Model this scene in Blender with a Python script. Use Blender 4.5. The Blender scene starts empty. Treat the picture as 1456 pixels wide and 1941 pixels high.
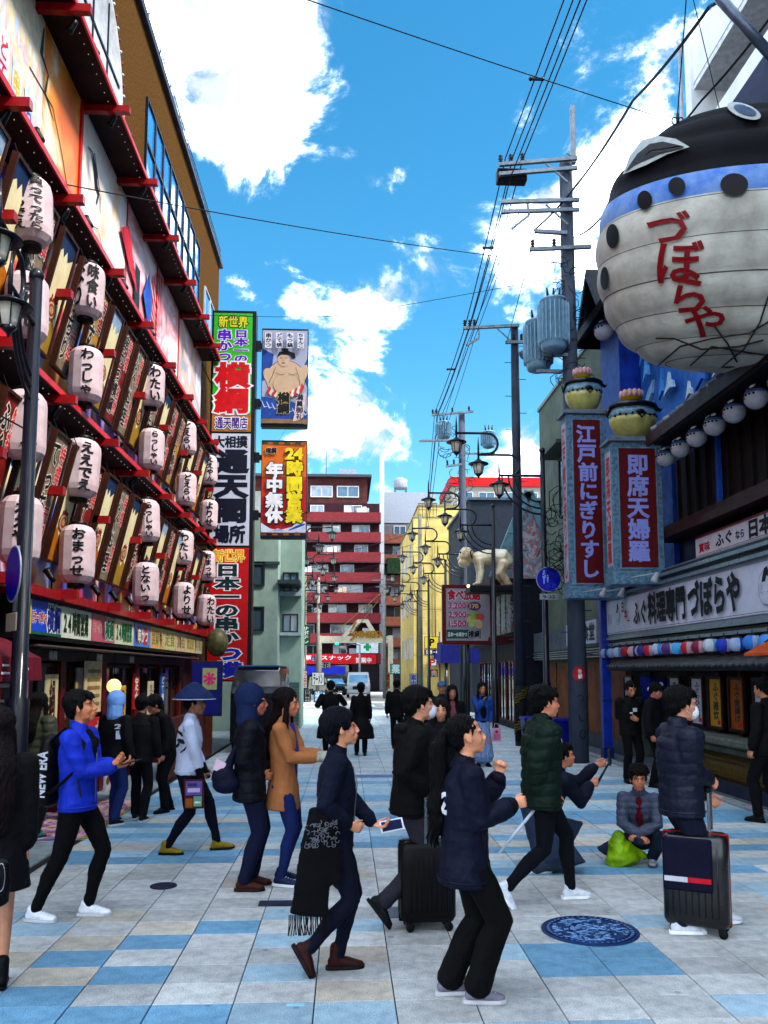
import bpy, math, random
import numpy as np
from mathutils import Vector, Matrix, noise as mnoise
random.seed(7)
S = bpy.context.scene
COL = S.collection
R = math.radians
# ---------------------------------------------------------------- camera
CH = 1.85; FPX = 1560.0
PITCH = math.atan(0.10); YAW = math.atan(73*math.cos(PITCH)/FPX)
cam_d = bpy.data.cameras.new('camera'); cam = bpy.data.objects.new('camera', cam_d); COL.objects.link(cam)
cam.location = (0, 0, CH); cam.rotation_euler = (R(90)+PITCH, 0, -YAW)
cam_d.sensor_fit = 'VERTICAL'; cam_d.sensor_height = 36; cam_d.lens = FPX/1941*36
cam_d.shift_y = 0.075; cam_d.clip_start = 0.05; cam_d.clip_end = 2000
S.camera = cam
FW = Vector((math.sin(YAW)*math.cos(PITCH), math.cos(YAW)*math.cos(PITCH), math.sin(PITCH)))
RT = Vector((math.cos(YAW), -math.sin(YAW), 0)); UP = RT.cross(FW)
PPX, PPY = 728.0, 970.5+0.075*1941
def ray(px, py):
    return FW + RT*((px-PPX)/FPX) - UP*((py-PPY)/FPX)
def at(px, py, Y):
    """the place in the street, at depth Y, that the photograph shows at px, py"""
    d = ray(px, py); t = Y/d.y
    return Vector((d.x*t, Y, CH+d.z*t))
def gd(px, py, z=0.0):
    d = ray(px, py); t = (z-CH)/d.z
    return Vector((d.x*t, d.y*t, z))
# ---------------------------------------------------------------- sky, sun, exposure
SUN_EL, SUN_AZ = 50.0, 118.0     # azimuth clockwise from +Y : from the right and behind
W = bpy.data.worlds.new('World'); S.world = W; W.use_nodes = True
nt = W.node_tree; nt.nodes.clear()
def N(t, **k):
    n = nt.nodes.new(t)
    for a, v in k.items(): setattr(n, a, v)
    return n
LK = lambda a, b: nt.links.new(a, b)
sky = N('ShaderNodeTexSky', sky_type='NISHITA', sun_disc=False, sun_elevation=R(SUN_EL), sun_rotation=R(SUN_AZ), air_density=1.0, dust_density=0.1, ozone_density=3.0)
hs = N('ShaderNodeHueSaturation'); hs.inputs['Saturation'].default_value = 1.32; hs.inputs['Value'].default_value = 0.148; hs.inputs['Hue'].default_value = 0.482
LK(sky.outputs[0], hs.inputs['Color'])
tc = N('ShaderNodeTexCoord')
def dirv(px, py):
    return ray(px, py).normalized()
# cloud cover: a broad fractal noise, thickened out of view as fill, banked in view
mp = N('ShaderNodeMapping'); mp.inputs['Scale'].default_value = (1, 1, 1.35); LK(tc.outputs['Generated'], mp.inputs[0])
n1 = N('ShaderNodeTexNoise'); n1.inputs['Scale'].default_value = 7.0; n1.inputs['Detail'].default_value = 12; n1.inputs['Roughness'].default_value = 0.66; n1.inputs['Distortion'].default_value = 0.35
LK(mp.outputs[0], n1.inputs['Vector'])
base = N('ShaderNodeMath', operation='ADD'); LK(n1.outputs['Fac'], base.inputs[0]); base.inputs[1].default_value = .18; acc = base.outputs[0]  # extra bright cloud over the whole dome, added to light the shaded street
BANKS = [((800, 500), .95, -.2700), ((430, 60), .17, .20), ((560, 190), .10, .16), ((330, 20), .11, .14), ((610, 40), .06, .08), ((720, 340), .045, .10), ((790, 235), .05, .11), ((960, 210), .06, .10), ((760, 10), .05, .08),  # the wide negative first bank clears that added cloud from the view
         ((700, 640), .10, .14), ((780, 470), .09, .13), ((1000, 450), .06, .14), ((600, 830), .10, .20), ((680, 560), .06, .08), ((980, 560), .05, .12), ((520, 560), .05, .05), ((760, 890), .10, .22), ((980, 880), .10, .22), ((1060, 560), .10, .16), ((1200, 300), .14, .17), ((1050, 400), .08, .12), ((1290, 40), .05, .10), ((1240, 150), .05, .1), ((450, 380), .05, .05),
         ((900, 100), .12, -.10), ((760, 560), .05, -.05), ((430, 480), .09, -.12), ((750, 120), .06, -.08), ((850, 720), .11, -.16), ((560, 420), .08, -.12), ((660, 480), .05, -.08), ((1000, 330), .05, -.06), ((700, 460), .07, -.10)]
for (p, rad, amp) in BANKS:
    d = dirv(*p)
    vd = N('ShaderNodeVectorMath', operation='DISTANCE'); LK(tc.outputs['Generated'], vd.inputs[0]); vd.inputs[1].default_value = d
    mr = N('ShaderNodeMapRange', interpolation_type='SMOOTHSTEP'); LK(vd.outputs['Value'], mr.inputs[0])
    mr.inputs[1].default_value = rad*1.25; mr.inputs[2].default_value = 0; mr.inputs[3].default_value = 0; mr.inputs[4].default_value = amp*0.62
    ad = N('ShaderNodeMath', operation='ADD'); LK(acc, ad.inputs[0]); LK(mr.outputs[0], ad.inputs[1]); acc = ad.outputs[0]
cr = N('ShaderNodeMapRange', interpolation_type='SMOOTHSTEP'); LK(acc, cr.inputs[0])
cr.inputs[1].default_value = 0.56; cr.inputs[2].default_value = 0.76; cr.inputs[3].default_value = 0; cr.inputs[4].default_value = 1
n2 = N('ShaderNodeTexNoise'); n2.inputs['Scale'].default_value = 13; n2.inputs['Detail'].default_value = 7; n2.inputs['Roughness'].default_value = 0.55; LK(mp.outputs[0], n2.inputs['Vector'])
shade = N('ShaderNodeMix', data_type='RGBA'); n2r = N('ShaderNodeMapRange'); n2r.inputs[1].default_value = .42; n2r.inputs[2].default_value = .86; LK(n2.outputs['Fac'], n2r.inputs[0]); LK(n2r.outputs[0], shade.inputs['Factor'])
shade.inputs['A'].default_value = (.50, .57, .68, 1); shade.inputs['B'].default_value = (15.6, 16.8, 18.2, 1)
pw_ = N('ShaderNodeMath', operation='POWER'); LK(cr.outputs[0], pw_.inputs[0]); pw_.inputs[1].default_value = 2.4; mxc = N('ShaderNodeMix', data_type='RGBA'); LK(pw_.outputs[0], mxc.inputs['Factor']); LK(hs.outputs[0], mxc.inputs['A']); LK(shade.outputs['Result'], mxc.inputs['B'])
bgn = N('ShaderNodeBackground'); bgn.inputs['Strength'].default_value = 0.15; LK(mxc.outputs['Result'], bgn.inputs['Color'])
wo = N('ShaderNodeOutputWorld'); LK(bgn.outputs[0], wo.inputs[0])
sun_d = bpy.data.lights.new('sun', 'SUN'); sun_d.energy = 0.85; sun_d.angle = R(10); sun_d.color = (1, .95, .87)
sun = bpy.data.objects.new('sun', sun_d); COL.objects.link(sun); sun.location = (30, -20, 40)
sdir = Vector((math.sin(R(SUN_AZ))*math.cos(R(SUN_EL)), math.cos(R(SUN_AZ))*math.cos(R(SUN_EL)), math.sin(R(SUN_EL))))
sun.rotation_euler = sdir.to_track_quat('Z', 'Y').to_euler()
S.view_settings.view_transform = 'Standard'; S.view_settings.look = 'None'; S.view_settings.gamma = 1; S.view_settings.exposure = 3.65
S.view_settings.use_curve_mapping = False
# ---------------------------------------------------------------- materials
def lin(c): return c/12.92 if c <= .04045 else ((c+.055)/1.055)**2.4
def C(h):
    if isinstance(h, (tuple, list)): return tuple(h[:3])
    return tuple(min(.86, 1.10*lin(int(h[i:i+2], 16)/255)**1.24) for i in (0, 2, 4))
MC = {}
def mt(h, rough=.6, var=.18, sc=6.0, bump=0.0, bsc=40.0, metal=0.0, spec=.13, tint=None, stretch=(1, 1, 1), emit=0, sheen=0, coat=0):
    """painted, woven or cast surface: a base colour broken up by two scales of noise, uneven gloss, fine relief"""
    key = (h, rough, var, sc, bump, bsc, metal, spec, tint, stretch, emit, sheen, coat)
    if key in MC: return MC[key]
    m = bpy.data.materials.new('paint_%s' % (h if isinstance(h, str) else 'mix')); m.use_nodes = True
    n = m.node_tree; b = n.nodes['Principled BSDF']; c = C(h)
    t = n.nodes.new('ShaderNodeTexCoord'); mp = n.nodes.new('ShaderNodeMapping'); mp.inputs['Scale'].default_value = stretch
    n.links.new(t.outputs['Object'], mp.inputs[0])
    a = n.nodes.new('ShaderNodeTexNoise'); a.inputs['Scale'].default_value = sc; a.inputs['Detail'].default_value = 7; a.inputs['Roughness'].default_value = .65
    n.links.new(mp.outputs[0], a.inputs['Vector'])
    mx = n.nodes.new('ShaderNodeMix'); mx.data_type = 'RGBA'
    c2 = C(tint) if tint else tuple(max(0, x*(1-2.2*var)) for x in c)
    mr = n.nodes.new('ShaderNodeMapRange'); mr.inputs[1].default_value = .38; mr.inputs[2].default_value = .72
    n.links.new(a.outputs['Fac'], mr.inputs[0]); n.links.new(mr.outputs[0], mx.inputs['Factor'])
    mx.inputs['A'].default_value = (*[min(1, x*(1+.25*var)) for x in c], 1); mx.inputs['B'].default_value = (*c2, 1)
    n.links.new(mx.outputs['Result'], b.inputs['Base Color'])
    rr = n.nodes.new('ShaderNodeMapRange'); rr.inputs[3].default_value = max(.02, rough-.12); rr.inputs[4].default_value = min(1, rough+.12)
    n.links.new(a.outputs['Fac'], rr.inputs[0]); n.links.new(rr.outputs[0], b.inputs['Roughness'])
    b.inputs['Metallic'].default_value = metal; b.inputs['Specular IOR Level'].default_value = spec
    if sheen: b.inputs['Sheen Weight'].default_value = sheen
    if coat: b.inputs['Coat Weight'].default_value = coat
    if bump:
        q = n.nodes.new('ShaderNodeTexNoise'); q.inputs['Scale'].default_value = bsc; q.inputs['Detail'].default_value = 5
        n.links.new(mp.outputs[0], q.inputs['Vector'])
        bp = n.nodes.new('ShaderNodeBump'); bp.inputs['Strength'].default_value = min(1, bump); bp.inputs['Distance'].default_value = .02
        n.links.new(q.outputs['Fac'], bp.inputs['Height']); n.links.new(bp.outputs[0], b.inputs['Normal'])
    if emit:
        n.links.new(mx.outputs['Result'], b.inputs['Emission Color']); b.inputs['Emission Strength'].default_value = emit
    MC[key] = m; return m
def palette_mat(name, cols, sc=2.0, dist=2.5, rough=.45, stretch=(1, 1, 1), det=4):
    """painted mural: hard-edged fields of paint"""
    if name in MC: return MC[name]
    m = bpy.data.materials.new(name); m.use_nodes = True; n = m.node_tree; b = n.nodes['Principled BSDF']
    t = n.nodes.new('ShaderNodeTexCoord'); mp = n.nodes.new('ShaderNodeMapping'); mp.inputs['Scale'].default_value = stretch
    n.links.new(t.outputs['Object'], mp.inputs[0])
    a = n.nodes.new('ShaderNodeTexNoise'); a.inputs['Scale'].default_value = sc; a.inputs['Detail'].default_value = det; a.inputs['Distortion'].default_value = dist
    n.links.new(mp.outputs[0], a.inputs['Vector'])
    cr = n.nodes.new('ShaderNodeValToRGB'); n.links.new(a.outputs['Fac'], cr.inputs[0]); cr.color_ramp.interpolation = 'LINEAR'
    e = cr.color_ramp.elements
    k = len(cols)
    for i, c in enumerate(cols):
        p0 = .30+.42*i/(k)
        el = e[i] if i < 2 else e.new(p0)
        el.position = p0; el.color = (*C(c), 1)
    n.links.new(cr.outputs[0], b.inputs['Base Color']); b.inputs['Roughness'].default_value = rough
    MC[name] = m; return m
def glass(h='16222e', rough=.06, spec=.9, name='window_glass'):
    key = (name, h, rough)
    if key in MC: return MC[key]
    m = bpy.data.materials.new(name); m.use_nodes = True; n = m.node_tree; b = n.nodes['Principled BSDF']
    b.inputs['Base Color'].default_value = (*C(h), 1); b.inputs['Roughness'].default_value = rough; b.inputs['Specular IOR Level'].default_value = spec
    b.inputs['Coat Weight'].default_value = .6; b.inputs['Coat Roughness'].default_value = .03
    t = n.nodes.new('ShaderNodeTexCoord'); q = n.nodes.new('ShaderNodeTexNoise'); q.inputs['Scale'].default_value = .7
    n.links.new(t.outputs['Object'], q.inputs['Vector']); bp = n.nodes.new('ShaderNodeBump'); bp.inputs['Strength'].default_value = .08; bp.inputs['Distance'].default_value = .3
    n.links.new(q.outputs['Fac'], bp.inputs['Height']); n.links.new(bp.outputs[0], b.inputs['Normal'])
    MC[key] = m; return m
# ---------------------------------------------------------------- objects
def tag(o, label=None, cat=None, group=None, kind=None):
    if label: o['label'] = label
    if cat: o['category'] = cat
    if group: o['group'] = group
    if kind: o['kind'] = kind
    return o
def empty(name, loc=(0, 0, 0), rz=0, label=None, cat=None, group=None):
    o = bpy.data.objects.new(name, None); COL.objects.link(o); o.location = loc; o.rotation_euler = (0, 0, rz); o.empty_display_size = .1
    return tag(o, label, cat, group)
def wloc(o):
    p = Vector((0, 0, 0))
    while o is not None: p = p+o.location; o = o.parent
    return p
class MB:
    def __init__(s): s.v = []; s.f = []; s.mi = []; s.mats = []; s.cur = 0; s.sm = []; s.smooth = False
    def mat(s, m):
        if m not in s.mats: s.mats.append(m)
        s.cur = s.mats.index(m); return s
    def add(s, vs, fs, smooth=None):
        k = len(s.v); s.v.extend([tuple(p) for p in vs]); sm = s.smooth if smooth is None else smooth
        for f in fs: s.f.append(tuple(i+k for i in f)); s.mi.append(s.cur); s.sm.append(sm)
        return s
    def b(s, x0, x1, y0, y1, z0, z1):
        x0, x1 = sorted((x0, x1)); y0, y1 = sorted((y0, y1)); z0, z1 = sorted((z0, z1))
        return s.add([(x, y, z) for z in (z0, z1) for y in (y0, y1) for x in (x0, x1)], [(0, 2, 3, 1), (4, 5, 7, 6), (0, 1, 5, 4), (2, 6, 7, 3), (0, 4, 6, 2), (1, 3, 7, 5)], False)
    def bev(s, x0, x1, y0, y1, z0, z1, r=.01):
        """box with chamfered edges"""
        x0, x1 = sorted((x0, x1)); y0, y1 = sorted((y0, y1)); z0, z1 = sorted((z0, z1)); r = min(r, (x1-x0)/2.1, (y1-y0)/2.1, (z1-z0)/2.1)
        X = (x0, x0+r, x1-r, x1); Y = (y0, y0+r, y1-r, y1)
        def ring(xa, xb, ya, yb, c, z): return [(xa+c, ya, z), (xb-c, ya, z), (xb, ya+c, z), (xb, yb-c, z), (xb-c, yb, z), (xa+c, yb, z), (xa, yb-c, z), (xa, ya+c, z)]
        vs = ring(x0+r, x1-r, y0+r, y1-r, 0.0001, z0)+ring(x0, x1, y0, y1, r, z0+r)+ring(x0, x1, y0, y1, r, z1-r)+ring(x0+r, x1-r, y0+r, y1-r, 0.0001, z1)
        fs = [tuple(range(7, -1, -1)), tuple(range(24, 32))]
        for k in range(3):
            for i in range(8): fs.append((k*8+i, k*8+(i+1) % 8, (k+1)*8+(i+1) % 8, (k+1)*8+i))
        return s.add(vs, fs, False)
    def obox(s, c, ax, ay, az):
        """box with half-axis vectors"""
        c, ax, ay, az = map(Vector, (c, ax, ay, az)); vs = [c+ax*i+ay*j+az*k for k in (-1, 1) for j in (-1, 1) for i in (-1, 1)]
        return s.add(vs, [(0, 2, 3, 1), (4, 5, 7, 6), (0, 1, 5, 4), (2, 6, 7, 3), (0, 4, 6, 2), (1, 3, 7, 5)], False)
    def bar(s, a, b_, w, h=None):
        a, b_ = Vector(a), Vector(b_); d = b_-a; h = h or w
        t = d.normalized(); u = t.cross(Vector((0, 0, 1)))
        u = Vector((1, 0, 0)) if u.length < 1e-3 else u.normalized()
        return s.obox((a+b_)/2, d/2, u*w/2, u.cross(t)*h/2)
    def tube(s, pts, rad, n=8, cap=True, ry=None, up=(0, 0, 1)):
        pts = [Vector(p) for p in pts]; m = len(pts)
        rs = list(rad) if isinstance(rad, (list, tuple)) else [rad]*m
        rys = rs if ry is None else (list(ry) if isinstance(ry, (list, tuple)) else [ry]*m)
        vs = []; prev = None
        for i, p in enumerate(pts):
            t = (pts[min(i+1, m-1)]-pts[max(i-1, 0)]).normalized()
            if prev is None:
                u = t.cross(Vector(up)); u = t.cross(Vector((1, 0.01, 0))) if u.length < 1e-3 else u
            else: u = prev-t*prev.dot(t)
            u.normalize(); prev = u; w = t.cross(u)
            for k in range(n):
                a = 2*math.pi*k/n; vs.append(p+u*math.cos(a)*rs[i]+w*math.sin(a)*rys[i])
        fs = []
        for i in range(m-1):
            for k in range(n): fs.append((i*n+k, i*n+(k+1) % n, (i+1)*n+(k+1) % n, (i+1)*n+k))
        if cap: fs += [tuple(range(n-1, -1, -1)), tuple(range((m-1)*n, m*n))]
        return s.add(vs, fs, True if n > 5 else False)
    def lathe(s, prof, c=(0, 0, 0), n=16, smooth=True, axis='z', sx=1, sy=1):
        """prof: list of (r, z)"""
        vs = []; c = Vector(c)
        for r, z in prof:
            for k in range(n):
                a = 2*math.pi*k/n; x, y = math.cos(a)*r*sx, math.sin(a)*r*sy
                vs.append(c+(Vector((x, y, z)) if axis == 'z' else Vector((x, z, y)) if axis == 'y' else Vector((z, x, y))))
        m = len(prof); fs = []
        for i in range(m-1):
            for k in range(n): fs.append((i*n+k, i*n+(k+1) % n, (i+1)*n+(k+1) % n, (i+1)*n+k))
        fs += [tuple(range(n-1, -1, -1)), tuple(range((m-1)*n, m*n))]
        return s.add(vs, fs, smooth)
    def ball(s, c, r, n=12, m=8, rot=None):
        if not isinstance(r, (tuple, list)): r = (r, r, r)
        c = Vector(c); vs = []; fs = []
        for i in range(1, m):
            th = math.pi*i/m
            for k in range(n):
                a = 2*math.pi*k/n; v = Vector((math.sin(th)*math.cos(a)*r[0], math.sin(th)*math.sin(a)*r[1], math.cos(th)*r[2]))
                vs.append(c+(rot @ v if rot else v))
        tp, bt = Vector((0, 0, r[2])), Vector((0, 0, -r[2]))
        vs += [c+(rot @ tp if rot else tp), c+(rot @ bt if rot else bt)]; t = len(vs)-2
        for k in range(n): fs.append((t, k, (k+1) % n)); fs.append((t+1, (m-2)*n+(k+1) % n, (m-2)*n+k))
        for i in range(m-2):
            for k in range(n): fs.append((i*n+k, (i+1)*n+k, (i+1)*n+(k+1) % n, i*n+(k+1) % n))
        return s.add(vs, fs, True)
    def prism(s, poly, n, d):
        """poly: 3D points, extruded by vector n*d"""
        k = len(poly); nv = Vector(n)*d; vs = [Vector(p) for p in poly]+[Vector(p)+nv for p in poly]
        return s.add(vs, [tuple(range(k-1, -1, -1)), tuple(range(k, 2*k))]+[(i, (i+1) % k, k+(i+1) % k, k+i) for i in range(k)], False)
    def mesh(s, name, off=Vector((0, 0, 0))):
        me = bpy.data.meshes.new(name); o = Vector(off)
        me.from_pydata([(p[0]-o.x, p[1]-o.y, p[2]-o.z) for p in s.v], [], s.f)
        for m in s.mats: me.materials.append(m)
        if s.f:
            me.polygons.foreach_set('material_index', s.mi); me.polygons.foreach_set('use_smooth', s.sm)
        me.update(); return me
    def build(s, name, m=None, parent=None, local=False, loc=None, **k):
        """link as ONE object; vertices are given in world space unless local"""
        if m is not None and not s.mats: s.mats = [m]
        off = Vector((0, 0, 0)) if (local or parent is None) else wloc(parent)
        if loc is not None and parent is None and not local: off = Vector(loc)
        me = s.mesh(name, off); o = bpy.data.objects.new(name, me); COL.objects.link(o); o.parent = parent
        if loc is not None and parent is None: o.location = loc
        return tag(o, **k) if k else o
def mirror_y(mb): return mb
def copy_tree(o, parent=None, loc=None, rz=None, label=None, group=None):
    c = o.copy(); COL.objects.link(c); c.parent = parent
    for ch in list(o.children): copy_tree(ch, c)
    if loc is not None: c.location = loc
    if rz is not None: c.rotation_euler = (0, 0, rz)
    if label: c['label'] = label
    if group: c['group'] = group
    return c
# ---------------------------------------------------------------- lettering
TXT = {}
def glyph(s, bold):
    k = (s, bold)
    if k not in TXT:
        cu = bpy.data.curves.new('lettering', 'FONT'); cu.body = s; cu.bevel_depth = bold; cu.bevel_resolution = 0; cu.resolution_u = 2; cu.fill_mode = 'FRONT'
        o = bpy.data.objects.new('lettering', cu); me = bpy.data.meshes.new_from_object(o)
        vz = [v.co.z for v in me.vertices]
        TXT[k] = ([tuple(v.co) for v in me.vertices], [tuple(p.vertices) for p in me.polygons if sum(vz[i] for i in p.vertices) > -1e-6])
        bpy.data.objects.remove(o); bpy.data.curves.remove(cu); bpy.data.meshes.remove(me)
    return TXT[k]
class Cv:
    """flat print on a board: lettering and shapes, laid a millimetre or two proud of the board"""
    def __init__(s, o, u, v, step=.0015):
        s.o = Vector(o); s.u = Vector(u).normalized(); s.v = Vector(v).normalized(); s.n = s.u.cross(s.v); s.mb = MB(); s.l = 1; s.step = step
    def P(s, a, b): return s.o+s.u*a+s.v*b+s.n*(s.step*s.l)
    def poly(s, pts, m):
        s.mb.mat(m).add([s.P(*p) for p in pts], [tuple(range(len(pts)))], False); s.l += 1; return s
    def rect(s, a0, b0, a1, b1, m): return s.poly([(a0, b0), (a1, b0), (a1, b1), (a0, b1)], m)
    def ell(s, a, b, ra, rb, m, n=24, rot=0):
        ct, st = math.cos(rot), math.sin(rot)
        return s.poly([(a+ra*math.cos(t)*ct-rb*math.sin(t)*st, b+ra*math.cos(t)*st+rb*math.sin(t)*ct) for t in [2*math.pi*i/n for i in range(n)]], m)
    def line(s, pts, w, m):
        """brush stroke of varying width"""
        k = len(pts); L = []; Rr = []
        for i, p in enumerate(pts):
            q0, q1 = pts[max(0, i-1)], pts[min(k-1, i+1)]; dx, dy = q1[0]-q0[0], q1[1]-q0[1]; d = math.hypot(dx, dy) or 1
            ww = (w[i] if isinstance(w, (list, tuple)) else w)/2
            L.append((p[0]-dy/d*ww, p[1]+dx/d*ww)); Rr.append((p[0]+dy/d*ww, p[1]-dx/d*ww))
        vs = [s.P(*p) for p in L]+[s.P(*p) for p in Rr]
        s.mb.mat(m).add(vs, [(i, k+i, k+i+1, i+1) for i in range(k-1)], False); s.l += 1; return s
    def _put(s, ch, a0, b0, a1, b1, m, bold, rot=False):
        vs, fs = glyph(ch, bold)
        if not vs: return
        w, h = a1-a0, b1-b0; out = []
        for (x, y, z) in vs:
            if rot: x, y = (y-.38)+.5, (.5-x)+.38
            out.append(s.P(a0+w*(x), b0+h*(y+.12))+s.n*(z*.012))
        s.mb.mat(m).add(out, fs, False)
    def text(s, t, a0, b0, a1, b1, m, bold=.02, outline=None, vert=False, jit=0):
        """fill the box with the characters; outline = (material, width)"""
        n = len(t)
        for (mm, bb) in ([(outline[0], bold+outline[1])] if outline else [])+[(m, bold)]:
            rnd = random.Random(hash(t) % 1000 if False else len(t)*7+ord(t[0]))
            if vert:
                c = (b1-b0)/n
                for i, ch in enumerate(t):
                    j = (rnd.random()-.5)*jit
                    s._put(ch, a0+j, b1-c*(i+1), a1+j, b1-c*i, mm, bb, rot=ch in 'ー―〜')
            else:
                asc = all(ord(x) < 256 for x in t)
                if asc:
                    vs, fs = glyph(t, bb)
                    x0 = min(v[0] for v in vs); x1 = max(v[0] for v in vs); y0 = min(v[1] for v in vs); y1 = max(v[1] for v in vs)
                    s.mb.mat(mm).add([s.P(a0+(x-x0)/(x1-x0)*(a1-a0), b0+(y-y0)/(y1-y0)*(b1-b0))+s.n*(z*.012) for x, y, z in vs], fs, False)
                else:
                    c = (a1-a0)/n
                    for i, ch in enumerate(t):
                        j = (rnd.random()-.5)*jit
                        asc1 = ord(ch) < 256
                        s._put(ch, a0+c*i-(0 if not asc1 else -c*.1), b0+j, a0+c*(i+1)+(c*.45 if asc1 else 0), b1+j, mm, bb)
            s.l += 1
        return s
    def done(s, parent, name='print', **k): return s.mb.build(name, None, parent, **k)
# ================================================================ people
PENDING = []
class Bl:
    """closed volumes that are later fused into one continuous skin"""
    def __init__(s): s.mb = MB()
    def ell(s, c, r, rot=None, n=14, m=9): s.mb.ball(c, r, n, m, rot); return s
    def tube(s, pts, ra, rb=None, side=(0, 1, 0), n=12, flat=None):
        """tapered elliptical tube with domed ends: ra along the side vector, rb across it"""
        pts = [Vector(p) for p in pts]; m = len(pts)
        ra = list(ra) if isinstance(ra, (list, tuple)) else [ra]*m
        rb = ra if rb is None else (list(rb) if isinstance(rb, (list, tuple)) else [rb]*m)
        t0 = (pts[0]-pts[1]).normalized(); t1 = (pts[-1]-pts[-2]).normalized()
        d0_, d1_ = (flat if flat is not None else min(ra[0], rb[0])), min(ra[-1], rb[-1]); P = [pts[0]+t0*d0_*.75, pts[0]+t0*d0_*.45]+pts+[pts[-1]+t1*d1_*.45, pts[-1]+t1*d1_*.75]
        A = ([ra[0]*.3, ra[0]*.8] if flat is None else [ra[0]*.85, ra[0]*.97])+ra+[ra[-1]*.8, ra[-1]*.3]; B = ([rb[0]*.3, rb[0]*.8] if flat is None else [rb[0]*.85, rb[0]*.97])+rb+[rb[-1]*.8, rb[-1]*.3]
        vs = []; M_ = len(P)
        for i, p in enumerate(P):
            t = (P[min(i+1, M_-1)]-P[max(i-1, 0)]).normalized(); sd = Vector(side); sd = sd-t*sd.dot(t)
            if sd.length < 1e-3: sd = t.orthogonal()
            sd.normalize(); w = t.cross(sd)
            for k in range(n):
                a = 2*math.pi*k/n; vs.append(p+sd*math.cos(a)*A[i]+w*math.sin(a)*B[i])
        fs = [tuple(range(n-1, -1, -1)), tuple(range((M_-1)*n, M_*n))]
        for i in range(M_-1):
            for k in range(n): fs.append((i*n+k, i*n+(k+1) % n, (i+1)*n+(k+1) % n, (i+1)*n+k))
        s.mb.add(vs, fs, True); return s
    def build(s, name, m, parent, vox=.012, it=3, fold=None, label=None, scale=1.0):
        me = s.mb.mesh(name); me.materials.clear(); me.materials.append(m)
        o = bpy.data.objects.new(name, me); COL.objects.link(o); o.parent = parent
        r = o.modifiers.new('r', 'REMESH'); r.mode = 'VOXEL'; r.voxel_size = vox; r.use_smooth_shade = True
        if it:
            q = o.modifiers.new('s', 'SMOOTH'); q.factor = .5; q.iterations = it
        PENDING.append((o, fold))
        if label: o['label'] = label
        return o
def crease(co, sc, seed=0):
    rs = np.random.RandomState(seed); out = np.zeros(len(co)); tot = 0
    for i in range(7):
        k = rs.normal(size=3); k /= np.linalg.norm(k); k[2] *= 1.5; f = sc*(0.55+1.3*rs.rand())
        k2 = rs.normal(size=3)*sc*.45
        ph = co @ (k*f)+rs.rand()*6.3+1.6*np.sin(co @ k2+rs.rand()*6.3)
        a = 1/(.6+f/sc); out += a*(.95-np.sqrt(np.abs(np.sin(ph)))*1.35); tot += a
    return out/tot
def settle():
    """fuse every pending volume and press cloth folds into it"""
    if not PENDING: return
    bpy.context.view_layer.update(); dg = bpy.context.evaluated_depsgraph_get(); done = []
    for o, fold in PENDING:
        done.append((o, fold, bpy.data.meshes.new_from_object(o.evaluated_get(dg))))
    for o, fold, me in done:
        old = o.data; o.modifiers.clear(); o.data = me; me.name = o.name
        if old.users == 0: bpy.data.meshes.remove(old)
        n = len(me.vertices)
        if not n: print('EMPTY', o.name); continue
        if fold:
            co = np.empty(n*3, np.float32); me.vertices.foreach_get('co', co); co = co.reshape(-1, 3).astype(np.float64)
            nr = np.empty(n*3, np.float32); me.vertices.foreach_get('normal', nr); nr = nr.reshape(-1, 3)
            kind, amp = fold[0], fold[1]
            if kind == 'cloth': d = crease(co, fold[2], fold[3])*amp
            elif kind == 'puff': d = (np.sqrt(np.abs(np.sin(co[:, 2]*math.pi/fold[2]+.5*np.sin(co[:, 0]*14+co[:, 1]*9))))-.6)*amp*.55+crease(co, 26, 3)*amp*.9
            elif kind == 'hair': d = (np.sin(co[:, 1]*190+co[:, 0]*120+5*np.sin(co[:, 2]*16+co[:, 0]*9))*.5+np.sin(co[:, 0]*260-co[:, 1]*150+4*np.sin(co[:, 2]*23)))*amp
            elif kind == 'straw': d = np.sin(np.hypot(co[:, 0]-fold[3], co[:, 1])*500)*amp
            co += nr*d[:, None]
            me.vertices.foreach_set('co', co.astype(np.float32).ravel())
        me.polygons.foreach_set('use_smooth', [True]*len(me.polygons)); me.update()
    PENDING.clear()
def ik(a, b, l1, l2, pole):
    a, b = Vector(a), Vector(b); d = b-a; L = min(d.length, (l1+l2)*.999); L = max(L, abs(l1-l2)+.01); t = d.normalized(); b = a+t*L
    x = (l1*l1-l2*l2+L*L)/(2*L); h = math.sqrt(max(0, l1*l1-x*x)); p = Vector(pole); p = p-t*p.dot(t)
    p = p.normalized() if p.length > 1e-4 else t.orthogonal().normalized()
    return a+t*x+p*h, b
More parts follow.
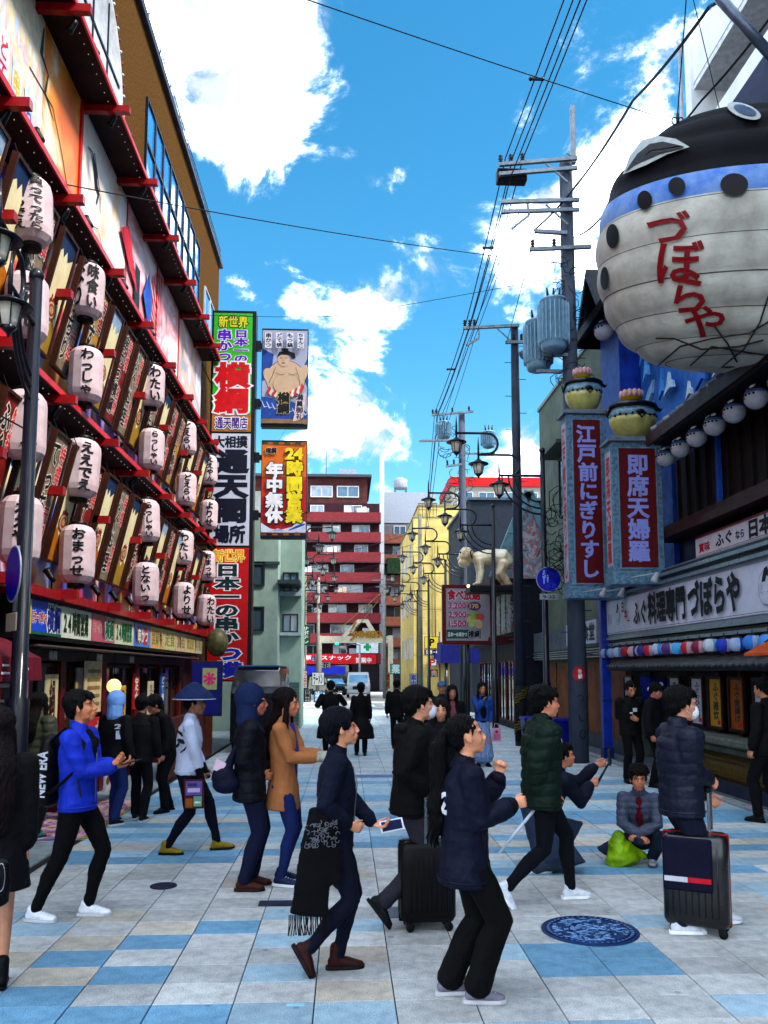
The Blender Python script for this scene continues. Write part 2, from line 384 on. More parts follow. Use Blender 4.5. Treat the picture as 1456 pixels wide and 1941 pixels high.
def hand(bl, w, d, n, side, curl=.4, s=1.0, spread=.15, thumb=.4):
    """w wrist, d along the fingers, n out of the palm"""
    w = Vector(w); d = Vector(d).normalized(); n = Vector(n); n = (n-d*n.dot(d)).normalized(); a = d.cross(n)*side   # a: towards the thumb
    pc = w+d*.045*s
    bl.tube([w, w+d*.035*s, w+d*.078*s], [.024*s, .036*s, .038*s], [.018*s, .014*s, .012*s], side=a, n=10)
    for i, (off, ln) in enumerate(((.029, .066), (.010, .076), (-.010, .071), (-.028, .056))):
        p = w+d*.078*s+a*off*s; dd = (d+a*off/.03*spread*.35).normalized(); pts = [p-dd*.01]; c = 0
        for k, q in enumerate((.42, .33, .25)):
            c += curl*(1.25 if k else .95)*(1+.08*i); e = dd*math.cos(c)+n*math.sin(c); p = p+e*ln*q*s*1.12; pts.append(p)
        bl.tube(pts, [.0092*s, .0088*s, .008*s, .0068*s], side=a, n=7)
    p = w+d*.02*s+a*.024*s; t1 = (a*.8+d*.75+n*.35).normalized(); p1 = p+t1*.034*s; t2 = (d*1.0+a*(.55-thumb)+n*(thumb*1.1)).normalized(); p2 = p1+t2*.030*s; t3 = (t2+n*thumb*.8).normalized()
    bl.tube([p, p1, p2, p2+t3*.022*s], [.013*s, .0105*s, .0098*s, .0075*s], side=a, n=7)
SKIN = lambda h='b98468': mt(h, .5, .10, 14, .12, 90, spec=.45, tint=None)
def cloth(h, rough=.9, sc=90, bump=.35, var=.12): return mt(h, rough, var, 5, bump, sc, spec=.12)
HAIR = {}
def hairmat(h):
    return mt(h, .55, .3, 30, 1.0, 120, spec=.10, stretch=(1, 1, .16))
def person(label, loc, heading, h=1.70, fem=False, feet=((.05, .0), (-.02, .0)), lift=(0, 0), toe=(0, 0), hip=None, lean=0, twist=0, headr=(0, 0), hands=None, hdir=None, hn=None, curl=(.5, .5),
           top=None, bottom=None, shoe=None, hair=None, skin='b98468', vox=.010, q=1, mask=None, group=None, stance=.09, extras=None, knees=None, elbow=None, glasses=False, faceparts=True, bodyvox=None, expo_legs=False):
    """a figure facing local +X. feet: (forward, outward) of each ankle (left, right); hands: (forward, outward, up) of each wrist"""
    s = h/1.72; root = empty('person', loc, R(heading)); tag(root, label, 'person', group)
    root['kind'] = 'thing'
    hz = (hip if hip is not None else .90)*s
    ls = [1, -1]
    lr = Matrix.Rotation(R(lean), 3, 'Y'); tw = Matrix.Rotation(R(twist), 3, 'Z')
    pel = Vector((0, 0, hz+.03*s))
    T = lambda x, y, z: pel+lr @ (tw @ Vector((x*s, y*s, z*s)))      # torso space, z above the pelvis
    shw = .165 if fem else .185
    sh = [T(0, shw*k, .47) for k in ls]; neck0 = T(-.01, 0, .50); neck1 = T(.012, 0, .588)
    hr = Matrix.Rotation(R(headr[0]), 3, 'Z') @ Matrix.Rotation(R(-headr[1]), 3, 'Y')
    hc = neck1+(hr @ Vector((.020*s, 0, .098*s)))
    hs_ = 1.11; H = lambda x, y, z: hc+hr @ Vector((x*s*hs_, y*s*hs_, z*s*hs_)); 
    # joints
    hipj = [Vector((0, .085*k*s, hz)) for k in ls]; ank = []; knee = []
    for i, k in enumerate(ls):
        a = Vector((feet[i][0]*s, (stance*k+feet[i][1]*k)*s, .085*s+lift[i]*s)); pole = knees[i] if knees else (1, .12*k, 0)
        kn, a2 = ik(hipj[i], a, .43*s, .42*s, pole); knee.append(kn); ank.append(a2)
    wr = []; elb = []
    for i, k in enumerate(ls):
        if hands and hands[i] is not None: t = Vector((hands[i][0]*s, hands[i][1]*k*s, hands[i][2]*s))
        else: t = sh[i]+Vector((.05*s, .07*k*s, -.52*s))
        pole = Vector(elbow[i]) if (elbow and elbow[i]) else Vector((-.8, .35*k, -.5))
        e, w = ik(sh[i], t, .285*s, .25*s, pole); elb.append(e); wr.append(w)
    # body: head, neck, thin hidden core, hands, (bare) legs
    bv = bodyvox or (.0065 if q else .011)
    b = Bl(); er = hr*hs_
    b.ell(H(-.016, 0, .035), (.098*s, .074*s, .086*s), er, 18, 12)
    b.ell(H(.022, 0, -.022), (.064*s, .060*s, .086*s), er, 16, 10)
    b.ell(H(.052, 0, -.094), (.026*s, .026*s, .019*s), er); b.ell(H(.018, 0, -.075), (.055*s, .050*s, .030*s), er)
    for k in ls:
        b.ell(H(.052, .030*k, -.032), (.028*s, .024*s, .030*s), er); b.ell(H(.070, .030*k, .018), (.014*s, .028*s, .010*s), er)
        b.ell(H(.092, .011*k, -.040), (.012*s, .009*s, .008*s), er, 8, 6)
        b.ell(H(-.004, .074*k, -.008), (.020*s, .009*s, .034*s), er @ Matrix.Rotation(R(-12), 3, 'Y'), 10, 8)
    b.tube([H(.080, 0, .012), H(.094, 0, -.016), H(.102, 0, -.036)], [.008*s, .009*s, .011*s], [.009*s, .010*s, .011*s], side=hr @ Vector((0, 1, 0)), n=8)
    b.ell(H(.084, 0, -.062), (.012*s, .021*s, .0075*s), er, 10, 6); b.ell(H(.081, 0, -.075), (.012*s, .018*s, .008*s), er, 10, 6)
    b.ell(H(.070, 0, -.066), (.018*s, .032*s, .026*s), er)
    b.tube([H(-.022, 0, -.04), H(-.016, 0, -.085), neck1+(neck0-neck1)*.5, neck0], [.050*s, .048*s, .050*s, .062*s], [.054*s, .050*s, .052*s, .06*s], side=(0, 1, 0))
    b.tube([neck0, T(0, 0, .3), T(0, 0, 0), pel], [.07*s, .08*s, .07*s, .07*s], n=8)
    for i, k in enumerate(ls):
        b.tube([neck0, sh[i], elb[i], wr[i]], [.03*s, .034*s, .027*s, .023*s], n=8)
        d = Vector(hdir[i]) if (hdir and hdir[i]) else (wr[i]-elb[i]); nn = Vector(hn[i]) if (hn and hn[i]) else Vector((0, -k, 0))
        hand(b, wr[i], d, nn, -k if True else k, curl[i], s=(.92 if fem else 1.0)*s)
        lr_ = [.075*s, .055*s, .048*s, .032*s, .034*s] if expo_legs else [.04*s, .035*s, .034*s, .03*s, .03*s]
        mid = knee[i]+(ank[i]-knee[i])*.3+(Vector((-.012*s, 0, 0)) if expo_legs else Vector())
        b.tube([hipj[i], knee[i], mid, ank[i]+(knee[i]-ank[i])*.08, ank[i]-Vector((0, 0, .004*s))], lr_, n=10)
        if toe[i] < 20: b.tube([ank[i]-Vector((0, 0, .02*s)), ank[i]+Vector((.08*s, 0, -.05*s)).lerp(Vector((.06*s, 0, -.08*s)), toe[i]/60)], [.028*s, .02*s], n=8)
    body = b.build('body', SKIN(skin), root, bv, 2)
    # face
    if faceparts:
        dk = mt('120c0a', .3, .1); wh = mt('a89c92', .5, .05); lp = mt('9a5048' if fem else '94594c', .45, .1)
        for k in ls:
            e = MB().mat(wh); e.ball(H(.0785, .030*k, -.001), (.0060*s, .0115*s, .0042*s), 8, 6, er); e.mat(dk); e.ball(H(.0835, .029*k, -.001), (.0035*s, .0058*s, .0048*s), 8, 6, er)
            e.mat(dk).ball(H(.0815, .031*k, .0065), (.0075*s, .0140*s, .0020*s), 8, 5, er)
            e.build('eye', None, body, local=True)
            MB().mat(mt(hair[1] if hair else '120c0a', .8)).ball(H(.0835, .031*k, .0215), (.005*s, .017*s, .0032*s), 8, 5, er @ Matrix.Rotation(R(8*k), 3, 'X')).build('eyebrow', None, body, local=True)
        if not mask: MB().mat(lp).ball(H(.0895, 0, -.0625), (.0075*s, .0195*s, .0050*s), 10, 6, er).ball(H(.0865, 0, -.0735), (.0080*s, .0165*s, .0055*s), 10, 6, er).build('lips', None, body, local=True)
    if mask:
        mm = Bl(); mm.ell(H(.072, 0, -.058), (.042*s, .052*s, .048*s), er); mm.ell(H(.099, 0, -.044), (.018*s, .022*s, .026*s), er)
        o = mm.build('face_mask', cloth(mask, .8, 60, .1), root, .006, 2)
        for k in ls:
            st = MB(); st.tube([H(.07, .050*k, -.03), H(.03, .070*k, -.012), H(-.008, .078*k, .018)], .0016, 5); st.tube([H(.06, .050*k, -.085), H(.02, .068*k, -.06), H(-.012, .078*k, -.035)], .0016, 5)
            st.build('ear_loop', mt(mask), o, local=True)
    if glasses:
        g = MB()
        for k in ls:
            g.tube([H(.094, (.031+.02*math.cos(a))*k, -.002+.016*math.sin(a)) for a in [2*math.pi*j/12 for j in range(13)]], .0018, 5, cap=False)
            g.tube([H(.093, .050*k, .002), H(0, .078*k, .004)], .0016, 5)
        g.tube([H(.096, -.011, .002), H(.096, .011, .002)], .0016, 5); g.build('glasses', mt('3a2016', .3), root, local=True)
    # trousers / skirt
    if bottom:
        kind, colr = bottom[0], bottom[1]; bm = bottom[2] if len(bottom) > 2 else cloth(colr)
        rr = {'slim': (.088, .062, .050, .046, .046), 'straight': (.092, .072, .066, .062, .064), 'wide': (.098, .084, .082, .082, .088)}.get(kind, (.088, .062, .05, .046, .046))
        if fem: rr = (rr[0]*.98,)+rr[1:]
        if kind != 'none':
            t = Bl(); t.tube([pel+Vector((0, 0, .12*s)), pel+Vector((-.005, 0, .02*s)), Vector((-.01*s, 0, hz-.06*s))], [.135*s, .155*s, .15*s], [.095*s, .112*s, .105*s], side=(0, 1, 0), n=16)
            if kind != 'skirt':
                for i, k in enumerate(ls):
                    a = ank[i]; kn = knee[i]; cf = kn+(a-kn)*.35+Vector((-.012*s, 0, 0)); end = a+(kn-a)*.05-Vector((0, 0, .012*s))
                    t.tube([hipj[i]+Vector((-.01*s, -.004*k, -.02*s)), hipj[i].lerp(kn, .5)+Vector((.008*s, 0, 0)), kn, cf, kn.lerp(a, .72), end], [rr[0]*s, .080*s*(rr[0]/.09), rr[1]*s, rr[1]*s*1.0, rr[2]*s, rr[3]*s], [rr[0]*1.12*s, .088*s*(rr[0]/.09), rr[1]*1.06*s, rr[1]*1.05*s, rr[3]*s, rr[4]*s], side=(0, 1, 0))
            else:
                zl = bottom[3]*s; t.tube([Vector((0, 0, hz)), Vector((0, 0, (hz+zl)/2)), Vector((.01, 0, zl))], [.16*s, .20*s, .24*s], [.12*s, .17*s, .22*s], n=20)
            t.build('skirt' if kind == 'skirt' else 'trousers', bm, root, vox, 2, ('cloth', .0085*s, 26, int(abs(loc[0])*50) % 97))
    # shoes
    if shoe:
        sc_, sole_ = shoe[0], shoe[1]; boot = shoe[2] if len(shoe) > 2 else 0
        for i, k in enumerate(ls):
            pr = Matrix.Rotation(R(toe[i]), 3, 'Y') @ Matrix.Rotation(R(-6*-k), 3, 'Z'); a = ank[i]
            F = lambda x, y, z: a+pr @ Vector((x*s*1.0, y*s, z*s))
            heel = boot and len(shoe) > 3
            u = Bl(); u.tube([F(-.045, 0, -.038), F(0, 0, -.030), F(.065, 0, -.040), F(.125, -.004*k, -.052), F(.162, -.004*k, -.056)], [.032*s, .038*s, .042*s, .045*s, .034*s], [.036*s, .044*s, .036*s, .026*s, .020*s], side=pr @ Vector((0, 1, 0)), n=12)
            u.tube([F(-.012, 0, -.02), F(-.008, 0, .015+boot)], [.040*s, .041*s+boot*.02], [.046*s, .046*s], side=(0, 1, 0), n=12)
            o = u.build('shoe', mt(sc_, .6, .15, 20, .2, 60), root, .0075 if q else .012, 1)
            sl = MB(); out = [(-.083, .0), (-.075, .026), (-.03, .034), (.03, .036), (.09, .046), (.14, .043), (.176, .022), (.186, 0)]; ring = [(x, y) for x, y in out]+[(x, -y) for x, y in out[::-1][1:-1]]
            nr_ = len(ring); vs = [F(x, y*.94, -.082) for x, y in ring]+[F(x, y, -.074) for x, y in ring]+[F(x, y*.97, -.058 if not heel else -.068) for x, y in ring]
            sl.add(vs, [tuple(range(nr_-1, -1, -1)), tuple(range(2*nr_, 3*nr_))]+[(r_*nr_+j, r_*nr_+(j+1) % nr_, (r_+1)*nr_+(j+1) % nr_, (r_+1)*nr_+j) for r_ in (0, 1) for j in range(nr_)], False)
            sl.build('sole', mt(sole_, .6, .1), o, local=True)
            if q and not boot:
                lc = MB()
                for j in range(4):
                    x = .045+.022*j; z = -.001-.009*j; lc.tube([F(x, .022, z-.004), F(x+.006, 0, z+.006), F(x, -.022, z-.004)], .0028, 5)
                    lc.tube([F(x, .022, z-.004), F(x+.02, -.020, z-.010)], .0024, 5)
                lc.build('shoelace', mt(shoe[4] if len(shoe) > 4 else 'd8dade'), o, local=True)
    # top
    if top:
        kind, colr = top['kind'], top['col']; tm = top.get('mat') or cloth(colr, top.get('rough', .8)); hem = top.get('hem', -.08); f = top.get('fat', 1.0); sl = top.get('sleeve', 1.0)*f
        hw = .150 if fem else .165; t = Bl(); fl = top.get('flare', 1.0)
        hemw = hw*1.0*f*fl
        ps = [T(0, 0, hem)] if not top.get('straight') else [Vector((0, 0, pel.z+hem*s))]
        if hem < -.2: ps = [Vector((-.01*s, 0, pel.z+hem*s)), Vector((0, 0, pel.z+hem*.5*s))]; A = [hemw*1.12, hemw*1.02]; B = [.135*f*fl, .125*f*fl]
        else: A = [hemw]; B = [.122*f*fl]
        ps += [T(0, 0, .0), T(0, 0, .14), T(-.004, 0, .30), T(-.008, 0, .42), T(-.010, 0, .485)]
        A += [hw*f*1.0, hw*.97*f, hw*1.07*f, hw*1.06*f, .105*f]; B += [.120*f, .116*f, .125*f, .110*f, .075*f]
        t.tube(ps, [x*s for x in A], [x*s for x in B], side=tw @ Vector((0, 1, 0)), n=18, flat=.015)
        for i, k in enumerate(ls):
            e, w, p = elb[i], wr[i], sh[i]
            t.ell(p+Vector((0, -.028*k*s, -.018*s)), (.066*s*f, .062*s*f, .060*s*f))
            a1 = p.lerp(e, .5); f1 = e.lerp(w, .5); we = e.lerp(w, top.get('cuff', .93))
            bend = 1.0
            t.tube([p, a1, e, f1, e.lerp(w, .82), we], [.062*s*sl, .058*s*sl, .055*s*sl, .052*s*sl, .047*s*sl, .038*s*sl], side=(0, 1, 0), n=12)
        cl = top.get('collar', 'stand')
        if cl in ('stand', 'hood', 'tall'):
            hh = .05 if cl != 'tall' else .075
            t.tube([T(-.012, 0, .49), T(-.006, 0, .49+hh)], [.078*s, .070*s], [.076*s, .070*s], n=14)
        if cl == 'hood':
            t.ell(T(-.105, 0, .49), (.060*s, .105*s, .055*s)); t.ell(T(-.12, 0, .44), (.045*s, .085*s, .06*s))
        o = t.build(kind, tm, root, vox, 3, top.get('fold', ('cloth', .013*s, 24, int(abs(loc[1])*37) % 89)))
        if top.get('hoodup'):
            hd = Bl(); hd.ell(H(-.040, 0, .028), (.125*s, .100*s, .128*s), er, 18, 12); hd.tube([H(-.05, 0, -.03), T(-.03, 0, .50)], [.10*s, .115*s], [.105*s, .10*s])
            hd.build('hood', cloth(top['hoodup']), root, .009, 2, ('cloth', .007, 30, 4))
        if top.get('front'):     # open front showing an inner layer
            ic, iw, z0, z1 = top['front']; p = Bl(); p.tube([T(.060*f, 0, z0), T(.072*f, 0, (z0+z1)/2), T(.050*f, 0, z1)], [iw*s, iw*s, iw*.6*s], [.058*s*f, .062*s*f, .045*s], side=tw @ Vector((0, 1, 0)))
            p.build('inner_shirt', cloth(ic), root, .010, 2, ('cloth', .006, 30, 3))
        if top.get('band'):      # knitted hem and cuffs
            for i in range(2):
                bn = MB(); bn.mat(cloth(top['band'])); bn.tube([elb[i].lerp(wr[i], .86), elb[i].lerp(wr[i], .97)], [.043*s*sl, .034*s*sl], 14)
                bn.build('cuff', None, o, local=True)
        if q and hem > -.25:
            A1, B1 = hemw*s*1.005, .122*f*fl*s*1.005; g_ = MB(); g_.tube([T(0, 0, hem+.03)+tw @ Vector((B1*math.cos(a), A1*math.sin(a), 0)) for a in [2*math.pi*j/28 for j in range(29)]], .006, 5, cap=False); g_.build('hem_band', tm, o, local=True)
            for k in ls: g_ = MB(); g_.bar(T(.075*f, .128*k*f*(.9 if fem else 1), .02), T(.055*f, .138*k*f*(.92 if fem else 1), .15), .012); g_.build('pocket', mt('20222c', .7), o, local=True)
        if top.get('zip'):
            z = MB(); z.tube([T(.120*f, 0, hem+.02), T(.110*f+.012, 0, .16), T(.118*f+.010, 0, .32), T(.085*f, 0, .46)], .004, 6); z.build('zip', mt(top['zip'], .3, metal=.8), o, local=True)
    # hair
    if hair:
        st, hcol = hair[0], hair[1]; hm = hairmat(hcol); g = Bl(); rnd = random.Random(int(loc[0]*100+loc[1]*10))
        if st in ('short', 'messy', 'crop', 'bob', 'long', 'pony', 'curly'):
            big = {'crop': .97, 'short': 1.0, 'messy': 1.04, 'bob': 1.10, 'long': 1.04, 'pony': .97, 'curly': 1.06}[st]
            g.ell(H(-.024, 0, .048), (.101*s*big, .085*s*big, .086*s*big), er, 18, 12)
            g.ell(H(-.062, 0, -.005), (.052*s*big, .070*s*big, .070*s*big), er)
            if st != 'pony':
                for k in ls: g.ell(H(-.018, .068*k, .012), (.050*s, .017*s, .040*s), er); g.ell(H(.022, .066*k, .012), (.012*s, .010*s, .034*s), er)
            nt_ = {'crop': 10, 'short': 26, 'messy': 34, 'bob': 22, 'long': 14, 'pony': 4, 'curly': 46}[st]
            for j in range(nt_):
                az = rnd.uniform(-2.6, 2.6); el = rnd.uniform(.1, 1.2); c0 = Vector((math.cos(az)*math.cos(el)*.088-.022, math.sin(az)*math.cos(el)*.075, math.sin(el)*.080+.045))
                dn = Vector((math.cos(az)*.6, math.sin(az)*.5, -.9 if st != 'messy' else rnd.uniform(-.8, .1))).normalized()
                if st == 'curly': g.ell(H(*(Vector((c0.x*1.25-.004, c0.y*1.3, .045+(c0.z-.045)*1.18))), ), (.026*s, .026*s, .024*s), None, 8, 6); continue
                L_ = rnd.uniform(.03, .055); c1 = c0+dn*L_*.5+Vector((math.cos(az), math.sin(az), 0))*.006; c2 = c0+dn*L_
                g.tube([H(*c0), H(*c1), H(*c2)], [.014*s, .011*s, .004*s], n=7)
            if st in ('short', 'messy', 'curly'):
                for j in range(9):
                    y = -.052+.013*j; g.tube([H(.045, y*.8, .098), H(.080, y, .070), H(.090, y+.004, .038+rnd.uniform(-.008, .006))], [.014*s, .011*s, .005*s], n=7)
        if st == 'bob':
            g.ell(H(-.070, 0, .028), (.068*s, .088*s, .085*s), er); g.ell(H(-.060, 0, -.045), (.050*s, .072*s, .050*s), er)
            for j in range(8):
                y = -.055+.0155*j; g.tube([H(.035, y*.8, .105), H(.075, y*1.05, .080), H(.080, y*1.25, .045)], [.016*s, .014*s, .006*s], n=7)
            for k in ls: g.tube([H(.05, .055*k, .08), H(.050, .073*k, .03), H(.042, .074*k, -.015)], [.02*s, .014*s, .006*s], n=7)
        if st == 'long':
            L_ = hair[2] if len(hair) > 2 else .34
            g.tube([H(-.05, 0, .03), H(-.075, 0, -.08), T(-.125, 0, .47), T(-.145, 0, .47-L_*.5), T(-.14, 0, .47-L_)], [.075*s, .088*s, .105*s, .11*s, .07*s], [.05*s, .05*s, .05*s, .045*s, .02*s], side=tw @ Vector((0, 1, 0)))
            for k in ls: g.tube([H(.03, .062*k, .06), H(.01, .082*k, -.03), T(.035, .088*k, .46), T(.06, .095*k, .46-L_*.6), T(.06, .09*k, .46-L_*.85)], [.02*s, .024*s, .034*s, .034*s, .012*s], n=8)
        if st == 'pony':
            L_ = hair[2] if len(hair) > 2 else .40; wv = [0, .012, -.012, .012, -.01]
            g.ell(H(-.115, 0, .045), (.035*s, .040*s, .035*s)); pts = [H(-.12, 0, .045), H(-.165, 0, .0)]+[T(-.165+wv[j], .01*j, .50-L_*(.12+.22*j)) for j in range(1, 5)]
            g.tube(pts, [.03*s, .045*s, .058*s, .060*s, .052*s, .022*s], [.03*s, .045*s, .050*s, .05*s, .042*s, .015*s])
            for j in range(9):
                a = rnd.uniform(-.05, .05); c_ = rnd.uniform(-.03, .03); g.tube([p+Vector((a, c_, 0)) for p in pts[1:]]+[pts[-1]+Vector((a, c_, -.06))], [.014*s, .016*s, .014*s, .012*s, .009*s, .004*s], n=6)
        if st == 'cap':
            g.ell(H(-.02, 0, .055), (.104*s, .086*s, .080*s), er); g.tube([H(.06, 0, .06), H(.13, 0, .045)], [.07*s, .05*s], [.012*s, .008*s], side=hr @ Vector((0, 1, 0)))
            g.build('cap', cloth(hcol), root, .009, 2)
        elif st != 'none': g.build('hair', hm, root, .0075 if q else .011, 1, ('hair', .0034*s))
    root['_j'] = 0; del root['_j']
    J = dict(H=H, T=T, wr=wr, elb=elb, sh=sh, ank=ank, knee=knee, s=s, hc=hc, pel=pel, hz=hz, hr=hr)
    M_ = Matrix.Translation(Vector(loc)) @ Matrix.Rotation(R(heading), 4, 'Z'); J['W'] = lambda p: M_ @ Vector(p); J['M'] = M_
    return root, J
# ================================================================ the ground
class Face:
    """an upright plane: a runs along u, z up, d out of the wall"""
    def __init__(s, o, u, n): s.o = Vector(o); s.u = Vector(u).normalized(); s.n = Vector(n).normalized()
    def P(s, a, z, d=0): return s.o+s.u*a+Vector((0, 0, z))+s.n*d
    def box(s, mb, a0, a1, z0, z1, d0, d1):
        mb.obox(s.P((a0+a1)/2, (z0+z1)/2, (d0+d1)/2), s.u*abs(a1-a0)/2, s.n*abs(d1-d0)/2, Vector((0, 0, abs(z1-z0)/2))); return mb
    def cv(s, a, z, d): return Cv(s.P(a, z, d), s.u if s.u.cross(Vector((0, 0, 1))).dot(s.n) > 0 else -s.u, (0, 0, 1))
    def window(s, parent, a0, a1, z0, z1, fm, gm, d=0.0, mull=1, name='window', fw=.05, dep=.06, curtain=None, trans=0):
        m = MB()
        s.box(m, a0, a1, z0, z0+fw, d, d+dep); s.box(m, a0, a1, z1-fw, z1, d, d+dep); s.box(m, a0, a0+fw, z0+fw, z1-fw, d, d+dep); s.box(m, a1-fw, a1, z0+fw, z1-fw, d, d+dep)
        for i in range(mull):
            c = a0+(a1-a0)*(i+1)/(mull+1); s.box(m, c-fw*.4, c+fw*.4, z0+fw, z1-fw, d, d+dep*.8)
        if trans: s.box(m, a0+fw, a1-fw, z0+(z1-z0)*trans-fw*.3, z0+(z1-z0)*trans+fw*.3, d, d+dep*.75)
        w = m.build(name, fm, parent)
        g = MB(); s.box(g, a0+fw*.5, a1-fw*.5, z0+fw*.5, z1-fw*.5, d+.005, d+dep*.35); g.build('pane', gm, w)
        if curtain:
            g = MB(); s.box(g, a0+fw, a0+(a1-a0)*.42, z0+fw, z1-fw, d+dep*.36, d+dep*.40); g.build('curtain', curtain, w)
        return w
def paver(name, h, tint, var=.25):
    m = mt(h, .62, var, 9, .55, 85, spec=.2, tint=tint); n = m.node_tree; b = n.nodes['Principled BSDF']
    oi = n.nodes.new('ShaderNodeObjectInfo'); src = b.inputs['Base Color'].links[0].from_socket; hs_ = n.nodes.new('ShaderNodeHueSaturation')
    mr = n.nodes.new('ShaderNodeMapRange'); mr.inputs[3].default_value = .82; mr.inputs[4].default_value = 1.16; n.links.new(oi.outputs['Random'], mr.inputs[0]); n.links.new(mr.outputs[0], hs_.inputs['Value'])
    n.links.new(src, hs_.inputs['Color'])
    # granular chips
    t = n.nodes.new('ShaderNodeTexCoord'); v = n.nodes.new('ShaderNodeTexNoise'); v.inputs['Scale'].default_value = 140; v.inputs['Detail'].default_value = 2
    n.links.new(t.outputs['Object'], v.inputs['Vector']); mx = n.nodes.new('ShaderNodeMix'); mx.data_type = 'RGBA'; mx.blend_type = 'MULTIPLY'; mx.inputs['Factor'].default_value = .8
    r2 = n.nodes.new('ShaderNodeMapRange'); r2.inputs[1].default_value = .35; r2.inputs[2].default_value = .65; r2.inputs[3].default_value = .70; r2.inputs[4].default_value = 1.30
    n.links.new(v.outputs['Fac'], r2.inputs[0]); n.links.new(hs_.outputs[0], mx.inputs['A']); n.links.new(r2.outputs[0], mx.inputs['B'])
    # broad grime in world-sized patches
    g = n.nodes.new('ShaderNodeNewGeometry'); gn = n.nodes.new('ShaderNodeTexNoise'); gn.inputs['Scale'].default_value = 1.6; gn.inputs['Detail'].default_value = 8; gn.inputs['Roughness'].default_value = .7; n.links.new(g.outputs['Position'], gn.inputs['Vector'])
    r3 = n.nodes.new('ShaderNodeMapRange'); r3.inputs[1].default_value = .3; r3.inputs[2].default_value = .7; r3.inputs[3].default_value = .64; r3.inputs[4].default_value = 1.15; n.links.new(gn.outputs['Fac'], r3.inputs[0])
    m2 = n.nodes.new('ShaderNodeMix'); m2.data_type = 'RGBA'; m2.blend_type = 'MULTIPLY'; m2.inputs['Factor'].default_value = .8; n.links.new(mx.outputs['Result'], m2.inputs['A']); n.links.new(r3.outputs[0], m2.inputs['B'])
    # trodden gum and oil spots
    vo = n.nodes.new('ShaderNodeTexVoronoi'); vo.inputs['Scale'].default_value = 2.6; vo.inputs['Randomness'].default_value = 1; n.links.new(g.outputs['Position'], vo.inputs['Vector'])
    r4 = n.nodes.new('ShaderNodeMapRange'); r4.inputs[1].default_value = .035; r4.inputs[2].default_value = .075; r4.inputs[3].default_value = .45; r4.inputs[4].default_value = 1; n.links.new(vo.outputs['Distance'], r4.inputs[0])
    m3_ = n.nodes.new('ShaderNodeMix'); m3_.data_type = 'RGBA'; m3_.blend_type = 'MULTIPLY'; m3_.inputs['Factor'].default_value = .8; n.links.new(m2.outputs['Result'], m3_.inputs['A']); n.links.new(r4.outputs[0], m3_.inputs['B'])
    n.links.new(m3_.outputs['Result'], b.inputs['Base Color']); return m
PV = [paver('g', 'b6b8b8', '979a9a'), paver('b', '749cb4', '6088a2'), paver('t', 'b8b2a8', 'a09a90'), paver('l', '9ab0bc', '869eac'), paver('d', '5c6470', '4e5662')]
m = MB(); m.b(-600, 600, -60, 900, -.06, -.014); m.build('ground', mt('6e6d68', .9, .2, .5, .3, 30), kind='structure')
m = MB(); m.b(-2.98, 5.38, -2, 41.5, -.0135, -.010); pave = m.build('pavement', mt('2c2d30', .9, .2, 8), kind='structure')
TW, TL = .453, .31
def tone(x, Y, rn):
    r = rn.random()
    if x < .1 and Y < 4.75: return 1 if r < .62 else 3 if r < .85 else 0
    if x < .1 and 4.75 <= Y < 6.6: return [1, 3, 2, 0, 0][int((int(round(x/TW))*3+int(Y/TL)*2+int(Y/.9)) % 5)] if r < .8 else 0
    if -2.4 < x < .6 and 6.6 <= Y < 8.0: return 0 if r < .9 else 2
    if x > 2.0 and 4.9 < Y < 7.6: return 0 if r < .93 else 3
    if 1.4 < x < 2.1 and 5.3 < Y < 5.9: return 1
    if -.2 <= x < .4 and 4.2 < Y < 4.9: return 1
    if .35 < x < 1.5 and Y < 4.55: return 3 if r < .6 else 0
    if Y < 7.6: return 0 if r < .93 else 3 if r < .985 else 4
    b = int(Y/TL) % 5
    if x > 1.4 and 7.6 < Y < 10.5: return [1, 3, 0, 1, 2][b] if r < .85 else 0
    if x < -.4 and 8.6 < Y < 12: return [3, 1, 3, 1, 2 if x < -1 else 0][b] if r < .8 else 3
    if Y < 9: return [0, 0, 1, 0, 3][b] if r < .8 else 0
    if 9 <= Y < 14: return [1, 3, 3, 0, 1][b] if r < .8 else 3
    return [3, 0, 3, 0, 0][b] if r < .8 else 3
slabs = []
rn = random.Random(21)
ni = 0
Yk = [3.3+TL*i for i in range(int(38/TL))]
for j, y in enumerate(Yk):
    x = -.166-TW*6.0
    x -= 0
    i = 0
    while x < 5.36:
        x1 = min(x+TW, 5.37)
        if x1 > -2.97: slabs.append((max(x, -2.97), x1, y, y+TL, tone((x+x1)/2, y+TL/2, rn)))
        x += TW; i += 1
def inview(x, y):
    p = Vector((x, y, 0))-cam.location; z = p.dot(FW); 
    if z < .3: return False
    px = PPX+FPX*p.dot(RT)/z; py = PPY-FPX*p.dot(UP)/z
    return -60 < px < 1520 and py < 2010
tile_me = []
for k, m_ in enumerate(PV):
    for wv_ in range(2):
        t = MB(); t.mat(m_); g_ = .0035; q = .0025; w2_, l2_ = TW/2-g_, TL/2-g_
        vs = [(-w2_, -l2_, -.012), (w2_, -l2_, -.012), (w2_, l2_, -.012), (-w2_, l2_, -.012), (-w2_, -l2_, -q), (w2_, -l2_, -q), (w2_, l2_, -q), (-w2_, l2_, -q), (-w2_+q, -l2_+q, 0), (w2_-q, -l2_+q, 0), (w2_-q, l2_-q, 0), (-w2_+q, l2_-q, 0)]
        fs = [(0, 1, 5, 4), (1, 2, 6, 5), (2, 3, 7, 6), (3, 0, 4, 7), (4, 5, 9, 8), (5, 6, 10, 9), (6, 7, 11, 10), (7, 4, 8, 11), (8, 9, 10, 11)]
        t.add(vs, fs, False); tile_me.append(t.mesh('paving_slab'))
rest = MB()
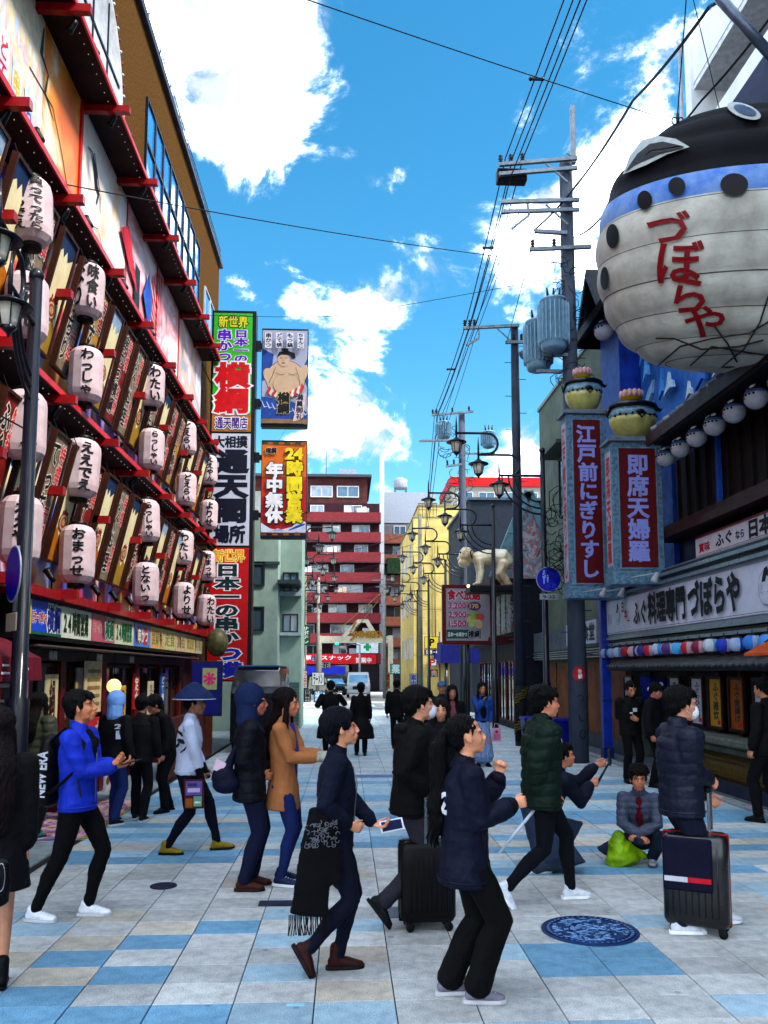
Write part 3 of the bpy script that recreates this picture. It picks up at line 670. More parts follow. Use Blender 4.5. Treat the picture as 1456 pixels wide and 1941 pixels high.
for (x0, x1, y0, y1, tn) in slabs:
    full = abs((x1-x0)-TW) < .01; z = rn.uniform(-.0012, .0012)
    if ni < 300 and full and inview((x0+x1)/2, (y0+y1)/2):
        o = bpy.data.objects.new('paving_slab', tile_me[tn*2+ni % 2]); COL.objects.link(o); o.parent = pave; o.location = ((x0+x1)/2, (y0+y1)/2, z); o.rotation_euler = (rn.uniform(-.0015, .0015), rn.uniform(-.0015, .0015), 0); ni += 1
    elif inview((x0+x1)/2, (y0+y1)/2) or y0 > 3:
        rest.mat(PV[tn]); g_ = .004
        rest.add([(x0+g_, y0+g_, -.0098), (x1-g_, y0+g_, -.0098), (x1-g_, y1-g_, -.0098), (x0+g_, y1-g_, -.0098), (x0+g_, y0+g_, z), (x1-g_, y0+g_, z), (x1-g_, y1-g_, z), (x0+g_, y1-g_, z)], [(4, 5, 6, 7), (0, 1, 5, 4), (1, 2, 6, 5), (2, 3, 7, 6), (3, 0, 4, 7)], False)
rest.build('paving_slab_field', None, pave, kind='stuff')
# gutter and kerb along the right, edge strip along the left
m = MB(); y = -2.0; kb = MB()
while y < 41:
    kb.bev(5.40, 5.62, y+.004, y+.996, -.02, .012, .006); y += 1.0
kb.build('kerb', mt('8f969a', .7, .25, 8, .3, 60), None, kind='structure')
m.b(5.63, 9, -2, 41.5, -.013, .02); m.build('shop_apron', mt('5b6672', .7, .25, 5, .3, 50), None, kind='structure')
m = MB(); m.b(-5.5, -2.985, -2, 41.5, -.013, .004); m.build('side_path', mt('7f8a90', .7, .25, 4, .3, 50), None, kind='structure')
m = MB(); m.b(-60, 60, 41.6, 74, -.013, -.006); m.build('road', mt('a8a8a6', .8, .15, 1.2, .2, 60), None, kind='structure')
m = MB()
for i in range(9): m.b(-3.6+i*.95, -3.15+i*.95, 43.5, 47.0, -.005, -.002)
m.b(-2.8, 5, 48.2, 48.6, -.005, -.002); m.build('crossing_marking', mt('d2d2cf', .7, .12, 5), None, kind='structure')
# drain slot and covers
m = MB(); m.b(-.1, 2.2, 14.62, 14.98, .0015, .006); ch_ = m.build('drain_channel', mt('54719a', .6, .2), None); tag(ch_, 'long blue steel drain channel crossing the middle of the street', 'drain')
def cover(label, c, r, col, ring=True):
    m = MB(); m.lathe([(r, .0005), (r, .006), (r*.97, .009), (r*.97, .007)], (0, 0, 0), 40, False); o = m.build('manhole_cover', mt(col, .45, .25, 20, .2, 60, metal=.3), None, local=True, loc=c); tag(o, label, 'manhole cover')
    if ring:
        q = MB()
        for rr in (.90, .80, .42): q.tube([(r*rr*math.cos(a), r*rr*math.sin(a), .008) for a in [2*math.pi*i/40 for i in range(41)]], .007, 5, cap=False)
        q.build('ring', mt('1c3a66', .4, .2, metal=.4), o, local=True)
        q = MB(); rn2 = random.Random(5)
        for i in range(44):
            a = 2*math.pi*i/44; q.b(0, 0, 0, 0, 0, 0) if False else q.bar((r*.83*math.cos(a), r*.83*math.sin(a), .009), (r*.88*math.cos(a), r*.88*math.sin(a), .009), .012, .006)
        for i in range(130):
            a = rn2.uniform(0, 6.283); d = r*math.sqrt(rn2.random())*.76; a2 = rn2.uniform(0, 6.28); w_ = rn2.uniform(.015, .04); c_ = Vector((d*math.cos(a), d*math.sin(a), .0085)); q.tube([c_+Vector((math.cos(a2+t)*w_, math.sin(a2+t)*w_*.7, 0)) for t in (0, .9, 1.8, 2.6)], .0045, 4)
        q.build('relief', mt('6a8ab0', .45, .2, metal=.2), o, local=True, kind='stuff')
    return o
c = gd(1118, 1764); cover('large blue grey manhole cover with a cast pattern, in front of the suitcase', (c.x, c.y, 0), .345, '2c4672')
c = gd(310, 1680); cover('small plain dark round cover on the left paving', (c.x, c.y, 0), .115, '2c3550', False)
c = gd(536, 1713); m = MB(); m.b(-.19, .19, -.075, .075, .001, .007); o = m.build('access_plate', mt('1e2c4c', .5, .2, metal=.3), None, local=True, loc=(c.x, c.y, 0)); tag(o, 'dark rectangular access plate in the paving left of centre', 'cover plate')
c = gd(560, 1906); m = MB(); m.b(-.05, .05, -.013, .013, .001, .006); o = m.build('marker_plate', mt('8fb8c4', .5, .1), None, local=True, loc=(c.x, c.y, 0)); tag(o, 'tiny pale metal marker plate set in the blue paving at the bottom', 'marker')
m = MB(); m.b(-3.9, -2.92, 9.4, 12.2, .005, .012); o = m.build('floor_mat', palette_mat('mat_print', ('3a2a6a', 'a878b0', 'c9b08a', '7a3a52', '4a5aa0', 'b8a0c0'), 5, 1), None); tag(o, 'patterned purple and cream floor mat outside the left restaurant', 'mat')
m = MB()
for i in range(28): m.b(-2.915, -2.86, 9.4+i*.1, 9.45+i*.1, .005, .013)
m.build('mat_edge', mt('a88f3c'), o)
# ================================================================ far end of the street
SILL = mt('b9bcc0', .5, .1); GL = glass('1c2c3a', .08); GLB = glass('35566c', .1, name='pale_window_glass'); CUR = mt('b8c0c4', .8, .1)
def far_block(label, o, width, depth, ztop, floors, band, wall, cols, u=(1, 0, 0), z0=0, wcol=None, roofh=2.6, seed=1, bandh=.84, step=None):
    f = Face(o, u, (Vector(u).cross(Vector((0, 0, 1))))); r = empty('apartment_building', (o[0], o[1], 0), 0, label, 'building'); rn = random.Random(seed)
    m = MB(); f.box(m, 0, width, 0, ztop-roofh, -depth, -1.05); m.build('wall', wall, r)
    step = step or (ztop-roofh-z0)/floors
    for i in range(floors):
        zb = z0+i*step
        m = MB(); f.box(m, -.1, width+.1, zb-.12, zb-.02, -1.05, .02); m.build('floor_slab', mt('5b3a42', .8), r)
        m = MB(); f.box(m, -.1, width+.1, zb-.02, zb+bandh, -.10, .03); f.box(m, -.1, 0.02, zb-.02, zb+bandh, -1.05, -.10); f.box(m, width-.02, width+.1, zb-.02, zb+bandh, -1.05, -.10); m.build('balcony', band, r)
        a = .6+rn.random()*.5
        while a < width-1.5:
            w_ = rn.choice((1.3, 1.7, 2.3)); w_ = min(w_, width-a-.3)
            f.window(r, a, a+w_, zb+.35, zb+step-.20, SILL, rn.choice((GL, GLB)), -1.05, 1, fw=.07, dep=.08, curtain=CUR if rn.random() < .5 else None); a += w_+rn.uniform(.8, 1.9)
        for k in range(rn.randint(1, 2)):
            a = rn.uniform(.5, width-1); m = MB(); f.box(m, a, a+.75, zb+bandh+.01, zb+bandh+.5, -.75, -.45); m.build('air_conditioner', mt('a5a8aa', .6), r)
        if rn.random() < .6:
            a = rn.uniform(.4, width-1.6); m = MB(); f.box(m, a, a+.5, zb+bandh-.02, zb+bandh+.45, -.14, -.11); f.box(m, a+.55, a+.9, zb+bandh-.02, zb+bandh+.55, -.15, -.12); m.build('laundry', mt(rn.choice(('b9bfca', '8a9cb4', 'b0a090')), .9), r)
    return r, f
RB = mt('7a3238', .75, .2, 3, .35, 14, stretch=(1, 1, 3)); RW = mt('3d1f2c', .8, .25, 3, .4, 12, stretch=(1, 1, 3))
r, f = far_block('ten storey dark red apartment block facing down the street at its far end', (-9.0, 76, 0), 12.15, 14, 20.4, 8, RB, RW, None, z0=2.6, roofh=2.7, seed=4)
m = MB(); f.box(m, .1, 11.0, 17.7, 20.2, -12, -1.2); m.build('penthouse', mt('54302f', .8, .25, 3, .3, 12), r)
for a in (5.6, 8.1): f.window(r, a-.0, a+2.1, 18.3, 19.4, SILL, GLB, -1.2, 1, fw=.08, dep=.08)
f.window(r, 3.2, 5.0, 18.3, 19.4, SILL, GLB, -1.2, 1, fw=.08, dep=.08)
m = MB(); f.box(m, -.1, 11.4, 20.2, 20.45, -12.3, -.7); f.box(m, 3, 8, 20.45, 20.85, -10, -3); m.build('roof', mt('4c4a55', .8), r)
m = MB(); f.box(m, 8.2, 10, 20.5, 22.0, -7, -5); m.build('roof_tank', mt('8b949c', .6), r)
m = MB(); m.tube([(-1.2, 72, 0), (-1.2, 72, 0)], .01, 4) if False else None; f2 = f.P(7.0, 20.45, -4); m.tube([f2, f2+Vector((0, 0, 4.6))], .05, 6); m.build('aerial', mt('6a6f78'), r)
for k, (a, b_, z0, z1, cc) in enumerate(((3.2, 6.3, 1.9, 2.6, '8a1a1e'),)): pass
m = MB(); f.box(m, 4.0, 11.8, 2.5, 3.4, .03, .3); o = m.build('shop_sign', mt('a81a22', .5, .1), None); tag(o, 'long red shop sign over the ground floor of the far red block', 'sign')
cv = f.cv(4.0, 2.5, .301); wt = mt('c9c9c9'); cv.text('喫茶&スナック', .5, .35, 5.6, .8, wt, .02); cv.text('営業中', 5.9, .1, 7.4, .6, wt, .02); cv.done(o)
m = MB(); f.box(m, 3.6, 9.0, 1.55, 2.3, .05, .9); o = m.build('awning', mt('1a2c9a', .6), None); tag(o, 'blue shop awning below the red sign at the far end', 'awning')
m = MB(); f.box(m, 10.0, 12.0, 3.5, 4.6, .05, .25); o = m.build('clinic_sign', mt('b9c4c8', .5), None); tag(o, 'white sign with a green cross at the far corner', 'sign'); cv = f.cv(10.0, 3.5, .252); gr = mt('1a8a5c'); cv.rect(.85, .2, 1.15, .9, gr).rect(.65, .42, 1.35, .70, gr); cv.done(o)
m = MB(); f.box(m, 9.6, 12.0, .1, 2.6, -.9, .1); m.build('entrance', mt('15131c', .4), r)
m = MB(); f.box(m, .5, 9.3, .1, 2.4, -1, -.2); m.build('shopfront', glass('20222c', .15, name='dim_shop_glass'), r)
# the next block, behind on the right
TB = mt('8a5a4a', .8, .2, 3, .3, 12); r, f = far_block('terracotta and grey apartment block with a water tank, right of the red block', (3.9, 84, 0), 8.6, 12, 19.2, 7, TB, mt('6c6a70', .8, .2, 2), None, z0=2.2, roofh=2.0, seed=9, bandh=.9)
m = MB(); f.box(m, 0.0, 5.6, 17.4, 20.7, -8, -1.5); f.box(m, 5.6, 8.8, 17.4, 18.9, -8, -1.5); m.build('roof_block', mt('9298a2', .8, .1), r)
m = MB(); m.lathe([(.7, 0), (.75, .1), (.75, 1.0), (.3, 1.25), (.05, 1.3)], f.P(2.0, 21.6, -4), 14); m.build('roof_tank', mt('8b9096', .5), r)
m = MB()
for (x, y) in ((1.4, -3.4), (2.6, -3.4), (1.4, -4.6), (2.6, -4.6)): m.bar(f.P(x, 20.7, y), f.P(x, 21.65, y), .08)
m.build('tank_stand', mt('4c5058'), r)
m = MB(); f.box(m, .3, 3.6, 11.8, 13.4, -.1, .5); m.build('balcony_greenery', mt('2c4a34', .9, .5, 6, .9, 8), r)
m = MB(); m.b(3.32, 3.74, 80, 80.4, 0, 22.8); o = m.build('duct_stack', mt('b9bcc4', .5, .1), None); tag(o, 'tall thin white stack standing in the gap between the two far blocks', 'stack')
# yellow building
YW = mt('bcab70', .75, .14, 1.2, .15, 30, tint='a3935c'); yb = empty('yellow_building', (4.1, 50, 0), 0, 'plain yellow rendered building on the right beyond the crossing', 'building')
f = Face((4.15, 50, 0), (1, 0, 0), (0, -1, 0)); m = MB(); f.box(m, 0, 9, 0, 11.3, -12, 0); f.box(m, .35, 9, 11.3, 12.1, -12, -.4); m.build('wall', YW, yb)
m = MB(); f.box(m, -.05, 9, 11.3, 11.36, -12, .04); f.box(m, .3, 9, 12.1, 12.2, -12, -.35); m.build('parapet_cap', mt('8c8468'), yb)
m = MB(); m.tube([f.P(1.3, 10.0, .1), f.P(1.3, 3.0, .1)], .05, 6); m.build('downpipe', mt('8e8250'), yb)
m = MB(); m.tube([f.P(2.4, 11.2, .1), f.P(2.4, 2.0, .1)], .04, 6); m.build('downpipe', mt('8e8250'), yb)
for z in (2.8, 5.6, 8.4):
    m = MB(); f.box(m, 0, 9, z, z+.03, 0, .012); m.build('render_joint', mt('86722f'), yb)
m = MB()
for i in range(6): m.bar(f.P(.35+.22*i, 11.36, -.1), f.P(.35+.22*i, 12.2, -.1), .03)
m.bar(f.P(.3, 12.2, -.1), f.P(1.5, 12.2, -.1), .04); m.bar(f.P(.3, 11.8, -.1), f.P(1.5, 11.8, -.1), .03); m.build('roof_ladder_rail', mt('3c3a34', .4), yb)
g2 = Face((4.15, 50, 0), (0, 1, 0), (-1, 0, 0))
for i in range(3):
    for j in range(3): g2.window(yb, 1.2+3.4*i, 2.6+3.4*i, 2.6+2.9*j, 4.0+2.9*j, SILL, GL, 0, 1)
m = MB(); f.box(m, 1.2, 4.5, 2.3, 2.9, .05, 1.3); o = m.build('awning', mt('1b2a8c', .6, .2), None); tag(o, 'deep blue canvas awning on the right side in front of the yellow wall', 'awning')
def sign(name, label, c, w, h, d, face, frame=None, cat='sign', group=None):
    """a board facing the camera side (-y), c its centre"""
    r = MB(); c = Vector(c); fr = MB()
    fr.bev(-w/2, w/2, 0, d, -h/2, h/2, .01); o = fr.build(name, frame or mt('20242c', .5), None, local=True, loc=c); tag(o, label, cat, group)
    b = MB(); q = .13 if name == 'price_board' else .03; b.b(-w/2+q, w/2-q, -.006, 0, -h/2+q, h/2-q); b.build('panel', face, o, local=True)
    return o, Cv(c+Vector((-w/2, -.0065, -h/2)), (1, 0, 0), (0, 0, 1))
c = at(818, 1218, 49); o, cv = sign('parking_sign', 'yellow parking sign with a black P below the yellow building', (c.x, 49, c.z), .85, .72, .1, mt('b8a83a', .5, .05)); cv.text('P', .28, .15, .62, .60, mt('0a0a0c'), .05); cv.done(o)
c = at(818, 1236, 49); o, cv = sign('parking_sign', 'small dark blue vacancy sign with an arrow under the parking sign', (c.x, 49.0, c.z), .85, .32, .1, mt('1a2150', .5, .05)); cv.text('空車', .08, .03, .48, .29, wt, .02).line([(.52, .16), (.76, .16)], .03, wt).poly([(.70, .06), (.80, .16), (.70, .26)], wt); cv.done(o)
m = MB(); m.tube([(c.x+.5, 49.1, 0), (c.x+.5, 49.1, 4.2)], .05, 8); o = m.build('sign_post', mt('50565e'), None); tag(o, 'thin grey post carrying the parking signs', 'post')
# ---- the SHINSEKAI arch
gy = 60; ar = empty('street_arch', (1, gy, 0), 0, 'white and gold steel arch with slanted gold lettering across the far street', 'arch')
cr_ = mt('d0ccbc', .5, .15); f = Face((0, gy, 0), (1, 0, 0), (0, -1, 0)); gl_ = mt('a58020', .4, .2)
L = at(606, 1212, gy); Rr = at(740, 1212, gy); z_ = L.z
m = MB(); f.box(m, L.x, Rr.x, z_-.25, z_+.25, -.3, 0); m.build('beam', cr_, ar)
m = MB(); f.box(m, L.x-.2, L.x+.15, 0, z_+.3, -.35, .05); m.build('post', cr_, ar); m = MB(); f.box(m, Rr.x-.15, Rr.x+.2, 0, z_+.3, -.35, .05); m.build('post', cr_, ar)
A = [at(x, y, gy-.02) for x, y in ((645, 1208), (655, 1208), (683, 1180), (693, 1180), (709, 1208), (719, 1208), (698, 1174), (678, 1174))]
m = MB(); m.prism([A[0], A[1], A[2], A[7]], (0, 1, 0), .2); m.build('gable', cr_, ar); m = MB(); m.prism([A[7], A[2], A[3], A[6]], (0, 1, 0), .2); m.build('gable', cr_, ar); m = MB(); m.prism([A[6], A[3], A[4], A[5]], (0, 1, 0), .2); m.build('gable', cr_, ar)
cv = Cv(Vector((0, gy-.1, 0)), (1, 0, 0), (0, 0, 1)); a0 = at(668, 1209, gy-.1); a1 = at(729, 1198, gy-.1); cv.text('SHINSEKAI', a0.x, a0.z, a1.x, a1.z+.08, gl_, .06)
b0 = at(675, 1178, gy-.1); b1 = at(664, 1198, gy-.1); b2 = at(684, 1196, gy-.1); b3 = at(664, 1214, gy-.1); cv.line([(b0.x, b0.z), (b1.x, b1.z), (b2.x, b2.z), (b3.x, b3.z)], .16, gl_); cv.mb.build('lettering', None, ar)
# ---- traffic light
t0 = at(682, 1222, 62); m = MB(); tl = empty('traffic_light', (t0.x, 62, 0), 0, 'traffic light showing green on a thin pole in front of the far red block', 'traffic light'); m.tube([(t0.x, 62, 0), (t0.x, 62, t0.z)], .07, 8); q = at(655, 1220, 62); m.tube([(t0.x, 62, q.z-.1), (q.x, 62, q.z)], .045, 6); q2 = at(692, 1219, 62); m.tube([(t0.x, 62, q2.z), (q2.x, 62, q2.z)], .045, 6); m.build('pole', mt('8e959c', .4, .1, metal=.4), tl)
q = at(649, 1219, 61.8); m = MB(); m.bev(q.x-.62, q.x+.62, 61.7, 61.95, q.z-.2, q.z+.2, .08); hd = m.build('housing', mt('7a8288', .5), tl)
for i, (cc, em) in enumerate((('0fd8a0', 3.0), ('3a3420', 0), ('3a1a1c', 0))): m = MB(); m.lathe([(.15, -.02), (.15, 0), (.1, .02), (.01, .03)], (q.x-.4+.4*i, 61.69, q.z), 14, axis='y'); m.build('lamp', mt(cc, .4, .05, emit=em*.12), hd)
# ---- vehicles
def van(label, c, s=1.0):
    r = empty('van', c, 0, label, 'van'); wpaint = mt('b4bcc4', .3, .05, coat=.5); P = lambda *a: None
    w = .83; prof = [(-.0, .30), (-.06, .55), (-.02, .95), (.45, 1.02), (.95, 1.62), (1.3, 1.78), (4.2, 1.78), (4.4, 1.2), (4.4, .35), (3.9, .25), (.3, .25)]
    vs = [(-w*(.96 if z < 1.1 else .86), y, z) for y, z in prof]+[(w*(.96 if z < 1.1 else .86), y, z) for y, z in prof]; n = len(prof)
    m = MB(); m.add(vs, [tuple(range(n)), tuple(range(2*n-1, n-1, -1))]+[(i, n+i, n+(i+1) % n, (i+1) % n) for i in range(n)], False); b = m.build('body', wpaint, r, local=True); bv = b.modifiers.new('bevel', 'BEVEL'); bv.width = .06; bv.segments = 2; b.data.polygons.foreach_set('use_smooth', [True]*len(b.data.polygons)); b.modifiers.new('wn', 'WEIGHTED_NORMAL')
    m = MB(); m.add([(-w*.80, .462, 1.07), (w*.80, .462, 1.07), (w*.76, .915, 1.60), (-w*.76, .915, 1.60)], [(0, 1, 2, 3)]); m.build('windscreen', glass('4a8ab0', .05, name='windscreen_glass'), r, local=True)
    m = MB(); m.bev(-w*.9, w*.9, -.10, 0.02, .32, .52, .04); m.build('bumper', wpaint, r, local=True)
    m = MB(); m.b(-.42, .42, -.085, -.03, .60, .82); m.build('grille', mt('202830', .3), r, local=True)
    m = MB(); m.b(-.17, .17, -.112, -.10, .34, .44); m.build('number_plate', mt('b8bcb0'), r, local=True)
    for k in (-1, 1):
        m = MB(); m.bev(k*w*.62-.15, k*w*.62+.15, -.075, .0, .62, .84, .03); m.build('headlight', glass('a8b4bc', .08, name='headlamp_glass'), r, local=True)
        m = MB(); m.bev(k*(w+.13)-.09, k*(w+.13)+.09, .55, .63, 1.05, 1.22, .03); m.build('wing_mirror', mt('20242c', .4), r, local=True)
        for y in (.75, 3.5): m = MB(); m.lathe([(.15, -.1), (.29, -.09), (.30, -.05), (.30, .05), (.29, .09), (.15, .1)], (k*(w-.1), y, .30), 18, axis='x'); m.build('wheel', mt('141518', .7), r, local=True)
        m = MB(); m.b(k*w*.865-.004, k*w*.865+.004, 1.25, 4.0, 1.12, 1.60); m.build('side_window', glass('1a2a38', .06, name='car_glass'), r, local=True)
    return r
van('white van facing the camera in the sunlit crossing at the end of the street', (at(680, 1322, 57.0).x, 57.0, 0))
r = copy_tree([o for o in COL.objects if o.get('category') == 'van'][0], loc=(at(644, 1310, 63).x, 63, 0), rz=R(25), label='dark green car half hidden behind the white van at the crossing'); r.scale = (1, 1, .80); r.name = 'parked_car'; r['category'] = 'car'
dk = mt('1c2a2c', .3, .1, coat=.5)
for ch in r.children:
    if ch.name.startswith('body') or ch.name.startswith('bumper'): ch.data = ch.data.copy(); ch.data.materials.clear(); ch.data.materials.append(dk)
# ================================================================ the restaurant on the left
LB = empty('restaurant_building', (-3.9, 15, 0), 0, 'long kushikatsu restaurant on the left with red ledges, murals and a brown tiled upper wall', 'building')
XW, XL, XB = -3.9, -3.4, -3.2
YA, YE = 5.0, 21.6
LZ = (2.71, 5.10, 7.60, 10.10)
FL = Face((XW, 0, 0), (0, 1, 0), (1, 0, 0))      # a = Y, d towards the street
RED = mt('8c0f16', .45, .2, 8, .15, 40, coat=.2); DRED = mt('2a0508', .6, .3, 4); PINK = mt('b0222c', .4, .15)
TILE = mt('664a22', .85, .35, 16, 1.0, 22, tint='2e1e08', stretch=(1, 2.2, 1.2), spec=.03)
m = MB(); FL.box(m, YA, 24.2, 10.1, 14.1, -9, 0); m.build('upper_wall', TILE, LB)
m = MB(); FL.box(m, YA, YE, 0, 10.1, -9, -.02); m.build('wall', mt('3a1618', .7, .2), LB)
m = MB(); FL.box(m, YE, 24.2, 0, 10.1, -9, -.02); m.build('end_wall', TILE, LB)
m = MB(); FL.box(m, YA, 24.3, 14.1, 14.22, -9, .10); FL.box(m, YA, 24.3, 14.22, 14.3, -9, .03); m.build('coping', mt('4c5060', .5, .2, metal=.3), LB)
m = MB()
for i in range(3): m.tube([FL.P(YA, 14.36+.14*i, .02), FL.P(24.3, 14.36+.14*i, .02)], .012, 5)
for i in range(20): m.tube([FL.P(YA+i, 14.3, .02), FL.P(YA+i, 14.66, .02)], .012, 5)
m.build('roof_rail', mt('5a5f6c', .4), LB)
m = MB(); FL.box(m, 23.6, 24.2, 14.3, 15.2, -3, -1.0); m.build('roof_plant', mt('a8aeb8'), LB)
SKG = glass('3f86c4', .04, 1.0, name='sky_blue_glass')
# ribbon window: each light is a part
for i in range(8):
    y0 = 15.05+.72*i
    FL.window(LB, y0, y0+.70, 11.05, 12.0, mt('16202c', .4), SKG, .0, 0, fw=.035, dep=.05); FL.window(LB, y0, y0+.70, 12.0, 12.88, mt('16202c', .4), SKG, .0, 0, fw=.035, dep=.05)
FL.window(LB, 21.7, 22.5, 11.2, 12.3, mt('a8b0b8', .4), SKG, 0, 0, fw=.04, dep=.05); FL.window(LB, 22.5, 23.3, 11.2, 12.3, mt('a8b0b8', .4), SKG, 0, 0, fw=.04, dep=.05)
# big round window with a red and white bulb rim
m = MB(); c_ = FL.P(11.7, 11.3, 0); n_ = 40
m.lathe([(1.62, .0), (1.62, .07), (1.50, .09), (1.46, .04)], (0, 0, 0), n_, True, 'x'); m.v = [(p[0]+c_.x, p[1]+c_.y, max(10.22, p[2]+c_.z)) for p in m.v]; rw = m.build('round_window', mt('b6b8bc', .4), LB)
m = MB(); m.lathe([(1.5, .01), (1.5, .03), (.01, .035)], c_, n_, False, 'x'); m.v = [(p[0], p[1], max(10.22, p[2])) for p in m.v]; m.build('pane', glass('1c3a66', .05, name='deep_blue_glass'), rw)
m = MB()
for k in (-.75, 0, .75): m.b(c_.x+.035, c_.x+.06, c_.y+k-.02, c_.y+k+.02, 10.25, c_.z+1.25)
m.b(c_.x+.035, c_.x+.06, c_.y-1.5, c_.y+1.5, c_.z+.3, c_.z+.35); m.build('glazing_bar', mt('16202c', .4), rw)
for i in range(64):
    a = 2*math.pi*i/64
    if c_.z+1.7*math.sin(a) > 10.3: m = MB(); m.mat(RED if i % 2 else mt('b8b8bc')).ball((c_.x+.06, c_.y+1.70*math.cos(a), c_.z+1.70*math.sin(a)), .03, 6, 5); m.build('bulb', None, rw)
# ledges, beams, spotlights
for i, z in enumerate(LZ):
    if i == 0: m = MB(); FL.box(m, YA, 20.9, z-.05, z+.05, 0, .62); m.build('ledge', RED, LB); continue
    m = MB(); FL.box(m, YA, YE-.1, z+.0, z+.10, 0, .50); m.build('ledge', DRED, LB)
    m = MB(); FL.box(m, YA, YE-.1, z+.0, z+.075, .50, .525); m.build('fascia', PINK, LB)
    m = MB()
    for j in range(90): m.ball(FL.P(YA+.1+.184*j, z-.025, .42), .008, 5, 4)
    m.build('fairy_lights', mt('b9b4a8', .3, emit=.05), LB, kind='stuff')
BY = [6.2, 7.95, 9.65, 11.5, 13.3, 15.1, 16.9, 18.6, 20.3]
for i, z in enumerate(LZ):
    for y in BY:
        m = MB(); FL.box(m, y-.045, y+.045, (z-.10) if i else z-.03, (z+.0) if i else z+.08, 0, .70 if i else .80); m.build('beam', RED, LB)
for z in (3.95, 6.35):
    for y in BY: m = MB(); FL.box(m, y-.05, y+.05, z-.05, z+.05, 0, .60); m.build('bracket', RED, LB); m = MB(); m.bar(FL.P(y, z-.5, .02), FL.P(y, z-.03, .42), .06); m.build('strut', RED, LB)
SPB = mt('0d0d12', .4)
for i, z in enumerate(LZ):
    for j, y in enumerate([7.1+.9*k for k in range(15)]):
        s_ = MB(); up_ = i == 0 or j % 2 == 0
        b0 = FL.P(y, z+(.10 if up_ else -.02), .44); s_.tube([b0, b0+Vector((0, 0, .10 if up_ else -.08))], .012, 5); a = b0+Vector((0, 0, .13 if up_ else -.10)); d_ = Vector((-.55, .12, .8 if up_ else -.8)).normalized()
        s_.tube([a-d_*.05, a, a+d_*.08, a+d_*.12], [.028, .036, .042, .055], 9); s_.build('spotlight', SPB, LB)
# murals
def mural(name, y0, y1, z0, z1, cols, **k): m = MB(); FL.box(m, y0, y1, z0, z1, -.02, .03); return m.build('mural', palette_mat(name, cols, **k), LB)
RD = mt('a80d14', .4, .1); 
m = MB(); FL.box(m, 8.15, 8.4, 7.7, 10.1, .03, .09); m.build('post', RD, LB); m = MB(); FL.box(m, 11.35, 11.43, 7.7, 10.1, .03, .06); m.build('post', RD, LB)
for y in (13.9, 16.2, 18.4): m = MB(); FL.box(m, y, y+.04, 7.7, 10.1, .03, .05); m.build('post', RD, LB)
mural('mural_red', 5.0, 8.15, 7.7, 10.1, ('a01018', 'b81820', '3f78b8', 'b01018', '8fb4d8'), sc=.7, dist=1)
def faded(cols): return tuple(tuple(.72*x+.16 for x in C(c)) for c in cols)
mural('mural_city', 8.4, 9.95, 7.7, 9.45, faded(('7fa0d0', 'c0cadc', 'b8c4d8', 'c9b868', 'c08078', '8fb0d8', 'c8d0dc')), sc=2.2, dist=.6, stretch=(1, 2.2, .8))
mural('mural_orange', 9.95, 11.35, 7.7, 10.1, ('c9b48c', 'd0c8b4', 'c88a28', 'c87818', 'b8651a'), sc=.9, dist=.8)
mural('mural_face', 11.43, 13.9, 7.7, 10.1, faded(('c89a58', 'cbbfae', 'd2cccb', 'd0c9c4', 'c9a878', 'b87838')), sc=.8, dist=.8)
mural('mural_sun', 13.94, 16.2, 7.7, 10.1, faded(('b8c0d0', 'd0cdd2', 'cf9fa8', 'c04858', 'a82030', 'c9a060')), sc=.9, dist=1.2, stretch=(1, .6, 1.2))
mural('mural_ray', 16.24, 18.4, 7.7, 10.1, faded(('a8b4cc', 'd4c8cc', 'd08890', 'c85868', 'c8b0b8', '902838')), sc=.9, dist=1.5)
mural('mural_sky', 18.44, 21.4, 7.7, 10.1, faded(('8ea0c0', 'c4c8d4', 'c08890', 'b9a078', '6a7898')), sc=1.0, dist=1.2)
m = MB(); FL.box(m, 8.4, 9.95, 9.45, 10.1, -.02, .03); m.build('mural', mt('c8c0ac', .5), LB)
# painted outlines on the murals
cv = Cv(FL.P(8.4, 7.7, .032), (0, 1, 0), (0, 0, 1)); ink = mt('14161c', .5); rd2 = mt('b82838'); yl = mt('c0a838'); bl2 = mt('2a5aa8')
cv.line([(1.50, 2.3), (1.45, 1.9), (1.7, 1.8), (1.62, 1.5), (1.95, 1.35)], [.04, .12, .05, .09, .02], mt('20402c')); cv.line([(1.1, 1.45), (1.9, 1.5), (2.3, 1.1), (2.7, .6), (2.85, .1)], .025, ink)
for i, (a, c_) in enumerate(((.25, rd2), (.62, yl), (.98, bl2))): cv.rect(a, .1, a+.26, 1.35-.12*i, mt('b9c4d8')); cv.text(('どて焼き', '串かつ', 'もつ鍋')[i], a+.02, .15, a+.24, 1.25-.12*i, c_, .03, vert=True)
for (pts, w_) in (([(3.6, 2.0), (3.9, 1.6), (3.8, 1.3)], .05), ([(3.3, 1.9), (3.5, 1.95), (3.7, 1.75), (3.75, 1.55), (3.95, 1.5), (4.0, 1.25)], [.02, .03, .16, .10, .04, .02]), ([(3.1, .9), (3.5, .8), (3.9, .95), (4.4, .6)], .02), ([(2.9, .4), (3.6, .5), (4.5, .3)], .02), ([(5.0, .1), (5.2, .8), (5.6, 1.3), (6.0, 1.5)], .03)): cv.line(pts, w_, ink)
for i in range(16):
    a = R(100+11*i*.9); cv.line([(8.4+.5*math.cos(a), .8+.5*math.sin(a)), (8.4+1.5*math.cos(a), .8+1.5*math.sin(a))], [.02, .09], rd2)
cv.rect(6.0, .0, 6.35, 1.5, ink); cv.poly([(5.0, 1.6), (5.5, 1.9), (6.2, 1.0), (5.6, 1.2)], rd2); cv.poly([(6.6, 1.2), (7.0, 1.8), (7.3, 1.3), (7.1, .7)], bl2)
cv.done(LB, 'mural_print')
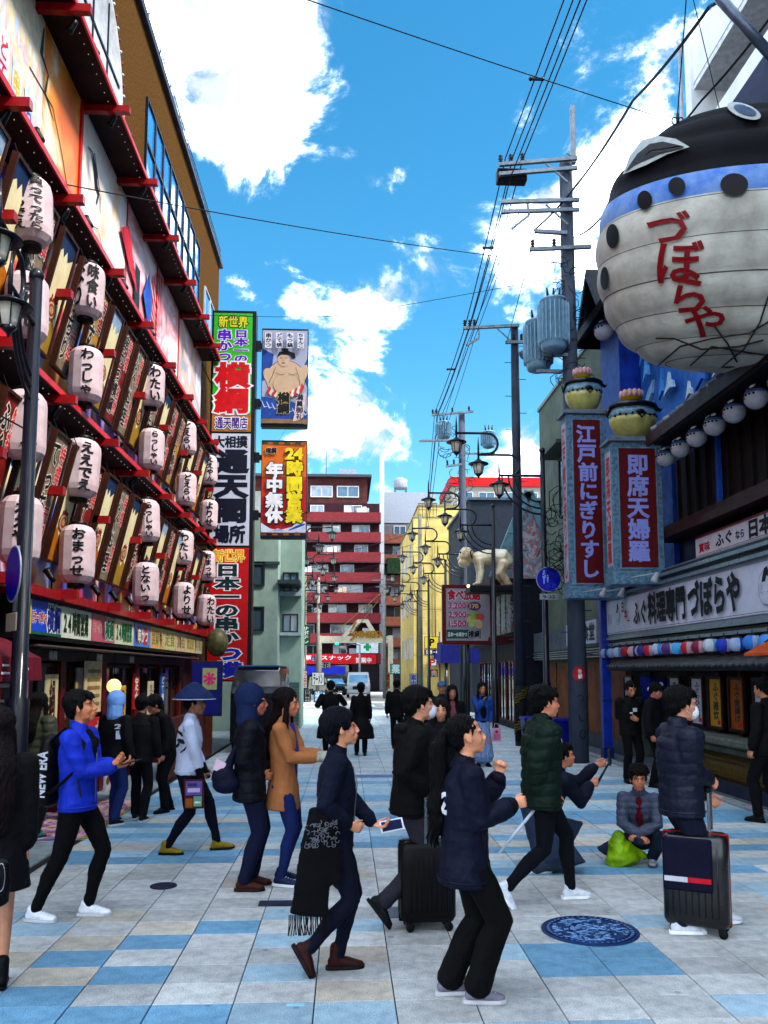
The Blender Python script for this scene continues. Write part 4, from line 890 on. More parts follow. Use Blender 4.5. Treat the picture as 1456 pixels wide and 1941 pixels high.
P2 = ('2c4a9a', '4a78c0', 'b8bccc', 'c8b048', 'b03040', '3050a0', 'c0a8b4', '9c2c3c')
mural('mural_mid', YA, YE, 5.22, 7.58, P2, sc=.8, dist=.7, det=2); mural('mural_low', YA, YE, 2.8, 5.08, P2[::-1], sc=.8, dist=.7, det=2)
# lanterns
def lantern(text, label, seed):
    r = empty('paper_lantern', (0, 0, 0), 0, label, 'lantern'); n = 16; R_ = .215; H_ = .70
    prof = [(.10, 0), (.16, .025), (.205, .085), (R_, .15), (R_, .35), (R_, .55), (.205, .615), (.16, .675), (.10, .70)]
    m = MB(); m.lathe(prof, (0, 0, 0), 12, False); sh = m.build('shade', mt('b4a4a6', .5, .10, 3, .1, 50, tint='a08a8e'), r, local=True); sh.data.polygons.foreach_set('use_smooth', [False]*len(sh.data.polygons))
    m = MB(); m.lathe([(.09, -.05), (.105, -.045), (.105, .005), (.09, .012)], (0, 0, 0), 14); m.build('base_ring', mt('0c0b0e', .4), r, local=True)
    m = MB(); m.lathe([(.09, .69), (.105, .695), (.105, .735), (.09, .74)], (0, 0, 0), 14); m.tube([(0, 0, .74), (0, 0, .83)], .008, 5); m.build('cap_ring', mt('0c0b0e', .4), r, local=True)
    # brushed writing wrapped round the barrel
    mb = MB(); mb.mat(mt('0b0b10', .5)); cols = text.split('/')
    for ci, col in enumerate(cols):
        ang0 = R(-72) if len(cols) == 1 else R(-98+46*(len(cols)-1-ci)); k = len(col); ch = .58/k; ww = min(.20, max(.13, ch*1.15)) if len(cols) == 1 else .15
        for i, c_ in enumerate(col):
            vs, fs = glyph(c_, .035); out = []
            for (x, y, z) in vs:
                a = ang0+((x-.5)*ww)/R_; zz = .64-ch*(i+1)+ch*(y+.12); rr = R_*math.cos(math.pi/12)+.006 if False else R_+.004
                out.append((rr*math.cos(a), rr*math.sin(a), zz))
            mb.add(out, fs, False)
    mb.build('lettering', None, sh, local=True)
    return r
LTXT = ['負ってったら/うけもでえ', 'おまっせ', 'どえらい', 'ええやん', 'らっしゃい', 'どえらい', 'わたい', 'わっしゃ', 'よりせ', 'とないっ', '味食い/なり', 'ええでえ']
LY = [7.0, 8.55, 10.45, 14.0, 17.0, 20.0]
rows = ((6.33, 'hanging under the third ledge'), (5.24, 'standing over the second ledge'), (3.98, 'hanging under the second ledge'), (2.90, 'standing over the lowest ledge'))
bay = ('nearest the camera', 'second from the camera', 'third from the camera', 'fourth from the camera', 'fifth from the camera', 'farthest from the camera')
idx = {(0, 1): 0, (0, 2): 10, (1, 2): 7, (2, 2): 11, (3, 1): 3, (3, 2): 1, (3, 3): 9, (1, 3): 4, (2, 3): 4, (0, 3): 6, (3, 4): 8, (0, 4): 5, (1, 4): 2, (2, 4): 6}
LGR = 'paper lanterns on the left restaurant'
for ri, (z, where) in enumerate(rows):
    for ci, y in enumerate(LY):
        o = lantern(LTXT[idx.get((ri, ci), (ri*5+ci*3) % 12)], 'pink white paper lantern %s, %s' % (where, bay[ci]), ri*7+ci); o['group'] = LGR
        o.location = (-3.36, y+random.uniform(-.12, .12), z+.03); rz = random.uniform(-.25, .25); o.rotation_euler = (random.uniform(-.05, .05), random.uniform(-.05, .05), rz+R(8)); sc_ = random.uniform(.98, 1.06); o.scale = (sc_, sc_, sc_*1.03)
        if ri in (1, 3): m = MB(); m.tube([(0, 0, -.05), (0, 0, -.10)], .02, 6); m.build('foot', mt('0c0b0e'), o, local=True)
# leaning framed boards between the ledges
FRM = mt('40200f', .55, .3, 10, .2, 40); CRM = mt('d0c6a6', .5, .12, 3, tint='bcae84'); BTX = (('特製', 'どて焼'), ('名物', '串かつ横綱'), ('大阪', 'ふぐ料理'), ('相撲', 'ちゃんこ鍋'), ('元祖', 'てっちり'), ('名代', 'かす汁'))
def frame_board(i, y, z0, z1, kind, label):
    wd = .50; b0 = Vector((-3.66, y, z0)); b1 = Vector((-3.33, y, z1)); u = Vector((0, 1, 0)); v = (b1-b0); hgt = v.length; v.normalize(); n = u.cross(v)
    r = empty('hanging_board', b0, 0, label, 'sign board', 'leaning framed boards on the left restaurant')
    M_ = lambda a, b, d: u*a+v*b+n*d
    m = MB(); e = .035
    for (a0, a1, c0, c1) in ((-wd/2, wd/2, 0, e), (-wd/2, wd/2, hgt-e, hgt), (-wd/2, -wd/2+e, e, hgt-e), (wd/2-e, wd/2, e, hgt-e)):
        m.obox(M_((a0+a1)/2, (c0+c1)/2, 0), u*(a1-a0)/2, v*(c1-c0)/2, n*.035)
    m.build('frame', FRM, r, local=True)
    face = {0: CRM, 1: mt('84241c', .5, .3, 5), 2: mt('8a7a68', .5, .3, 5), 3: mt('b08a3a', .5, .3, 5)}[kind]
    m = MB(); m.obox(M_(0, hgt/2, 0), u*(wd/2-e*.5), v*(hgt/2-e*.5), n*.012); m.build('panel', face, r, local=True)
    cv = Cv(b0+M_(-wd/2, 0, .0125), u, v)
    if kind == 0:
        cv.poly([(e, hgt-e), (e, hgt*.80), (.14, hgt*.86), (.2, hgt*.80), (.26, hgt*.87), (.33, hgt*.80), (wd-e, hgt*.86), (wd-e, hgt-e)], mt('1f3658' if i % 2 else '8a9cb0'))
        cv.poly([(e, e), (wd-e, e), (wd-e, hgt*.26), (.35, hgt*.30), (.25, hgt*.22), (.12, hgt*.31), (e, hgt*.25)], mt('a86a1a' if i % 3 else '9a7a2a'))
        if i % 2: cv.text('串' if i % 4 == 1 else '横', .13, hgt*.28, .38, hgt*.48, mt('8a1a14'), .03)
        for q in range(4): cv.ell(.25, hgt*.36, .15-.03*q, .12-.025*q, mt(('8a2a14', 'b0a382', '9a3a14', 'b08a5a')[q]), 16)
    else:
        a, b = BTX[i % len(BTX)]; c1, c2 = (('b8303c', 'b9b4ac') if kind != 3 else ('8a1014', '14110e'))
        cv.text(a, .26, hgt*.12, .45, hgt*.42, mt(c1), .03, outline=(mt('c4bcb0'), .05), vert=True); cv.text(b, .05, hgt*.10, .28, hgt*.93, mt('121014'), .03, outline=(mt('c4bcb0'), .05), vert=True)
        cv.text('特撰', .29, hgt*.60, .45, hgt*.92, mt(c1), .03, outline=(mt('c4bcb0'), .05), vert=True)
    # the canvas was laid out in world space around b0
    cv.done(r)
    m = MB()
    for a in (-wd*.35, wd*.35): m.tube([M_(a, hgt, 0), M_(a, hgt+.12, -.08)], .006, 5)
    m.build('hook', SPB, r, local=True)
    return r
ys = [7.5+.70*i for i in range(20)]
names = ('cream with a painted crest', 'dark red with white edged writing', 'black with red and white writing', 'gold with black writing')
for rr, (z0, z1, wh) in enumerate(((5.62, 7.05, 'upper row'), (3.18, 4.62, 'lower row'))):
    for i, y in enumerate(ys):
        k = (0, 1, 0, 0, 1, 0, 2, 0, 1, 0, 2, 0, 1, 0)[(i+rr*3) % 14] if rr else (0, 0, 2, 0, 2, 3, 0, 1, 2, 0, 2, 0, 1, 3)[i % 14]
        frame_board(i+rr, y, z0, z1, k, 'leaning %s board, %s, number %s along from the camera' % (names[k], wh, ('one', 'two', 'three', 'four', 'five', 'six', 'seven', 'eight', 'nine', 'ten', 'eleven', 'twelve', 'thirteen', 'fourteen', 'fifteen', 'sixteen', 'seventeen', 'eighteen', 'nineteen', 'twenty')[i]))
# ---- the strip of lit sign boxes over the door
m = MB(); FL.box(m, 8.75, 19.75, 2.20, 2.66, .30, .50); m.build('sign_box_rail', mt('12141a', .4), LB)
FS = Face((-3.4, 0, 0), (0, 1, 0), (1, 0, 0)); cells = [8.86, 9.92, 11.1, 12.2, 13.3, 14.4, 15.45, 16.55, 17.6, 18.6, 19.6]
bgc = ('1a4ab0', 'b9bcae', 'a85a6a', 'b0b49a', '4a7ab8', 'b89a68', 'b0aa7c', 'b8a088', 'b8a878', 'a8a488')
dsc = ('blue sign box with red and blue writing', 'white sign box reading 24 hours open', 'rose sign box with green writing', 'pale green sign box reading 24 hours open', 'blue and red sumo sign box', 'tan sign box with small print', 'pale yellow sign box with small print', 'peach sign box with small print', 'ochre sign box with small print', 'grey green sign box at the far end')
for i in range(10):
    y0, y1 = cells[i]+.02, cells[i+1]-.02; m = MB(); FS.box(m, y0, y1, 2.25, 2.62, 0.0, .03); o = m.build('sign_box', mt(bgc[i], .35, .08), None); tag(o, '%s in the strip over the restaurant front' % dsc[i], 'sign', 'sign boxes over the restaurant front')
    cv = Cv(FS.P(y0, 2.25, .031), (0, 1, 0), (0, 0, 1)); w_ = y1-y0
    rd, gn, bk, wh_ = mt('a81420'), mt('1c5a3c'), mt('101018'), mt('c4c4bc')
    if i == 0: cv.text('日本一の串かつ', .12, .12, .56, .26, rd, .03, outline=(wh_, .06)); cv.text('横綱', .56, .03, 1.0, .35, mt('142a7a'), .04, outline=(wh_, .07)); cv.rect(.0, .0, w_, .03, gn); cv.rect(.0, .0, .08, .37, mt('b8a83a'))
    elif i in (1, 3): cv.text('24時間営業', .05, .04, w_-.05-.08, .33, mt('20301c') if i == 1 else gn, .05)
    elif i == 2: cv.text('日本一の串かつ', .05, .12, .55, .24, rd, .03, outline=(wh_, .05)); cv.text('横綱', .58, .04, 1.0, .34, gn, .04, outline=(wh_, .05))
    elif i == 4: cv.ell(.3, .18, .2, .14, mt('8a4a4a')); cv.ell(.7, .18, .22, .15, mt('a83a3a')); cv.text('串かつ', .2, .06, .9, .3, wh_, .03)
    else:
        cv.text(('営業中', '定食', '宴会', '飲放題', '年中無休')[i-5], .08, .06, w_-.08, .32, mt('8a7848'), .02)
    cv.done(o)
# ---- ground floor
m = MB(); FL.box(m, YA, YE, 0, 2.2, -.6, -.55); m.build('shop_interior', mt('4a2c1c', .6, .3), LB)
for y in (7.4, 9.2, 11.3, 13.2, 15.2, 17.2, 19.2, 21.4): m = MB(); FL.box(m, y-.10, y+.10, 0, 2.2, -.05, .12); m.build('pillar', mt('5c0f14', .5, .2), LB)
for a, b_ in ((9.3, 11.2), (11.4, 13.1), (13.3, 15.1), (15.3, 17.1), (17.3, 19.1)):
    FL.window(LB, a, b_, .1, 1.95, mt('2a0c0e', .5), glass('4a3020', .12, name='dark_door_glass'), 0.0, 2, name='shop_door', fw=.05, trans=.75)
m = MB(); FL.box(m, 9.3, 19.4, 1.98, 2.12, .1, .16); m.build('lintel', mt('2a0a0c', .5), LB)
m = MB(); FL.box(m, 9.3, 19.4, 2.13, 2.15, .16, .5); m.build('rail', mt('6a5c58', .4, metal=.4), LB)
for y in (10.6, 12.6, 14.5):
    cv = Cv(FL.P(y, 1.99, .162), (0, 1, 0), (0, 0, 1)); cv.text('横綱', 0, 0, .3, .12, mt('b8b8b4'), .03); cv.done(LB)
def poster(label, y, z, w, h, bg, draw=None, x=.2): 
    m = MB(); FL.box(m, y-w/2, y+w/2, z-h/2, z+h/2, x, x+.02); o = m.build('poster', mt(bg, .5, .2), None); tag(o, label, 'poster'); cv = Cv(FL.P(y-w/2, z-h/2, x+.021), (0, 1, 0), (0, 0, 1))
    if draw: draw(cv, w, h)
    cv.done(o) if cv.mb.v else None; return o
poster('pale lit menu poster in the middle of the restaurant front', 12.3, 1.62, .8, .75, 'b8a888', lambda c, w, h: [c.rect(.1, .1+.12*i, w-.1, .15+.12*i, mt('8a6a3c')) for i in range(5)])
poster('red menu poster with a large burger at knee height', 11.4, .85, .95, .75, 'b0202a', lambda c, w, h: (c.text('大川場', .5, .1, .75, .7, mt('b8b4a0'), .04, vert=True), c.rect(.05, .05, .45, .3, mt('c0b070')), c.ell(.25, .5, .15, .12, mt('7a4a1c'))), .5)
poster('blue poster with a sumo wrestler leaning on the red stand', 10.5, .95, .42, .8, '2a4a9a', lambda c, w, h: (c.ell(.21, .4, .12, .15, mt('a8806a')), c.text('横綱', .24, .08, .38, .7, mt('a81420'), .04, vert=True)), .55)
poster('white flyer board with round food pictures', 12.2, .42, .8, .5, 'b4b0b4', lambda c, w, h: [c.ell(.15+.25*i, .15+.2*(i % 2), .09, .06, mt(('7a4a1c', 'a82840', 'b85a6a')[i])) for i in range(3)], .55)
for k, (y_, z_, bg_, tx_) in enumerate(((13.9, 1.3, 'c0a040', '串かつ'), (14.8, 1.5, 'a82c28', '定食'), (15.9, 1.35, 'c4b89c', '生ビール'), (16.9, 1.5, '2a5a9a', 'どて焼'), (9.6, 1.45, 'b83428', '名物'), (10.6, 1.5, 'c8b890', '鍋'))):
    poster('%s poster reading %s on the restaurant doors, %s' % (('yellow', 'red', 'cream', 'blue', 'vermilion', 'pale')[k], ('skewers', 'set meal', 'draught beer', 'stew', 'speciality', 'hot pot')[k], ('right of the lamp', 'second right of the lamp', 'third right of the lamp', 'fourth right of the lamp', 'nearest the camera', 'second from the camera')[k]), y_, z_, .42, .62, bg_, lambda c, w, h, t=tx_, k=k: (c.rect(.03, .03, w-.03, h-.03, mt(('b8903a', '9a2420', 'b8ac90', '24508c', 'a82c20', 'bcae88')[k])), c.text(t, .1, .06, .32, .56, mt('c8c4b8' if k in (1, 3, 4) else '3a1410'), .03, vert=True)))
m = MB(); q = FL.P(12.9, 1.62, .35); m.ball((0, 0, 0), .11, 14, 10); o = m.build('globe_lamp', mt('ffd08a', .4, .05, emit=.14), None, local=True, loc=q); tag(o, 'glowing yellow globe lamp beside the lit menu poster', 'lamp')
m = MB(); m.tube([(0, 0, .1), (0, 0, .5)], .008, 5); m.build('cord', SPB, o, local=True)
# awning and food counter at the near left
m = MB(); y0, y1 = 5.6, 8.35; prof = [(-3.85, 2.32), (-3.35, 2.16), (-3.02, 1.98), (-3.0, 1.76), (-3.03, 1.76), (-3.06, 1.95), (-3.4, 2.10), (-3.85, 2.24)]; n = len(prof)
m.add([(x, y0, z) for x, z in prof]+[(x, y1, z) for x, z in prof], [tuple(range(n-1, -1, -1)), tuple(range(n, 2*n))]+[(i, (i+1) % n, n+(i+1) % n, n+i) for i in range(n)], False)
aw = m.build('awning', mt('6a1428', .75, .25, 4, .2, 40), None); tag(aw, 'maroon canvas awning with white writing over the food counter at the left', 'awning')
cv = Cv((-3.0+.002, 6.25, 1.79), (0, 1, 0), (0, 0, 1)); cv.text('おすすめメニュー', .0, .01, 1.75, .15, mt('c9c4c8'), .03); cv.done(aw)
fc = empty('food_counter', (-3.5, 7.0, 0), 0, 'food display counter with a steel frame and lit shelves under the maroon awning', 'counter'); stl = mt('8e9298', .35, .1, metal=.6)
m = MB()
for y in (6.0, 8.2):
    m.tube([(-3.1, y, 0), (-3.1, y, 1.85)], .02, 6)
m.tube([(-3.1, 6.0, 1.72), (-3.1, 8.2, 1.72)], .02, 6); m.build('frame', stl, fc)
m = MB(); m.b(-3.85, -3.15, 6.0, 8.2, .35, .42).b(-3.85, -3.15, 6.0, 8.2, .02, .35); m.build('base', mt('a0a4a8', .5), fc)
for z in (.8, 1.2, 1.55):
    m = MB(); m.b(-3.85, -3.3, 6.0, 8.2, z, z+.025); sh_ = m.build('shelf', mt('b0a8a0', .4), fc); m = MB(); rn = random.Random(int(z*10))
    for i in range(22): c_ = rn.choice(('9a7a1c', '7a3a1a', '3c5a1c', 'a82c20', 'b0a080')); m.mat(mt(c_, .6)).ball((-3.42+rn.uniform(-.08, .08), 6.1+.095*i, z+.06), (.045, .045, .04), 7, 5)
    m.build('food_sample', None, sh_, kind='stuff')
m = MB(); m.b(-3.86, -3.84, 6.0, 8.2, .5, 1.9); m.build('back_panel', mt('a89888', .5), fc)
# low wooden wall and blue board at the far corner
m = MB()
for i in range(24): m.bev(-3.02, -2.96, 14.2+.19*i, 14.385+.19*i, .01, 1.05, .008)
o = m.build('low_wall', mt('5a2a18', .6, .3, 8, .2, 30), None, kind='structure')
c = at(391, 1305, 17.5); o, cv = sign('notice_board', 'dark blue board with a pink flower emblem at the far corner of the restaurant', (c.x, 17.5, c.z), .66, 1.15, .06, mt('141c6a', .5, .1)); cv.rect(.25, .55, .55, 1.0, mt('9a9c6c'))
for i in range(7): a = 2*math.pi*i/7; cv.line([(.40, .78), (.40+.13*math.cos(a), .78+.13*math.sin(a))], [.02, .07], mt('c82478'))
cv.done(o)
# blowfish-shaped lamp at the corner
m = MB(); m.ball((0, 0, 0), (.26, .24, .34), 14, 10); c = at(412, 1218, 19.6); o = m.build('hanging_gourd', mt('3c3f22', .45, .3, 6, tint='6a6048'), None, local=True, loc=c); tag(o, 'mottled olive round float hanging at the far end of the lowest red ledge', 'float')
# ================================================================ tower sign and flag signs
tw = empty('tower_sign', (-2.9, 21.6, 0), 0, 'tall three part vertical shop sign at the far corner of the restaurant', 'sign'); Ys = 21.5
x0, x1 = at(400, 900, Ys).x, at(474, 900, Ys).x; zs = [at(440, y, Ys).z for y in (592, 820, 1036, 1292)]
m = MB(); m.b(x0-.06, x1+.10, Ys+.01, Ys+.40, zs[3], zs[0]+.05); m.build('casing', mt('15161c', .4, .1), tw)
wd = x1-x0; pn = (mt('3a9a2c', .4, .1), mt('a8acb8', .4, .06), mt('a81018', .4, .1)); WH = mt('c8c8cc', .45); DG = mt('10142a', .45); RDt = mt('b00c18', .4)
for i in range(3):
    zt, zb = zs[i]-.03, zs[i+1]+.03; m = MB(); m.b(x0, x1, Ys-.012, Ys+.01, zb, zt); p_ = m.build('panel', pn[i], tw); cv = Cv((x0, Ys-.0125, zb), (1, 0, 0), (0, 0, 1)); h = zt-zb
    if i == 0:
        cv.rect(0, 0, wd, h*.15, mt('9a6a2c')); cv.text('新世界', .12, h*.875, wd-.12, h*.98, mt('b8b020'), .03, outline=(mt('14141c'), .06)); vi = mt('5a149a')
        cv.text('日本一の', wd*.53, h*.58, wd*.90, h*.86, vi, .045, outline=(WH, .05), vert=True); cv.text('串かつ', wd*.08, h*.58, wd*.48, h*.86, vi, .045, outline=(WH, .05), vert=True)
        cv.text('横綱', .06, h*.15, wd-.06, h*.58, RDt, .055, outline=(WH, .05), vert=True); cv.text('通天閣店', .08, h*.02, wd-.08, h*.12, mt('4a1a7a'), .03, outline=(WH, .06))
    elif i == 1:
        cv.text('大相撲', .05, h*.87, wd-.08, h*.98, DG, .045); cv.text('通天閣', .10, h*.20, wd-.06, h*.86, DG, .06, vert=True); cv.text('場所', .10, h*.02, wd-.10, h*.18, DG, .05)
    else:
        cv.text('新世界', .10, h*.89, wd-.10, h*.985, mt('c88a1c'), .02, outline=(mt('d0c070'), .07)); cv.text('日本一の串か', .16, h*.27, wd-.22, h*.88, mt('0f3038'), .05, outline=(WH, .06), vert=True)
        cv.text('つ横', .20, h*.02, wd-.12, h*.26, mt('1c2a9a'), .05, outline=(WH, .05), vert=True)
    cv.done(p_)
def flag(label, pa, pb, draw, bg):
    a, b_ = at(pa[0], pa[1], Ys+.1), at(pb[0], pb[1], Ys+.1); r = empty('flag_sign', (a.x, Ys, a.z), 0, label, 'sign'); w_ = b_.x-a.x; h = a.z-b_.z
    m = MB(); m.bev(a.x, b_.x, Ys+.1, Ys+.34, b_.z, a.z, .01); m.build('casing', mt('141a2c', .4), r); m = MB(); m.b(a.x+.02, b_.x-.02, Ys+.088, Ys+.1, b_.z+.08, a.z-.06); p_ = m.build('panel', bg, r)
    cv = Cv((a.x+.02, Ys+.0875, b_.z+.08), (1, 0, 0), (0, 0, 1)); draw(cv, w_-.04, h-.14); cv.done(p_)
    for t in (.17, .76): m = MB(); z = a.z-h*t; m.b(x1+.10, a.x, Ys+.15, Ys+.28, z-.06, z+.06).b(x1+.10, x1+.22, Ys+.12, Ys+.31, z-.12, z+.12); m.build('bracket', mt('0e1018', .4), r)
    return r
def wrestler(c, w, h):
    sk_, ln, ha, bl_, wv = mt('a8927c', .5, .05), mt('20181a'), mt('0e1018'), mt('24488a'), mt('a8b4c4')
    c.rect(0, 0, w, h, mt('8f90a0', .5, .05)); c.poly([(0, h*.80), (w*.25, h*.74), (w*.2, h*.5), (0, h*.45)], bl_); c.poly([(w, h*.70), (w*.85, h*.55), (w, h*.4)], bl_)
    c.ell(w*.52, h*.48, w*.44, h*.20, ln, 32); c.ell(w*.52, h*.48, w*.43, h*.195, sk_, 32); c.ell(w*.18, h*.50, w*.13, h*.10, sk_, 20, .5); c.ell(w*.88, h*.52, w*.11, h*.12, sk_, 20, -.4)
    c.ell(w*.54, h*.42, w*.30, h*.125, ln, 32); c.ell(w*.54, h*.423, w*.292, h*.121, sk_, 32); c.ell(w*.47, h*.68, w*.125, h*.07, sk_, 24); c.poly([(w*.33, h*.71), (w*.37, h*.765), (w*.55, h*.785), (w*.72, h*.755), (w*.74, h*.70), (w*.66, h*.70), (w*.60, h*.735), (w*.42, h*.735)], ha); c.ell(w*.50, h*.79, w*.08, h*.016, ha, 14)
    for (a, b) in ((.42, .70), (.52, .70)): c.line([((a-.03)*w, b*h), ((a+.03)*w, (b+.003)*h)], .012, ln)
    c.line([(w*.47, h*.69), (w*.455, h*.668), (w*.485, h*.666)], .008, ln); c.line([(w*.43, h*.648), (w*.51, h*.650)], .014, mt('7a2a28'))
    c.line([(w*.30, h*.54), (w*.42, h*.52), (w*.5, h*.53)], .01, ln); c.line([(w*.58, h*.53), (w*.68, h*.52), (w*.78, h*.54)], .01, ln); c.line([(w*.16, h*.43), (w*.24, h*.52), (w*.30, h*.60)], .01, ln); c.line([(w*.84, h*.43), (w*.80, h*.52), (w*.74, h*.60)], .01, ln); c.ell(w*.50, h*.375, .012, .010, ln, 8)
    rd = mt('a83a30'); 
    for i in range(5): a = .10+.055*i; c.poly([(a*w, h*(.33-.012*i)), ((a+.07)*w, h*(.40-.02*i)), ((a+.13)*w, h*(.345-.02*i)), ((a+.05)*w, h*(.30-.01*i))], rd if i % 2 == 0 else mt('b8b4b0'))
    for i in range(6): a = .50+.065*i; c.poly([(a*w, h*(.27+.015*i)), ((a+.06)*w, h*(.33+.02*i)), ((a+.12)*w, h*(.29+.02*i)), ((a+.05)*w, h*(.25+.014*i))], rd if i % 2 else mt('b8b4b0'))
    c.poly([(0, 0), (w, 0), (w, h*.12), (w*.8, h*.20), (w*.6, h*.25), (w*.45, h*.18), (w*.25, h*.27), (0, h*.28)], bl_)
    for i in range(9): a = i/8; c.line([(a*w*.9, h*(.24-.10*a)), (a*w*.9+.08, h*(.17-.08*a)), (a*w*.9+.17, h*(.18-.06*a))], [.012, .035, .008], wv)
    c.rect(0, 0, w, h*.045, mt('80684c')); c.text('横綱', w*.35, h*.10, w*.62, h*.33, ha, .05, outline=(mt('b8a860'), .03), vert=True)
    c.poly([(w*.70, h*.02), (w*.92, h*.05), (w*.98, h*.32), (w*.78, h*.30)], mt('b8a8ac')); c.text('満員御礼', w*.76, h*.04, w*.92, h*.31, ha, .03, vert=True)
    for i, t in enumerate(('串かつ', 'どて焼', 'もつ鍋', 'ちゃんこ')): a = .06+.24*i; c.rect(a*w, h*.80, (a+.15)*w, h*.965, mt('b4b4bc')); c.text(t, (a+.01)*w, h*.805, (a+.14)*w, h*.96, ha, .03, vert=True)
def hours(c, w, h):
    og, rd, ye, wh_, ol = mt('b8641a', .4, .1), mt('a8141c', .4, .1), mt('c8b81c', .4), mt('c8c8cc', .4), mt('2a0c10')
    c.rect(0, 0, w, h, rd); c.rect(0, h*.62, w, h, og); c.poly([(0, h*.62), (0, h*.40), (w*.3, h*.52), (w*.6, h*.48), (w, h*.60), (w, h*.63)], mt('b03c1a', .4))
    for i in range(8): c.rect(w*i/8, h*.975, w*(i+1)/8, h, mt(('3a4a2a', '9a5a1a')[i % 2])); c.rect(w*i/8, 0, w*(i+1)/8, h*.02, mt(('9a5a1a', '1c2a3a')[i % 2]))
    c.poly([(0, h*.03), (w, h*.03), (w, h*.14), (w*.85, h*.17), (w*.7, h*.09), (w*.4, h*.05), (w*.2, h*.07), (0, h*.13)], mt('b4bccc')); c.line([(w*.62, h*.05), (w*.8, h*.09), (w*.98, h*.12)], [.02, .07, .04], mt('2a4a9a'))
    c.poly([(w*.22, h*.04), (w*.38, h*.075), (w*.55, h*.04)], mt('8fa0c0')); c.text('横綱', w*.08, h*.87, w*.33, h*.94, ol, .04, outline=(mt('b8a48c'), .06))
    c.text('24', w*.52, h*.81, w*.93, h*.94, ye, .05, outline=(ol, .06)); c.text('時間営業', w*.55, h*.13, w*.92, h*.80, ye, .055, outline=(ol, .05), vert=True); c.text('年中無休', w*.10, h*.13, w*.48, h*.78, wh_, .055, outline=(ol, .05), vert=True)
flag('upper flag sign painted with a sumo wrestler above blue waves', (497, 622), (583, 810), wrestler, mt('9a9aa8'))
flag('lower orange and red flag sign with large yellow and white writing', (496, 834), (581, 1021), hours, mt('a8141c'))
# ---- pale green building beyond
gb = empty('green_building', (-3.2, 26, 0), 0, 'pale grey green plastered building behind the tower sign', 'building'); GW = mt('8a9c94', .8, .15, 1.5, .15, 30, tint='74867e')
f = Face((-7.0, 26.0, 0), (1, 0, 0), (0, -1, 0)); xa = at(475, 1100, 26).x+7; xb = at(527, 1100, 26).x+7; xc = at(572, 1100, 27).x+7
m = MB(); f.box(m, 0, xb, 0, at(500, 975, 26).z, -10, 0); m.build('wall', GW, gb); m = MB(); f.box(m, xb, xc, 0, at(500, 1008, 27).z, -3, -1.0); m.build('wall', GW, gb)
m = MB(); f.box(m, xb, xc, 4.6, 4.72, -.999, .1); f.box(m, 0, xb+.05, 5.2, 5.3, 0, .06); m.build('string_course', mt('3c4a4c'), gb)
for z0, z1 in ((1062, 1108), (1148, 1195)):
    f.window(gb, xa, xa+.45, at(0, z1, 26).z, at(0, z0, 26).z, mt('30383c', .4), glass('42505c', .12, name='dusty_glass'), 0, 0)
for z0, z1 in ((1082, 1120), (1162, 1198)): f.window(gb, xb+.08, xc-.1, at(0, z1, 27).z, at(0, z0, 27).z, mt('28303a', .4), glass('5a7484', .1, name='balcony_glass'), -1.0, 1)
m = MB(); f.box(m, xb, xc, at(0, 1128, 27).z, at(0, 1120, 27).z, -1.0, -.8); f.box(m, xb, xc, at(0, 1204, 27).z, at(0, 1198, 27).z, -1.0, -.8); m.build('sill', mt('9aa8ac'), gb)
m = MB()
for i in range(14): f.box(m, xb+.02, xc-.05, .1+.1*i, .19+.1*i, -1.0, -.95)
m.build('shutter', mt('54686a', .5, .1), gb)
m = MB(); f.box(m, xa-.1, xb, at(0, 870, 28).z-2.5, at(0, 870, 28).z-1.2, -3, -1.2); m.build('roof_block', mt('a8b0b0'), gb)
m = MB(); m.tube([f.P(xa-.15, 0, .06), f.P(xa-.15, 8, .06)], .05, 8); m.build('downpipe', mt('9a9c94'), gb)
# ================================================================ the blowfish restaurant on the right
YF = 17.5
RBD = empty('blowfish_restaurant', (6.2, 12, 0), 0, 'dark blue and timber blowfish restaurant on the right with a long white sign board', 'building')
FR = Face((6.2, YF, 0), (0, -1, 0), (-1, 0, 0))     # a = YF - Y
BLU = mt('14387c', .5, .25, 3, .2, 30); NAVY = mt('0d1f4e', .5, .3, 3); TIM = mt('1c1110', .6, .35, 6, .3, 30, stretch=(1, 1, .2)); SIL = mt('7f8c98', .3, .15, 8, metal=.5); BRN = mt('3a1f1a', .5, .3, 5)
NR = 12.5
m = MB(); FR.box(m, 0, NR, 2.1, 11.0, -5, 0); m.build('wall', NAVY, RBD)
m = MB(); FR.box(m, 0, NR, 0, 2.1, -5, -.35); m.build('inner_wall', mt('141012', .6), RBD)
m = MB(); FR.box(m, .05, NR, 2.56, 3.38, 0, .58); m.build('board_box', mt('7c8894', .4, .1), RBD)
m = MB(); FR.box(m, .10, NR, 2.62, 3.33, .58, .60); sb = m.build('sign_board', mt('b0b4c4', .45, .06), RBD)
cv = Cv(FR.P(.10, 2.62, .602), FR.u, (0, 0, 1)); bk = mt('0e1020', .5); rd = mt('a0142c')
cv.text('11', .12, .22, .30, .42, bk, .01)
for (cx, s_) in ((.72, .7), (6.75, 1.0)):
    for r_, cc in ((.24, '70727c'), (.228, 'b0b4c4')): cv.ell(cx, .34, r_*s_*.85, r_*s_, mt(cc), 24)
    cv.poly([(cx-.10*s_, .42), (cx-.02*s_, .60), (cx+.06*s_, .62), (cx+.12*s_, .46), (cx+.04*s_, .50), (cx, .42)], bk)
    for i in range(6): cv.ell(cx-.1*s_+.04*s_*i, .28-.03*(i % 2), .008, .008, bk, 8)
cv.text('日', 1.02, .40, 1.18, .62, rd, .04).text('本', 1.20, .26, 1.36, .46, rd, .04).text('一', 1.37, .14, 1.52, .30, rd, .04)
